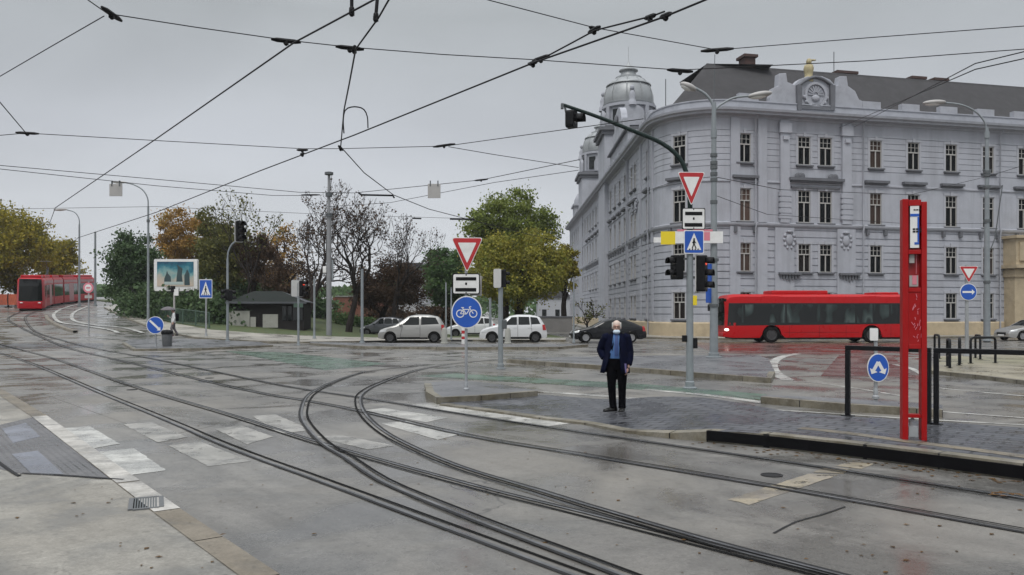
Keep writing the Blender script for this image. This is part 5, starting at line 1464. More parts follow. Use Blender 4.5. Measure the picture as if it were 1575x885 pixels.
def tram():
    """articulated tram on the ramp: sections follow the rails"""
    path = spline([G(47, 478.5), tb(60, 92), tb(98, 103), tb(140, 113), tb(166, 122), tb(186, 132)], .5)
    f = path[0]
    t = thing('red_tram', 'red articulated tram coming down the ramp from the bridge', 'tram', (f.x, f.y, tz(f.x, f.y)))
    S = [0.0]
    for p, q in zip(path, path[1:]): S.append(S[-1]+(q-p).length)
    def at(s):
        for i in range(len(S)-1):
            if S[i+1] >= s: 
                p = path[i].lerp(path[i+1], (s-S[i])/(S[i+1]-S[i])); break
        else: p = path[-1]
        return V((p.x, p.y, tz(p.x, p.y)))
    lens = [6.4, 6.0, 4.6, 6.0, 6.4]; s0 = 0.0
    for i, Ls in enumerate(lens):
        a, b = at(s0), at(s0+Ls); d = b-a; rz = atan2(d.y, d.x); pitch = -atan2(d.z, V((d.x, d.y, 0)).length)
        up = interp([(0, 3.0), (.35, 3.3), (Ls, 3.32)]) if i == 0 else interp([(0, 3.32), (Ls, 3.32)]) if i < 4 else interp([(0, 3.32), (Ls-.4, 3.3), (Ls, 2.9)])
        plan = smooth_interp([(0, .8), (.5, .97), (1, 1), (Ls, 1)], .1) if i == 0 else (lambda x: 1.0) if i < 4 else smooth_interp([(0, 1), (Ls-.6, 1), (Ls, .82)], .1)
        h = Hull(Ls, up, lambda x: .28, 1.25, 1.15, .03, plan, (), .2)
        sec = h.build('section', M['tram_red'], t, .4, 10)
        sec.location = (a+b)/2-t.location; sec.rotation_euler = (0, pitch, rz)
        bm = new()
        for sd in (-1, 1): h.side(bm, [(.9 if i == 0 else .15, 1.15), (Ls-.15, 1.15), (Ls-.15, 2.55), (.9 if i == 0 else .15, 2.55)], sd, .008, 12, 4)
        obj('window_band', bm, M['glass_in'], sec, smooth=40)
        bm = new()
        for sd in (-1, 1):
            h.side(bm, [(.2, 2.72), (Ls-.1, 2.72), (Ls-.1, 3.02), (.2, 3.02)], sd, .008, 6, 2)
            if i in (1, 3): h.side(bm, [(Ls*.35, .4), (Ls*.68, .4), (Ls*.68, 2.6), (Ls*.35, 2.6)], sd, .014, 4, 4)
        obj('pale_panel', bm, M['tram_light'], sec, smooth=40)
        bm = new(); bb(bm, -Ls/2+.7, Ls/2-.5, -.9, .9, 3.3, 3.6); obj('roof_unit', bm, M['tram_red'], sec, bevel=.08)
        bm = new(); bb(bm, -Ls/2+.4, Ls/2-.3, -1.0, 1.0, .04, .4); obj('underframe', bm, M['plastic'], sec)
        if i == 0:
            bm = new(); g_ = []
            for j in range(9):
                z = 1.0+(3.22-1.0)*j/8; hw = h.hw(0.03, min(z, 2.9))*.99; x = -Ls/2-.06+(.12*max(0, (z-2.7)/.6)**2)
                g_.append([bm.verts.new((x-.1*(1-(k/4-1)**2)+.05*abs(k/4-1)**3, -hw*1.03+2*hw*1.03*k/8, z)) for k in range(9)])
            for p, q in zip(g_, g_[1:]):
                for k in range(8): bm.faces.new((p[k], p[k+1], q[k+1], q[k]))
            obj('windscreen', bm, M['glass'], sec, smooth=50)
            bm = new(); bb(bm, -Ls/2-.16, -Ls/2+.4, -1.04, 1.04, .2, .98); obj('front_apron', bm, M['tram_red'], sec, bevel=.12, seg=4)
            for sd in (-1, 1):
                bm = new(); blob(bm, (-Ls/2-.13, sd*.78, .82), (.1, .17, .07), 2); obj('headlight', bm, M['headlight'], sec, smooth=60)
            bm = new(); bb(bm, -Ls/2-.13, -Ls/2, -.6, .6, 2.85, 3.1); obj('destination_display', bm, M['plastic'], sec)
        if i == 2:
            bm = new(); tube(bm, [(-.8, 0, 3.6), (.5, 0, 4.2), (-.5, 0, 5.2)], .03, 6); tube(bm, [(-.5, -.6, 5.2), (-.5, .6, 5.2)], .03, 6); obj('pantograph', bm, M['steel_dark'], sec)
        s0 += Ls
        if i < 4:
            p, q = at(s0-.15), at(s0+.55); d = q-p; bm = new()
            for k in range(7): bb(bm, -.35+k*.1, -.35+k*.1+.06, -1.12, 1.12, .4, 3.2)
            o = obj('bellows', bm, M['plastic'], t); o.location = (p+q)/2-t.location; o.rotation_euler = (0, 0, atan2(d.y, d.x))
            s0 += .5
tram()

# ------------------------------------------------------------------ people
def remesh(name, bm, m, parent, voxel, smooth=6):
    me = bpy.data.meshes.new('t'); bmesh.ops.recalc_face_normals(bm, faces=bm.faces); bm.to_mesh(me); bm.free()
    o = bpy.data.objects.new('t', me); COL.objects.link(o)
    r = o.modifiers.new('r', 'REMESH'); r.mode = 'VOXEL'; r.voxel_size = voxel; r.use_smooth_shade = True
    s = o.modifiers.new('s', 'SMOOTH'); s.iterations = smooth; s.factor = .5
    dg = bpy.context.evaluated_depsgraph_get(); me2 = bpy.data.meshes.new_from_object(o.evaluated_get(dg)); me2.name = name
    bpy.data.objects.remove(o); bpy.data.meshes.remove(me)
    me2.materials.clear(); me2.materials.append(m)
    for p in me2.polygons: p.use_smooth = True
    q = bpy.data.objects.new(name, me2); COL.objects.link(q); q.parent = parent; return q
def limb(bm, pts, rs, n=12): tube(bm, spline(pts, .06), [interp(list(zip([i/(len(rs)-1) for i in range(len(rs))], rs)))(k/(len(spline(pts, .06))-1)) for k in range(len(spline(pts, .06)))], n)
def hand(bm, w, d, up, sc=1.0, curl=.5):
    """palm and five curled fingers; w wrist, d direction of the fingers, up = thumb side"""
    w, d, up = V(w), V(d).normalized(), V(up).normalized(); n = d.cross(up).normalized(); up = n.cross(d)
    c = w+d*.05*sc; T = Matrix((d, up, n)).transposed().to_4x4()
    blob(bm, c, (.052*sc, .042*sc, .018*sc), 2, T)
    for k, (o, l) in enumerate(((.03, .072), (.01, .08), (-.01, .075), (-.029, .06))):
        a = w+d*.085*sc+up*o*sc; b_ = a+(d*.55+n*.3*curl)*l*sc; c_ = b_+(d*.25+n*.55*curl)*l*.7*sc
        tube(bm, [a-d*.02*sc, a, b_, c_], [.0095*sc, .0095*sc, .0085*sc, .007*sc], 7)
    a = w+d*.03*sc+up*.035*sc; tube(bm, [a-up*.015*sc, a, a+(d*.6+up*.5)*.04*sc, a+(d*1.0+up*.35+n*.3)*.06*sc], [.012*sc, .011*sc, .01*sc, .008*sc], 7)
def head(bm, c, s=1.0):
    c = V(c)
    blob(bm, c+V((0, .008, .025))*s, (.074*s, .092*s, .098*s), 3); blob(bm, c+V((0, -.02, -.055))*s, (.056*s, .062*s, .065*s), 2)
    blob(bm, c+V((0, -.088, -.012))*s, (.014*s, .022*s, .022*s), 2); tube(bm, [c+V((0, -.085, .025))*s, c+V((0, -.1, -.018))*s], [.009*s, .013*s], 6)
    blob(bm, c+V((0, -.072, .035))*s, (.05*s, .02*s, .012*s), 2)
    for q in (-1, 1): blob(bm, c+V((q*.078, .012, -.005))*s, (.012*s, .02*s, .032*s), 2)
    blob(bm, c+V((0, -.074, -.062))*s, (.024*s, .014*s, .01*s), 2)

def man():
    b = G(948, 628.5, .085); t = thing('person', 'elderly man in open navy jacket and lowered mask waiting on the platform ramp', 'person', (b.x, b.y, platz(b.x, b.y)), radians(-8))
    # 1.68 m in this local frame
    hc = V((.005, -.02, 1.545)); sh = 1.385
    La = [(.185, .0, sh-.02), (.24, .03, 1.08), (.21, -.07, .81)]       # his left arm, at the viewer's right
    Ra = [(-.185, .0, sh-.02), (-.29, .07, 1.13), (-.2, -.02, .95)]       # elbow out, hand in trouser pocket
    Ll = [(.09, .0, .86), (.105, -.01, .48), (.105, .02, .08)]; Rl = [(-.085, .0, .86), (-.085, -.02, .48), (-.06, .03, .08)]
    bm = new(); head(bm, hc); tube(bm, [hc+V((0, .02, -.07)), (0, .02, sh+.0)], [.055, .062], 12)
    loft(bm, [((0, .01, .82), .15, .1), ((0, .0, .95), .165, .115), ((0, -.015, 1.1), .165, .12), ((0, 0, 1.27), .18, .115), ((0, .01, sh), .15, .085), ((0, .015, sh+.06), .07, .06)], 18)
    for A in (La, Ra): tube(bm, [A[0], A[1], A[2]], [.055, .045, .03], 10); blob(bm, A[0], (.06, .06, .06), 2)
    for q in (Ll, Rl): tube(bm, [q[0], q[1], V(q[2])+V((0, 0, .05))], [.085, .06, .042], 12)
    hand(bm, La[2], (-.1, -.25, -1), (-.3, -1, .1), 1.0, .8); hand(bm, Ra[2], (.3, .0, -1), (.1, -1, 0), .95, .6)
    body = remesh('body', bm, M['skin'], t, .0075, 4)
    # trousers
    bm = new(); loft(bm, [((0, .012, .78), .16, .115), ((0, .005, .92), .178, .13), ((0, -.005, 1.0), .172, .13), ((0, -.008, 1.03), .168, .127)], 18)
    for q, k in ((Ll, 1), (Rl, -1)): tube(bm, [q[0], (q[1][0], q[1][1]+.01, .66), q[1], (q[1][0]*.6+q[2][0]*.4, .02, .28), (q[2][0], q[2][1]+.005, .1), (q[2][0], q[2][1]-.005, .055)], [.1, .094, .078, .07, .068, .075], 14)
    remesh('trousers', bm, M['dark_cloth'], t, .011, 5)
    # shirt with tie
    bm = new(); loft(bm, [((0, -.012, .98), .168, .132), ((0, -.02, 1.1), .172, .135), ((0, -.006, 1.27), .185, .128), ((0, .006, sh), .155, .096), ((0, .012, sh+.05), .074, .068), ((0, .012, sh+.085), .066, .062)], 24)
    obj('shirt', bm, M['shirt'], t, smooth=70)
    bm = new(); prev = None
    pts = [(-.128, sh+.05, .012, -.062), (0, 0, 0, 0)]
    for (z, y, w) in ((1.43, -.066, .022), (1.405, -.088, .02), (1.3, -.137, .03), (1.15, -.158, .036), (1.03, -.156, .036)):
        r = [bm.verts.new((-w+.004, y+.004, z)), bm.verts.new((0.004, y-.012, z)), bm.verts.new((w+.004, y+.004, z)), bm.verts.new((.004, y+.02, z))]
        if prev:
            for k in range(4): bm.faces.new((prev[k], prev[(k+1) % 4], r[(k+1) % 4], r[k]))
        prev = r
    obj('tie', bm, M['tie'], t, smooth=60)
    # jacket: open shell, flap pushed back by the arm, sleeves
    bm = new(); n = 26
    rings = [(.71, .245, .19, .42, .34), (.80, .237, .185, .38, .31), (.92, .222, .18, .34, .28), (1.08, .205, .165, .33, .26), (1.25, .21, .152, .36, .30), (sh-.01, .185, .118, .40, .36), (sh+.045, .1, .085, .6, .6), (sh+.075, .082, .078, .75, .75)]
    prev = None
    for z, rx, ry, gl_, gr in rings:
        # angle measured from -y (front); opening gl_ on his right (viewer's left), gr on his left
        row = []
        for k in range(n+1):
            a = -pi/2+gr+(2*pi-gl_-gr)*k/n
            x = rx*cos(a); y = .01+ry*sin(a)
            fl = max(0.0, (k-n*.72)/(n*.28)) if z < 1.2 else 0.0
            x -= fl*.09*(1.2-z)/.4; y += fl*.03
            if z < 1.0: y += .012*sin(k*1.9); x += .01*cos(k*1.6)
            row.append(bm.verts.new((x, y, z)))
        if prev:
            for k in range(n): bm.faces.new((prev[k], prev[k+1], row[k+1], row[k]))
        prev = row
    j = obj('jacket', bm, M['navy'], t, smooth=80); sm = j.modifiers.new('thick', 'SOLIDIFY'); sm.thickness = .018; sm.offset = 0
    bm = new()
    for A, s in ((La, 1), (Ra, -1)):
        a, e, w = V(A[0]), V(A[1]), V(A[2]); e2 = w.lerp(e, .18)
        tube(bm, [a+V((-s*.055, 0, .02)), a, a.lerp(e, .5)+V((s*.008, .01, 0)), e, e.lerp(e2, .5)+V((s*.01, 0, 0)), e2], [.07, .088, .085, .079, .073, .068], 14)
    remesh('sleeves', bm, M['navy'], j, .011, 4)
    bm = new()                                           # collar and lapels
    for s in (-1, 1):
        v = [bm.verts.new(p) for p in ((s*.07, -.05, sh+.085), (s*.105, -.035, sh+.06), (s*.13, -.105, 1.27), (s*.075, -.155, 1.12), (s*.052, -.145, 1.25))]
        bm.faces.new(v if s > 0 else v[::-1])
    l = obj('lapels', bm, M['dark_cloth'], j, smooth=60); q = l.modifiers.new('thick', 'SOLIDIFY'); q.thickness = .012
    # shoes: one pointing to the side
    for q, ang in ((Ll, -8), (Rl, -58)):
        bm = new(); T = Matrix.Translation((q[2][0], q[2][1], 0)) @ Matrix.Rotation(radians(ang), 4, 'Z')
        prof = [(-.2, .03, .035), (-.185, .042, .05), (-.12, .05, .065), (-.05, .046, .085), (.0, .043, .1), (.05, .042, .1), (.075, .03, .08)]; pr = None
        for y, w, h in prof:
            r = [bm.verts.new(T @ V(p)) for p in ((-w, y, 0), (-w*1.05, y, h*.35), (-w*.65, y, h*.85), (0, y, h), (w*.65, y, h*.85), (w*1.05, y, h*.35), (w, y, 0))]
            if pr:
                for k in range(7): bm.faces.new((pr[k], pr[(k+1) % 7], r[(k+1) % 7], r[k]))
            else: bm.faces.new(r)
            pr = r
        bm.faces.new(pr[::-1]); obj('shoe', bm, M['leather'], t, smooth=50)
    # face: thin white hair round a bald crown, glasses, mask worn on the chin
    bm = new(); R_ = []
    for k in range(15):
        a = radians(-28+236*k/14); row = []
        for z, r in ((-.045, .95), (.0, 1.05), (.045, 1.07), (.075, 1.03)):
            row.append(bm.verts.new(hc+V((cos(a)*.082*r, .012+sin(a)*.1*r, z+.015+.004*sin(k*5)))))
        R_.append(row)
    for a, b_ in zip(R_, R_[1:]):
        for k in range(3): bm.faces.new((a[k], b_[k], b_[k+1], a[k+1]))
    o = obj('hair', bm, M['hair'], t, smooth=80); q = o.modifiers.new('thick', 'SOLIDIFY'); q.thickness = .012
    bm = new(); blob(bm, hc+V((0, .008, .05)), (.0745, .09, .082), 3); obj('thin_hair', bm, mat('thin_hair', (.55, .43, .37), .6), t, smooth=80)
    bm = new(); blob(bm, hc+V((0, -.045, -.078)), (.066, .066, .046), 3); obj('face_mask', bm, M['mask'], t, smooth=80)
    for s in (-1, 1):
        bm = new(); blob(bm, hc+V((s*.03, -.083, .012)), (.011, .008, .006), 1); obj('eye', bm, M['leather'], t, smooth=60)
    bm = new(); ringflat(bm, (hc.x-.033, hc.z+.012), .02, .024, hc.y-.105, hc.y-.1, 14); ringflat(bm, (hc.x+.033, hc.z+.012), .02, .024, hc.y-.105, hc.y-.1, 14); bar(bm, (hc.x-.012, hc.z+.016), (hc.x+.012, hc.z+.016), .004, hc.y-.105, hc.y-.1)
    obj('glasses', bm, M['plastic'], t)
    w = V(La[2]); p = thing('folded_paper', 'folded purple paper held in the waiting man hand', 'paper', V(t.location)+Matrix.Rotation(radians(-8), 3, 'Z') @ (w+V((-.06, -.06, -.03))), radians(-20))
    bm = new(); bb(bm, -.03, .03, -.006, .006, -.08, .08); obj('sheet', bm, M['purple'], p, bevel=.003)
    t.scale = (.97, .97, .97)
man()

def walker():
    b = G(267, 517.5, .1); z0 = tz(b.x, b.y)+.1
    t = thing('person', 'pedestrian in white top with dark backpack walking under an umbrella', 'person', (b.x, b.y, z0), radians(-70))
    hc = V((0, -.03, 1.5)); bm = new(); head(bm, hc); tube(bm, [hc+V((0, .02, -.07)), (0, .01, 1.33)], [.05, .055], 10)
    loft(bm, [((0, .0, .8), .145, .1), ((0, 0, .95), .155, .105), ((0, -.01, 1.15), .16, .11), ((0, 0, 1.32), .15, .085), ((0, .01, 1.38), .06, .05)], 16)
    Ra = [(-.17, 0, 1.3), (-.2, -.08, 1.08), (-.16, -.27, 1.14)]; La = [(.17, 0, 1.3), (.22, .06, 1.05), (.2, -.02, .82)]
    for A in (La, Ra): tube(bm, A, [.05, .04, .028], 8)
    Ll = [(.08, 0, .82), (.08, -.12, .46), (.08, -.02, .08)]; Rl = [(-.08, 0, .82), (-.08, .02, .45), (-.08, .22, .1)]
    for q in (Ll, Rl): tube(bm, q, [.08, .055, .04], 10)
    hand(bm, La[2], (0, -.2, -1), (0, -1, 0)); hand(bm, Ra[2], (.1, -.6, .6), (.2, .5, 1), 1, 1)
    remesh('body', bm, M['skin'], t, .01, 3)
    bm = new(); loft(bm, [((0, 0, .8), .175, .13), ((0, 0, .95), .175, .13), ((0, -.01, 1.15), .178, .128), ((0, 0, 1.32), .168, .1), ((0, .01, 1.385), .075, .062)], 18)
    for A in (La, Ra): tube(bm, [A[0], A[1], V(A[2]).lerp(V(A[1]), .12)], [.068, .056, .046], 10)
    remesh('white_top', bm, M['white_cloth'], t, .014, 3)
    bm = new(); loft(bm, [((0, 0, .72), .15, .11), ((0, 0, .88), .17, .125)], 14)
    for q in (Ll, Rl): tube(bm, q, [.095, .072, .062], 10)
    remesh('trousers', bm, M['grey_cloth'], t, .014, 3)
    for q in (Ll, Rl):
        bm = new(); blob(bm, (q[2][0], q[2][1]-.06, q[2][2]-.035), (.048, .12, .045), 2); obj('shoe', bm, mat('red_shoe', (.12, .03, .035), .6) if q is Ll else M['leather'], t, smooth=60)
    bm = new(); blob(bm, hc+V((0, .02, .03)), (.085, .1, .1), 2); obj('hair', bm, M['dark_cloth'], t, smooth=60)
    def rel(q): return V(t.location)+Matrix.Rotation(radians(-70), 3, 'Z') @ V(q)
    bp = thing('backpack', 'dark backpack on the back of the pedestrian in white', 'backpack', rel((0, .2, 1.12)), radians(-70))
    bm = new(); box(bm, (0, 0, 0), (.3, .18, .44)); obj('bag', bm, M['dark_cloth'], bp, bevel=.06, seg=3)
    bm = new()
    for s in (-1, 1): tube(bm, [(s*.1, -.08, .2), (s*.11, -.3, .2), (s*.12, -.33, 0), (s*.12, -.1, -.18)], .016, 6)
    obj('strap', bm, M['dark_cloth'], bp)
    um = thing('umbrella', 'dark grey umbrella held over the pedestrian in white', 'umbrella', rel((-.15, -.3, 1.12)))
    bm = new(); tube(bm, [(0, 0, -.12), (.0, 0, .62)], .009, 6); obj('shaft', bm, M['steel_dark'], um)
    bm = new(); lathe(bm, [(.46, .42), (.4, .5), (.26, .58), (.1, .62), (.01, .63)], n=8, cap=False); c = obj('canopy', bm, M['grey_cloth'], um); q = c.modifiers.new('thick', 'SOLIDIFY'); q.thickness = .006
walker()
M['back'] = mat('signal_back', (.5, .5, .49), .5, var=.1)
# ------------------------------------------------------------------ posts, lamps, signs, signals
class Post:
    def __init__(s, name, label, cat, px, py, dz=0.0, Y=None, group=None, yaw=None):
        b = tb(px, Y) if Y else G(px, py, dz)
        z = tz(b.x, b.y)+dz
        s.px, s.py, s.Y, s.s = px, py, b.y, b.y/F
        if Y: s.py = HY-(z-CH)*F/Y
        s.t = thing(name, label, cat, (b.x, b.y, z), 0 if yaw is None else radians(yaw), group)
    def x(s, px): return (px-s.px)*s.s
    def z(s, py): return (s.py-py)*s.s
    def q(s, px, py, y=0.0): return V((s.x(px), y, s.z(py)))
    def part(s, name, m, fn, parent=None, **k):
        bm = new(); fn(bm); return obj(name, bm, m, parent or s.t, **k)
    def pole(s, ytop, r0, r1=None, m='steel', base=True, n=14):
        h = s.z(ytop)
        def fn(bm):
            tube(bm, [(0, 0, -.15), (0, 0, h*.5), (0, 0, h)], [r0, (r0+(r1 or r0))/2, r1 or r0], n)
        s.part('pole', M[m], fn, smooth=50)
        if base: s.part('base_collar', M[m], lambda bm: lathe(bm, [(r0*1.9, -.02), (r0*1.9, .03), (r0*1.25, .05), (r0*1.25, .16), (r0*1.02, .18)], n=16), smooth=40)
def rtri(w, h, r=.1):
    """point-down triangle with rounded corners, top edge centred on 0"""
    c = [(-w/2, 0), (w/2, 0), (0, -h)]; out = []
    for i in range(3):
        p, a, b = V(c[i]), V(c[i-1]), V(c[(i+1) % 3]); d1, d2 = (a-p).normalized()*w*r, (b-p).normalized()*w*r
        for k in range(5):
            t = k/4; out.append(tuple((p+d1)*(1-t)**2+p*2*t*(1-t)+(p+d2)*t*t))
    return out
def sh(poly, x, z): return [(a+x, b+z) for a, b in poly]
def rrect(x0, x1, z0, z1, r=.03):
    out = []
    for cx, cz, a in ((x1-r, z1-r, 0), (x0+r, z1-r, 90), (x0+r, z0+r, 180), (x1-r, z0+r, 270)):
        for k in range(5): out.append((cx+r*cos(radians(a+22.5*k)), cz+r*sin(radians(a+22.5*k))))
    return out
YF = -.06
def yield_sign(p, x0, x1, y0, y1, y=YF):
    w, h = p.x(x1)-p.x(x0), (y1-y0)*p.s; cx = (p.x(x0)+p.x(x1))/2; zt = p.z(y0)
    def plate(bm): prism(bm, sh(rtri(w, h), cx, zt), y, y+.02)
    s = p.part('yield_sign', M['white'], plate)
    p.part('red_border', M['red'], lambda bm: prism(bm, sh(rtri(w*.94, h*.94), cx, zt-h*.02), y-.004, y+.004), s)
    p.part('white_field', M['white'], lambda bm: prism(bm, sh(rtri(w*.58, h*.58, .06), cx, zt-h*.145), y-.008, y), s)
    p.part('clamp', M['steel_dark'], lambda bm: (bb(bm, cx-.12, cx+.12, y+.02, .05, zt-h*.25, zt-h*.25+.03)), s)
def tram_plate(p, x0, x1, y0, y1, y=YF):
    a, b, c, d = p.x(x0), p.x(x1), p.z(y1), p.z(y0); w, h = b-a, d-c
    s = p.part('supplementary_plate', M['plastic'], lambda bm: prism(bm, rrect(a, b, c, d), y, y+.018))
    p.part('white_field', M['white'], lambda bm: prism(bm, rrect(a+.02, b-.02, c+.02, d-.02), y-.004, y+.004), s)
    def bars(bm):
        bb(bm, a+w*.13, b-w*.13, y-.008, y-.002, d-h*.34, d-h*.18); bb(bm, a+w*.11, b-w*.13, y-.008, y-.002, c+h*.13, c+h*.30)
        bb(bm, (a+b)/2-w*.035, (a+b)/2+w*.035, y-.008, y-.002, c+h*.45, c+h*.56); disc(bm, ((a+b)/2, d-.035), .014, y-.008, y-.002, 10); disc(bm, ((a+b)/2, c+.035), .014, y-.008, y-.002, 10)
    p.part('black_symbol', M['plastic'], bars, s)
def blue_disc(p, cx, cy, r, ry=None, y=YF, name='round_sign'):
    x, z = p.x(cx), p.z(cy); r *= p.s; ry = (ry*p.s) if ry else r
    s = p.part(name, M['white'], lambda bm: disc(bm, (x, z), r, y, y+.02, ry=ry))
    p.part('blue_field', M['blue'], lambda bm: disc(bm, (x, z), r*.93, y-.004, y+.004, ry=ry*.93), s); return s, x, z, r
def arrow(bm, a, b, w, hw, y):
    a, b = V(a), V(b); d = (b-a).normalized(); n = V((-d.y, d.x)); m = b-d*hw*1.1
    bar(bm, a, m+d*.01, w, y-.008, y-.002); prism(bm, [tuple(m+n*hw), tuple(m-n*hw), tuple(b)], y-.0085, y-.0015)
def crossing_sign(p, x0, x1, y0, y1, y=YF):
    a, b, c, d = p.x(x0), p.x(x1), p.z(y1), p.z(y0); w, h = b-a, d-c; X = lambda u: a+w*u; Z = lambda v: c+h*v
    s = p.part('crossing_sign', M['white'], lambda bm: prism(bm, rrect(a, b, c, d), y, y+.02))
    p.part('blue_field', M['blue'], lambda bm: prism(bm, rrect(a+w*.04, b-w*.04, c+h*.04, d-h*.04), y-.004, y+.004), s)
    p.part('white_triangle', M['white'], lambda bm: prism(bm, [(X(.14), Z(.16)), (X(.86), Z(.16)), (X(.5), Z(.88))], y-.008, y), s)
    def man_(bm):
        q = (y-.012, y-.004); disc(bm, (X(.5), Z(.62)), w*.045, *q, 12); bar(bm, (X(.5), Z(.58)), (X(.49), Z(.4)), w*.09, *q); bar(bm, (X(.49), Z(.42)), (X(.4), Z(.22)), w*.05, *q)
        bar(bm, (X(.5), Z(.42)), (X(.6), Z(.22)), w*.05, *q); bar(bm, (X(.5), Z(.55)), (X(.6), Z(.44)), w*.035, *q); bar(bm, (X(.5), Z(.55)), (X(.41), Z(.45)), w*.035, *q)
        for k in range(4): bar(bm, (X(.26+k*.14), Z(.165)), (X(.3+k*.14), Z(.21)), w*.05, *q)
    p.part('walking_figure', M['plastic'], man_, s)
def signal(p, x, z, h, w, yaw, n=3, lit=None, back=False, name='signal_head', y=0.0):
    """one signal head: top at z, facing the camera side when yaw = 0"""
    T = Matrix.Translation((x, y, z)) @ Matrix.Rotation(radians(yaw), 4, 'Z')
    def fn(bm):
        prism(bm, rrect(-w/2, w/2, -h, 0, w*.2), -.1, .1); bm.transform(T)
    hd = p.part(name, M['plastic'], fn)
    c = h/n
    for k in range(n):
        zc = -c*(k+.5); r = min(w*.38, c*.42)
        p.part('lens', M['red_lit'] if lit == k else M['lens'], lambda bm: (lathe(bm, [(.001, .118), (r*.6, .112), (r, .1)], n=18, M=RX90, c=(0, 0, zc), cap=False), bm.transform(T)), hd, smooth=60)
        def vis(bm):
            R0, R1 = [], []
            for q in range(13):
                a = radians(-25+230*q/12); R0.append(bm.verts.new((r*1.1*cos(a), -.1, zc+r*1.1*sin(a)))); R1.append(bm.verts.new((r*1.1*cos(a), -.1-r*1.9, zc+r*1.1*sin(a)-.01)))
            for q in range(12): bm.faces.new((R0[q], R0[q+1], R1[q+1], R1[q]))
            bm.transform(T)
        v = p.part('visor', M['plastic'], vis, hd, smooth=60); m_ = v.modifiers.new('thick', 'SOLIDIFY'); m_.thickness = .006
    if back:
        p.part('back_plate', M['back'], lambda bm: (prism(bm, rrect(-w*.62, w*.62, -h-w*.1, w*.1, w*.25), .102, .122), bm.transform(T)), hd)
    return hd
def lamp_head(p, a, b, w=.16, t=.09):
    """lantern between two (px, py) ends"""
    q0, q1 = p.q(*a), p.q(*b); d = q1-q0; L_ = d.length; c = (q0+q1)/2; ang = -atan2(d.z, d.x)
    T = Matrix.Translation(c) @ Matrix.Rotation(ang, 4, 'Y')
    h = p.part('lamp_head', M['white_grey'], lambda bm: blob(bm, (0, 0, 0), (L_/2, w, t), 3), smooth=70); h.matrix_local = T
    g_ = p.part('lamp_glass', M['lamp_glass'], lambda bm: blob(bm, (-L_*.06, 0, -t*.35), (L_*.36, w*.8, t*.9), 3), h, smooth=70)
def collars(p, ys, r, h=.05, m='steel_dark'):
    for y in ys: p.part('clamp_band', M[m], lambda bm: lathe(bm, [(r, p.z(y)-h), (r*1.35, p.z(y)-h), (r*1.35, p.z(y)+h), (r, p.z(y)+h)], n=14, cap=False))

# sign post on the tip island
p = Post('sign_post', 'slim post carrying yield sign, white plate and blue bicycle disc on tip island', 'sign post', 717, 600, .13, yaw=2)
p.pole(372, .032, m='steel'); yield_sign(p, 694, 743, 366, 420); tram_plate(p, 696, 738, 421, 453)
s, x, z, r = blue_disc(p, 718, 480.5, 23.5, 25)
def bike(bm):
    q = (YF-.008, YF-.002); k = r/.33
    def P2(a, b): return (x+a*k, z+b*k)
    for c in (-.14, .14): ringflat(bm, P2(c, -.03), .068*k, .088*k, *q, 24)
    for a, b in (((-.14, -.03), (-.075, .06)), ((-.075, .06), (.06, .06)), ((.06, .06), (-.01, -.04)), ((-.01, -.04), (-.075, .06)), ((-.01, -.04), (-.14, -.03)), ((.14, -.03), (.05, .11)), ((-.075, .06), (-.09, .1)), ((-.12, .1), (-.06, .1)), ((.05, .11), (.095, .12))): bar(bm, P2(*a), P2(*b), .018*k, *q)
p.part('bicycle_symbol', M['white'], bike, s)
p.part('rear_sign', M['white_grey'], lambda bm: prism(bm, rrect(p.x(722), p.x(741), p.z(455), p.z(424)), .05, .07))

# main signal mast
p = Post('signal_mast', 'grey signal mast with curved green arm, yield and crossing signs right of the man', 'traffic light', 1061, 598, .0, yaw=3)
p.pole(330, .088, .075, m='pole_grey')
def arm(bm):
    w = spline([p.q(a, b, .02) for a, b in [(1062, 345), (1061, 300), (1056, 266), (1044, 242), (1018, 221), (975, 203), (920, 182), (866, 164)]], .15)
    tube(bm, w, [.062-.022*k/(len(w)-1) for k in range(len(w))], 12)
p.part('mast_arm', M['pole_green'], arm, smooth=60)
p.part('arm_tip', M['steel_dark'], lambda bm: box(bm, p.q(864, 166, .02), (.06, .1, .12)))
p.part('hanger', M['steel_dark'], lambda bm: tube(bm, [p.q(868, 166, .02), p.q(870, 176, .02)], .025, 8))
signal(p, p.x(878), p.z(173), .40, .30, 62, 1, name='overhead_signal')
yield_sign(p, 1040, 1083, 266, 318, -.11); tram_plate(p, 1047, 1083, 321, 354, -.11); crossing_sign(p, 1050, 1081, 355, 391, -.11)
signal(p, p.x(1041), p.z(393), .57, .24, -66, 2); signal(p, p.x(1080), p.z(393), .86, .25, 58, 3, lit=0, back=True)
p.part('bracket', M['steel_dark'], lambda bm: (bb(bm, p.x(1038), p.x(1082), -.02, .02, p.z(400), p.z(397)), bb(bm, p.x(1038), p.x(1082), -.02, .02, p.z(428), p.z(425))))
p.part('push_button', M['yellow'], lambda bm: bb(bm, .06, .16, -.06, .06, p.z(470), p.z(455)), bevel=.01)
p.part('junction_box', M['plastic'], lambda bm: bb(bm, .07, .17, -.07, .07, p.z(536), p.z(520)), bevel=.01)
p.part('junction_box', M['plastic'], lambda bm: bb(bm, -.18, -.075, -.05, .05, p.z(526), p.z(516)), bevel=.01)

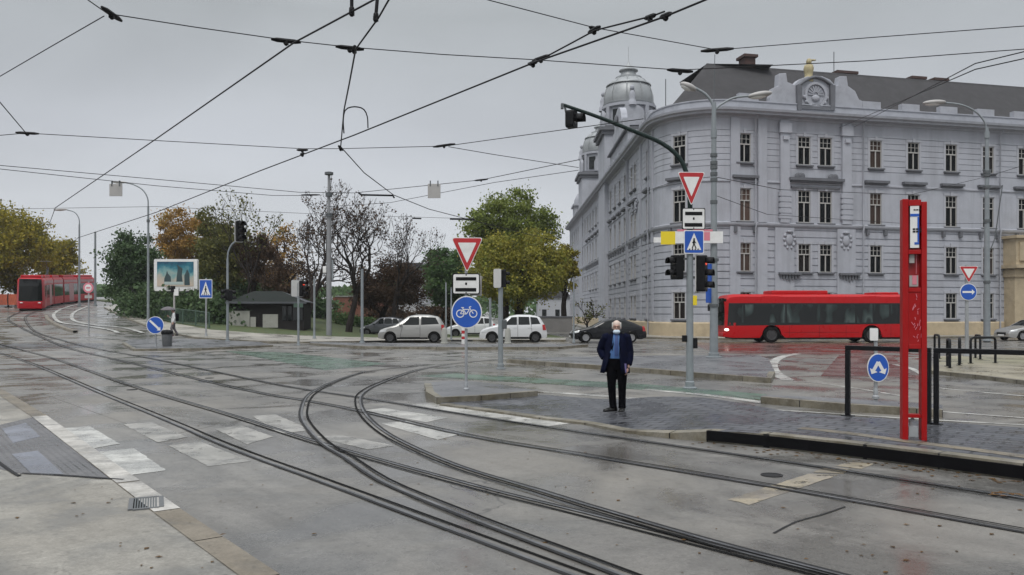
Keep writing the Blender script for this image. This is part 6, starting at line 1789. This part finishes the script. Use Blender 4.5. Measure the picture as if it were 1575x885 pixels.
# tall double lamp
p = Post('lamp_post', 'tall grey lamp post with two lantern arms behind the signal mast', 'street lamp', 1098, 550, .13)
p.pole(158, .16, .08, m='pole_grey')
p.part('lamp_arm', M['pole_grey'], lambda bm: tube(bm, spline([p.q(1098, 170), p.q(1095, 158), p.q(1085, 145), p.q(1068, 135)], .15), .05, 10), smooth=60)
p.part('lamp_arm', M['pole_grey'], lambda bm: tube(bm, spline([p.q(1098, 172), p.q(1106, 163), p.q(1128, 151), p.q(1152, 148)], .15), .04, 10), smooth=60)
lamp_head(p, (1046, 128), (1071, 139), .2, .13); lamp_head(p, (1150, 149), (1188, 143), .22, .12)
collars(p, (206,), .085, .16, 'pole_grey'); collars(p, (239, 251, 258, 268, 277, 311), .1, .06); collars(p, (400, 470), .135, .05)
p.part('top_spike', M['steel_dark'], lambda bm: tube(bm, [p.q(1098, 160), p.q(1099.5, 84)], .012, 6))
def board(bm, x0, x1, y0, y1, y=-.2): bb(bm, p.x(x0), p.x(x1), y, y+.03, p.z(y1), p.z(y0))
bd = p.part('direction_board', M['white'], lambda bm: (board(bm, 1004, 1015, 366, 374), board(bm, 1037, 1110, 357, 375)))
p.part('yellow_panel', M['yellow'], lambda bm: board(bm, 1015, 1037, 357, 377), bd); p.part('pink_panel', M['pink'], lambda bm: (board(bm, 1040, 1094, 354, 357, -.204), board(bm, 1080, 1090, 358, 371, -.204)), bd)
p.part('board_bracket', M['steel_dark'], lambda bm: (bb(bm, p.x(1010), p.x(1105), -.17, -.13, p.z(369), p.z(366)), bb(bm, -.05, .05, -.17, 0, p.z(370), p.z(365))))
p.part('stop_flag', M['blue'], lambda bm: box(bm, p.q(1091, 423, -.12), (.42, .03, .8), rz=radians(38)), bevel=.01)
p.part('stop_flag', M['blue'], lambda bm: box(bm, p.q(1090, 455, -.12), (.40, .03, .54), rz=radians(38)), bevel=.01)

# right lamp
p = Post('lamp_post', 'tall grey lamp post with one arm to the left before the stone portal', 'street lamp', 1518, 524, .1)
p.pole(196, .2, .1, m='pole_grey')
p.part('lamp_arm', M['pole_grey'], lambda bm: tube(bm, spline([p.q(1518, 215), p.q(1516, 192), p.q(1503, 174), p.q(1480, 162), p.q(1452, 158)], .2), .055, 10), smooth=60)
lamp_head(p, (1419, 159), (1455, 157), .26, .16); collars(p, (208,), .11, .2, 'pole_grey'); collars(p, (265, 270, 288, 340, 434), .15, .08)
p.part('bracket', M['steel_dark'], lambda bm: tube(bm, [p.q(1514, 268), p.q(1512, 262), p.q(1524, 262), p.q(1522, 268)], .05, 6))
p.part('cable_strut', M['steel_dark'], lambda bm: tube(bm, [p.q(1520, 290), p.q(1542, 285), p.q(1530, 368), p.q(1519, 395)], .03, 6))

p = Post('sign_post', 'grey post with small yield sign and blue right arrow disc before the building', 'sign post', 1487, 548, .1)
p.pole(408, .07, m='steel'); yield_sign(p, 1473, 1503, 410, 436, -.1); s, x, z, r = blue_disc(p, 1487.5, 449.5, 13, y=-.1)
p.part('arrow_symbol', M['white'], lambda bm: arrow(bm, (x-r*.72, z), (x+r*.74, z), r*.22, r*.32, -.1), s)
p = Post('sign_post', 'short post with blue disc of two parting arrows behind the black railing', 'sign post', 1347, 612, .13, yaw=-6)
p.pole(506, .035, m='steel'); s, x, z, r = blue_disc(p, 1349, 565.5, 16, 22)
p.part('fork_arrows', M['white'], lambda bm: (arrow(bm, (x, z+r*.55), (x-r*.62, z-r*.62), r*.3, r*.4, YF), arrow(bm, (x, z+r*.55), (x+r*.62, z-r*.62), r*.3, r*.4, YF-.0012)), s)
p.part('marker_plate', M['white'], lambda bm: prism(bm, rrect(p.x(1337), p.x(1349), p.z(524), p.z(505), .02), YF, YF+.02))

# stop pylon
p = Post('stop_pylon', 'tall red tram stop pylon with timetable panel on the platform', 'stop pylon', 1404, 676, .18, yaw=-12)
a, b = p.x(1391), p.x(1418.5); top = p.z(307)
def rect(bm, x0, x1, z0, z1, y0=-.08, y1=.08): bb(bm, x0, x1, y0, y1, z0, z1)
p.part('frame_post', M['pylon'], lambda bm: rect(bm, a-.03, a+.04, -.02, top, -.07, .07), bevel=.006)
p.part('frame_post', M['pylon'], lambda bm: rect(bm, b-.035, b+.03, -.02, top-.04, -.07, .07), bevel=.006)
p.part('top_bar', M['pylon'], lambda bm: rect(bm, a+.042, b-.037, top-.09, top-.012, -.065, .065), bevel=.005)
for y0 in (388, 446, 533):
    p.part('cross_bar', M['pylon'], lambda bm: rect(bm, a+.042, b-.037, p.z(y0)-.03, p.z(y0)+.025, -.06, .06), bevel=.005)
p.part('cross_bar', M['pylon'], lambda bm: rect(bm, a+.042, b-.037, p.z(642), p.z(637), -.05, .05))
p.part('back_panel', M['pylon_dark'], lambda bm: rect(bm, a+.04, b-.03, p.z(533), top-.05, .03, .06))
p.part('lower_panel', M['pylon'], lambda bm: rect(bm, a+.0405, b-.0355, p.z(530), p.z(449), -.05, -.02))
xa, xb = a+.062, b-.062
ps = p.part('line_board', M['white'], lambda bm: rect(bm, xa, xb, p.z(382), p.z(315), -.06, -.04))
p.part('blue_band', M['blue'], lambda bm: (rect(bm, xa, xb, p.z(334), p.z(330), -.064, -.05), rect(bm, xa+.05, xb, p.z(377), p.z(373.5), -.064, -.05), rect(bm, xb-.02, xb, p.z(373), p.z(335), -.0635, -.05)), ps)
def txt(bm):
    for k, (y0, n) in enumerate(((352.2, 4), (356, 4))):
        for j in range(n): x0 = xa+.03+j*.038; rect(bm, x0, x0+.03, p.z(y0+2.6), p.z(y0), -.0642, -.055)
    for j in range(3): rect(bm, xa+.04+j*.03, xa+.063+j*.03, p.z(325), p.z(323), -.0642, -.055)
o_ = p.part('line_text', M['plastic'], txt, ps)
tt = p.part('timetable', M['white_grey'], lambda bm: (rect(bm, xa, xa+.06, p.z(405), p.z(391), -.02, -.01), rect(bm, xa, xb, p.z(441), p.z(424), -.02, -.01)))
p.part('timetable_sheet', M['pink'], lambda bm: (rect(bm, xa+.08, xb-.02, p.z(422), p.z(391), -.02, -.01), rect(bm, xb-.07, xb-.02, p.z(438), p.z(424), -.026, -.021)), tt)
def scr(bm):
    rr = random.Random(3)
    for k in range(26):
        z0 = p.z(rr.uniform(455, 528)); x0 = xa+.02+(p.z(455)-z0)*.08+rr.uniform(-.01, .07); bar(bm, (x0, z0), (x0+rr.uniform(-.03, .03), z0+rr.uniform(.01, .05)), .006, -.053-.0002*k, -.0495)
p.part('scratch_marks', M['pink'], scr)
p.part('control_box', M['steel'], lambda bm: (bb(bm, -.06, .05, -.05, .05, .04, .17), tube(bm, [(-.02, 0, .17), (-.03, 0, .24), (.01, 0, .27)], .02, 6)))

# platform railing
def rail(label, pa, pb, extra=()):
    A, Bq = G(*pa, .18), G(*pb, .18); d = Bq-A; t = thing('platform_railing', label, 'railing', (A.x, A.y, .18), atan2(d.y, d.x)); L_ = d.length; h = 1.07
    for x in (0,)+tuple(extra)+(L_,):
        bm = new(); bb(bm, x-.035, x+.035, -.03, .03, -.02, h-.035); bb(bm, x-.08, x+.08, -.08, .08, -.01, .012); obj('post', bm, M['black'], t, bevel=.006)
    bm = new(); bb(bm, -.035, L_+.035, -.032, .032, h-.034, h+.036); obj('top_rail', bm, M['black'], t, bevel=.008)
rail('black railing panel left of the red pylon', (1304, 640), (1428, 652)); rail('long black railing running off the right edge', (1440, 653), (1640, 668))

# cycle racks on the corner plaza
def rack(label, px, py, yaw, w=.9, h=.86):
    b = G(px, py, .1); t = thing('cycle_rack', label, 'cycle rack', (b.x, b.y, .1), radians(yaw), 'black cycle racks on the corner plaza')
    bm = new(); tube(bm, [(-w/2, 0, -.1), (-w/2, 0, h-.1), (-w/2+.03, 0, h-.03), (-w/2+.1, 0, h), (w/2-.1, 0, h), (w/2-.03, 0, h-.03), (w/2, 0, h-.1), (w/2, 0, -.1)], .04, 8); obj('hoop', bm, M['black'], t, smooth=60)
    bm = new(); tube(bm, [(-w/2, 0, .35), (w/2, 0, .35)], .02, 6); obj('cross_tube', bm, M['black'], t, smooth=60)
    for s in (-1, 1):
        bm = new(); lathe(bm, [(.09, -.01), (.09, .012), (.045, .014)], c=(s*w/2, 0, 0), n=14); obj('foot_plate', bm, M['black'], t)
rack('black hoop rack seen nearly edge on, leftmost of the racks', 1441, 551, 72); rack('black hoop rack second from the left, nearest the railing', 1459, 565, 66)
rack('black hoop rack third from the left, half turned', 1476, 561, 60); rack('black hoop rack standing behind the others', 1504, 552, 70); rack('black hoop rack rightmost, its top bar seen broadside', 1512, 559, 14, 1.0)

# lamps and masts on the left
GL_ = 'street lamps along the ramp'
p = Post('lamp_post', 'grey lamp post with arm to the left beside the billboard', 'street lamp', 228, 496, .1)
p.pole(318, .105, .07, m='pole_grey')
p.part('lamp_arm', M['pole_grey'], lambda bm: tube(bm, spline([p.q(228, 322), p.q(227, 305), p.q(219, 292), p.q(205, 284), p.q(192, 281)], .2), .05, 8), smooth=60)
lamp_head(p, (172, 280), (195, 281), .16, .09); collars(p, (340,), .085, .1)
p = Post('lamp_post', 'farther lamp post with curved arm rising before the tram', 'street lamp', 122, 471, .02)
p.pole(345, .13, .09, m='pole_grey')
p.part('lamp_arm', M['pole_grey'], lambda bm: tube(bm, spline([p.q(122, 350), p.q(121.5, 337), p.q(115, 327), p.q(103, 323)], .2), .06, 8), smooth=60)
lamp_head(p, (82, 323), (104, 322.5), .25, .12)
p = Post('catenary_pole', 'plain dark grey pole crossing the end of the tram', 'pole', 146.5, 470, .02); p.pole(358, .14, .11, m='pole_grey')
p.part('pole_cap', M['steel_dark'], lambda bm: lathe(bm, [(.12, p.z(358)), (.14, p.z(358)+.02), (.05, p.z(358)+.12)], n=12))
p = Post('catenary_pole', 'grey pole standing behind the red tram', 'pole', 73, 0, 0, Y=104); p.pole(368, .15, .12, m='pole_grey', base=False)
p.part('pole_cap', M['steel_dark'], lambda bm: lathe(bm, [(.13, p.z(368)), (.15, p.z(368)+.02), (.05, p.z(368)+.12)], n=12))
p = Post('sign_post', 'thin post with pale pinkish round sign beside the tram', 'sign post', 136.5, 511, .02); p.pole(433, .045, m='steel', base=False)
s = p.part('round_sign', M['pink'], lambda bm: disc(bm, (p.x(136.5), p.z(443)), 8*p.s, YF, YF+.02)); p.part('pale_field', M['white'], lambda bm: disc(bm, (p.x(136.5), p.z(443)), 5.2*p.s, YF-.005, YF), s)
p.part('red_dash', M['pink'], lambda bm: bb(bm, -3*p.s, 3*p.s, YF-.009, YF-.004, p.z(444.3), p.z(441.8)), s)
p.part('supplementary_plate', M['white_grey'], lambda bm: (bb(bm, p.x(131), p.x(142), YF, YF+.02, p.z(459), p.z(454.5))))
p = Post('catenary_pole', 'thick pale concrete pole with flat cap among the bare trees', 'pole', 506, 516, .1)
p.pole(330, .19, .155, m='conc_pole', base=False); p.part('upper_pole', M['conc_pole'], lambda bm: tube(bm, [p.q(506, 331), p.q(506, 268)], [.12, .09], 12), smooth=50)
p.part('pole_cap', M['steel_dark'], lambda bm: lathe(bm, [(.12, p.z(270)), (.3, p.z(269)), (.3, p.z(265.5)), (.14, p.z(264.5))], n=16)); collars(p, (331, 300), .18, .12)
p.part('cable_box', M['white'], lambda bm: bb(bm, p.x(497), p.x(502.5), -.15, .15, p.z(420), p.z(410)), bevel=.03); p.part('cable_duct', M['pole_grey'], lambda bm: tube(bm, [p.q(511.5, 432), p.q(511.5, 400)], .07, 8))
GP = 'plain grey posts along the kerb'
for lab, px, py, yt, r, dz in (('plain grey post standing just left of the thick concrete pole', 483.5, 521, 430, .07, .1), ('plain grey post in front of the dark maroon tree', 557, 527, 416, .085, .1), ('thin grey post in front of the nose of the black saloon', 882.5, 527, 428, .05, .1), ('thin grey post just left of the yield and bicycle signs', 686, 522, 436, .055, .1), ('thin grey post close behind the bicycle disc', 694, 523, 444, .05, .1), ('grey post between the cycle signs and golden tree trunk', 754, 522, 460, .09, .1)):
    p = Post('grey_post', lab, 'post', px, py, dz); p.pole(yt, r, r*.9, m='pole_grey'); p.part('post_cap', M['steel_dark'], lambda bm: lathe(bm, [(r*.95, p.z(yt)), (r*1.0, p.z(yt)+.03), (r*.3, p.z(yt)+.08)], n=10))
for lab, px in (('pale concrete bollard just left of the bicycle sign post', 683.5), ('pale concrete bollard right of the bicycle sign post', 781)):
    p = Post('bollard', lab, 'bollard', px, 530, .1, group='pale bollards on the long kerb island'); p.part('bollard_body', M['panel'], lambda bm: lathe(bm, [(.17, -.02), (.15, .75), (.11, .86), (.02, .9)], n=14), smooth=40); p.part('bollard_base', M['panel'], lambda bm: lathe(bm, [(.21, -.02), (.21, .1), (.17, .12)], n=14, cap=False))
p = Post('bollard', 'pinkish white marker post directly behind the bicycle sign post', 'bollard', 713, 529, .1); p.part('marker_body', M['white'], lambda bm: lathe(bm, [(.11, -.02), (.11, .9), (.07, .95)], n=12)); p.part('red_stripe', M['red'], lambda bm: (lathe(bm, [(.113, .55), (.113, .72)], n=12, cap=False), lathe(bm, [(.113, .25), (.113, .4)], n=12, cap=False)))

# signals in the middle distance
p = Post('traffic_light', 'signal pole with raised white backed head left of the kiosk', 'traffic light', 350, 525, .1)
p.pole(398, .075, .06, m='pole_grey'); p.part('bent_top', M['pole_grey'], lambda bm: tube(bm, spline([p.q(350, 402), p.q(351, 388), p.q(356, 377), p.q(363, 371)], .2), .05, 8), smooth=60)
signal(p, p.x(369), p.z(340), 1.15, .42, 48, 3, back=True); signal(p, p.x(350), p.z(445), .62, .3, -60, 2, name='pedestrian_signal', y=-.1); signal(p, p.x(354), p.z(446), .62, .3, 120, 2, name='pedestrian_signal', back=False, y=-.05)
p = Post('traffic_light', 'signal pole with two white backed heads in front of the kiosk', 'traffic light', 459, 531, .0)
p.pole(436, .06, m='pole_grey'); signal(p, p.x(452.5), p.z(432), .84, .3, -150, 3, back=True); signal(p, p.x(465), p.z(432), .86, .3, 70, 3, lit=0, back=True)
p.part('bracket', M['fence_green'], lambda bm: bb(bm, -.25, .25, -.05, .05, p.z(473), p.z(467)))
p = Post('traffic_light', 'grey signal pole with pale head seen from behind right of the bicycle sign', 'traffic light', 770, 568, .0)
p.pole(418, .085, .075, m='pole_grey'); signal(p, p.x(766.5), p.z(415), .56, .2, 165, 2, back=True); signal(p, p.x(773), p.z(415), .56, .18, 100, 2, name='pedestrian_signal')
p.part('push_button', M['steel_dark'], lambda bm: bb(bm, .06, .2, -.08, .06, p.z(506), p.z(492)), bevel=.02)
p = Post('traffic_light', 'short pale signal post in front of the billboard', 'traffic light', 268, 507, .1); p.pole(446, .06, m='white_grey'); signal(p, p.x(266), p.z(440), .42, .24, -40, 1); p.part('pale_bracket', M['white'], lambda bm: bb(bm, 0, .28, -.06, .06, p.z(455), p.z(445)))
p = Post('sign_post', 'post with blue pedestrian crossing sign right of the billboard', 'sign post', 317, 517, .1); p.pole(428, .05, m='steel'); crossing_sign(p, 307, 327, 430, 459)
p = Post('sign_post', 'short post with blue diagonal arrow disc beside the grey bin', 'sign post', 239.5, 536, .0); p.pole(488, .04, m='steel'); s, x, z, r = blue_disc(p, 239.5, 500.5, 13.5)
p.part('arrow_symbol', M['white'], lambda bm: arrow(bm, (x-r*.62, z+r*.55), (x+r*.62, z-r*.6), r*.24, r*.3, YF), s)
p = Post('litter_bin', 'grey litter bin with dark lid on the narrow wet island', 'litter bin', 257, 533, .1)
p.part('bin_body', M['bin'], lambda bm: lathe(bm, [(.2, 0), (.22, .05), (.25, .58), (.25, .6)], n=20), smooth=40); p.part('lid', M['plastic'], lambda bm: lathe(bm, [(.27, .6), (.28, .63), (.28, .74), (.22, .8), (.02, .83)], n=20), smooth=40)

# billboard
p = Post('billboard', 'framed billboard with teal and sand picture before the dark trees', 'billboard', 271, 0, 0, Y=64)
a, b, c, d = p.x(238), p.x(304.5), p.z(448), p.z(399)
p.part('frame', M['white'], lambda bm: prism(bm, rrect(a, b, c, d, .1), -.15, .15)); q = (p.x(243), p.x(299), p.z(441), p.z(403))
ps = p.part('poster', M['poster'], lambda bm: bb(bm, -(q[1]-q[0])/2, (q[1]-q[0])/2, -.01, .01, -(q[3]-q[2])/2, (q[3]-q[2])/2)); ps.location = ((q[0]+q[1])/2, -.165, (q[2]+q[3])/2)
def shapes(bm):
    w, h = (q[1]-q[0])/2, (q[3]-q[2])/2
    prism(bm, [(-.62*w, -.85*h), (-.6*w, -.35*h), (-.5*w, .0), (-.45*w, .3*h), (-.4*w, .05*h), (-.25*w, -.2*h), (-.22*w, -.85*h)], -.016, -.0105)
    prism(bm, [(.05*w, -.75*h), (.08*w, -.2*h), (.14*w, .5*h), (.05*w, .8*h), (.25*w, .6*h), (.4*w, .45*h), (.36*w, -.1*h), (.42*w, -.75*h)], -.017, -.0105)
    prism(bm, [(.5*w, -.9*h), (.5*w, -.1*h), (.66*w, .4*h), (.78*w, .0), (.8*w, -.9*h)], -.018, -.0105)
p.part('dark_shapes', mat('poster_dark', (.03, .06, .065), .3), shapes, ps)
p.part('pale_band', mat('poster_pale', (.4, .48, .46), .3), lambda bm: bb(bm, -.6*(q[1]-q[0])/2, .45*(q[1]-q[0])/2, -.021, -.0185, -.85*(q[3]-q[2])/2, -.62*(q[3]-q[2])/2), ps)
p.part('leg', M['steel_dark'], lambda bm: bb(bm, -.1, .14, -.12, .12, -.3, c), bevel=.02); p.part('leg', M['pole_green'], lambda bm: bb(bm, .75, .99, -.12, .12, -.3, c), bevel=.02)

# ------------------------------------------------------------------ overhead wires
def wire(name, label, pts, r=.011, hard=(), cat='overhead wire', ends=()):
    """pts: (px, py, height) or world points; hard: fittings clipped on at (px, py, height, length)"""
    w = [q if isinstance(q, V) else H(*q) for q in pts]
    def gone(q): return not (-5 < q.x/q.y*F+CX < 1580 and HY-(q.z-CH)/q.y*F > -5)
    if len(w) > 2 or name == 'span_wire':                       # run on to the next support outside the view
        d0, d1 = (w[0]-w[1]).normalized(), (w[-1]-w[-2]).normalized()
        if gone(w[0]): w = [w[0]+V((d0.x, d0.y, d0.z*.2))*24] + w
        if gone(w[-1]): w = w + [w[-1]+V((d1.x, d1.y, d1.z*.2))*24]
    t = thing(name, label, cat, w[0]); o = w[0]
    out = []
    for p_, q_ in zip(w, w[1:]):
        n = max(1, int((q_-p_).length/1.5))
        for k in range(n): out.append(p_.lerp(q_, k/n)-o)
    out.append(w[-1]-o)
    bm = new(); tube(bm, out, r, 6); obj('cable', bm, M['wire'], t, smooth=80)
    for k, (px, py, z, L_) in enumerate(hard):
        c = H(px, py, z)-o; best = min(range(len(out)-1), key=lambda i: ((out[i]+out[i+1])/2-c).length); d = (out[best+1]-out[best]).normalized()
        bm = new(); tube(bm, [c-d*L_*.5, c-d*L_*.3, c+d*L_*.3, c+d*L_*.5], [.018, .034, .034, .018], 8); tube(bm, [c, c+V((0, 0, -.07))], [.03, .02], 6); box(bm, c+V((0, 0, -.03)), (.06, .06, .05)); obj('insulator', bm, M['plastic'], t, smooth=40)
    return t
Z1 = 5.6
wire('contact_wire', 'thick contact wire running from the top centre down to the far left', [(640, -42, Z1), (575, 0, Z1), (452, 66, Z1), (240, 214, Z1), (85, 320, Z1), P(66, 372, 62), P(60, 400, 88)], .0125)
wire('contact_wire', 'long thick contact wire crossing the sky from top right to left', [(1250, -70, Z1), (1085, 0, Z1), (1022, 26, Z1), (820, 97, Z1), (545, 208, Z1), (400, 263, Z1), (240, 327, Z1), (120, 366, Z1), P(90, 392, 80)], .0135, hard=[(820, 97, Z1+.02, .2), (1024, 24, Z1+.02, .2), (465, 237, Z1, .2)])
wire('contact_wire', 'short loop of wire sagging beside the long contact wire', [(1022, 18, 5.68), (1003, 25, 5.74), (915, 47, 5.8), (880, 66, 5.76), (835, 90, 5.7), (812, 98, 5.66)], .012, hard=[(914, 46, 5.83, .25), (1000, 26, 5.74, .3), (832, 90, 5.7, .3)])
wire('contact_wire', 'curved contact wire dropping from top centre and bending right', [(640, -60, Z1), (598, 0, Z1), (582, 28, Z1), (547, 76, Z1), (537, 130, Z1), (529, 170, Z1), (524, 226, Z1), (560, 266, Z1), (605, 300, Z1), (660, 322, Z1), (718, 337, Z1), (860, 372, Z1)], .013, hard=[(524, 228, Z1, .5), (545, 76, Z1+.1, .3)])
t = wire('jumper_loop', 'small hoop of cable joining two contact wires', spline([H(*q) for q in [(529, 205, Z1-.02), (528, 185, Z1+.12), (531, 170, Z1+.22), (540, 165, Z1+.25), (551, 165, Z1+.26), (560, 169, Z1+.22), (565, 180, Z1+.12), (566, 197, Z1)]], .08), .013)
for lab, a, b in (('left dark hanger rod at the top edge', (541, -30, 6.0), (541, 17, 5.62)), ('right dark hanger rod at the top edge', (582, -20, 6.0), (578, 26, 5.62))):
    wire('hanger_rod', lab, [H(*a), H(*b)], .024, hard=[(b[0], b[1], b[2], .12)])
Z2 = 5.75
wire('span_wire', 'long span wire from the top left across to the right edge', [(60, -50, Z2), (135, 0, Z2), (165, 21, Z2), (300, 42, Z2), (440, 62, Z2), (540, 73, Z2), (680, 84, Z2), (820, 92, Z2), (1045, 108, Z2), (1330, 94, Z2), (1600, 74, Z2)], .0072, hard=[(172, 22, Z2, .5), (440, 63, Z2, .42), (538, 74, Z2, .42), (1046, 109, Z2, .45)])
wire('span_wire', 'span wire slanting down from the top left fitting to the left edge', [(160, 25, Z2), (80, 71, Z2), (-40, 141, Z2)], .0072)
wire('span_wire', 'span wire across the upper right over the slate roof', [(690, -22, 6.3), (750, 0, 6.3), (915, 43, 6.3), (1103, 77, 6.3), (1340, 58, 6.3), (1620, 37, 6.3)], .0072, hard=[(914, 44, 6.3, .2), (1103, 77, 6.3, .55)])
Z3 = 6.1
wire('span_wire', 'thin span wire along the middle of the sky from the left edge', [(-30, 211, Z3), (40, 205, Z3), (250, 217, Z3), (465, 229, Z3), (520, 229, Z3), (685, 225, Z3), (865, 200, Z3), (990, 183, Z3)], .009, hard=[(42, 205, Z3, .5), (465, 231, Z3, .3), (683, 224, Z3, .7)])
wire('span_wire', 'short wire rising from the left edge fitting', [(40, 205, Z3), (-30, 122, Z3)], .011)
wire('span_wire', 'thin wire slanting from the middle fitting towards the grey building', [(690, 226, Z3), (760, 238, Z3), (890, 258, Z3)], .009)
Z4 = 6.8
wire('span_wire', 'faint upper cable below the middle span at far left', [(-30, 252, Z4), (240, 276, Z4), (460, 296, Z4), (545, 297, Z4), (740, 277, Z4), (890, 246, Z4)], .012, hard=[(740, 277, Z4, .6)])
wire('span_wire', 'faint lower cable at far left above the trees', [(-30, 257, Z4), (240, 286, Z4), (420, 301, Z4), (480, 301, Z4)], .012, hard=[(478, 300, Z4, .8)])
wire('span_wire', 'low faint cable between thick pole and golden tree', [(506, 318, 7.0), (600, 312, 7.0), (760, 281, 7.0), (890, 262, 7.0)], .011)
wire('section_insulator', 'dark bar insulator hanging on wire above the bare trees', [(552, 297, 6.0), (556, 300, 6.0), (604, 301, 6.0), (606, 304, 6.0)], .035)
wire('section_insulator', 'dark bar insulator on wire above the green trees', [(692, 337, 6.0), (730, 337.5, 6.0)], .045)
wire('section_insulator', 'small dark bar insulator above the slender bare tree', [(634, 336, 6.0), (648, 336.5, 6.0)], .035)
wire('span_wire', 'faint cable low over the left trees', [(0, 322, 7.4), (240, 318, 7.4), (500, 330, 7.4), (700, 336, 7.4)], .011)
def to_wall(px, z): return W(u_of_px(px), z, .05)
wire('span_wire', 'cable from the right edge to the slate roof, upper of two', [(1640, 64, 7.2), (1500, 98, 7.2), to_wall(1312, 15.3)], .012)
wire('span_wire', 'cable from the right edge to the slate roof, lower of two', [(1640, 76, 7.0), (1500, 107, 7.0), to_wall(1290, 15.2)], .012)
LP1 = P(1098, 272, 30.3); LP2 = P(1518, 272, 46.5)
wire('span_wire', 'cable crossing the facade between the two lamp posts', [LP1, P(1200, 292, 35), P(1400, 300, 42), LP2], .013)
wire('span_wire', 'cable from the tall double lamp to the left facade', [LP1, P(1040, 278, 33), W(ARC+8, 11.8, .05)], .012)
wire('span_wire', 'cable from the right lamp post running off the right edge', [LP2, P(1570, 256, 44), P(1680, 236, 40)], .013)
wire('span_wire', 'low cable from the left facade past the direction board', [W(ARC+10, 7.4, .05), P(1010, 372, 30.2), P(1098, 350, 30.3)], .012)
wire('span_wire', 'slack cable hanging across the lower floors right of the lamp', [P(1098, 300, 30.3), P(1180, 330, 36), P(1390, 344, 44), P(1518, 344, 46.5)], .011)
for lab, x0, x1, y0, y1, z in (('grey square plate hanging in the sky left of the green trees', 658, 677.5, 283, 305, 6.5), ('pale grey square plate hanging beside the left lamp head', 168.5, 188, 283, 302, 6.5)):
    c = H((x0+x1)/2, (y0+y1)/2, z); s = c.y/F; t = thing('hanging_plate', lab, 'plate', c, group='square plates hanging on the span wires'); w, h = (x1-x0)*s, (y1-y0)*s
    bm = new(); bb(bm, -w/2, w/2, -.02, .02, -h/2, h/2); obj('plate', bm, M['white_grey'], t, bevel=.008)
    bm = new()
    for q in (-1, 1): bb(bm, q*w*.3-.02, q*w*.3+.02, -.03, .03, h/2-.1, h/2+.12)
    obj('clip', bm, M['steel_dark'], t)

# ------------------------------------------------------------------ damp air
def haze(density):
    m = bpy.data.materials.new('haze_air'); m.use_nodes = True; nt = m.node_tree; N = nt.nodes; N.remove(N['Principled BSDF'])
    v = N.new('ShaderNodeVolumePrincipled'); v.inputs['Color'].default_value = (.86, .89, .93, 1); v.inputs['Density'].default_value = density; v.inputs['Anisotropy'].default_value = 0
    nt.links.new(v.outputs[0], N['Material Output'].inputs['Volume'])
    bm = new(); bb(bm, -1510, 1510, -80, 2520, -1.0, 36.0); o = obj('haze', bm, m); tag(o, 'thin pale damp air over the whole square', 'haze', None, 'stuff'); o.display_type = 'WIRE'
haze(.0003)
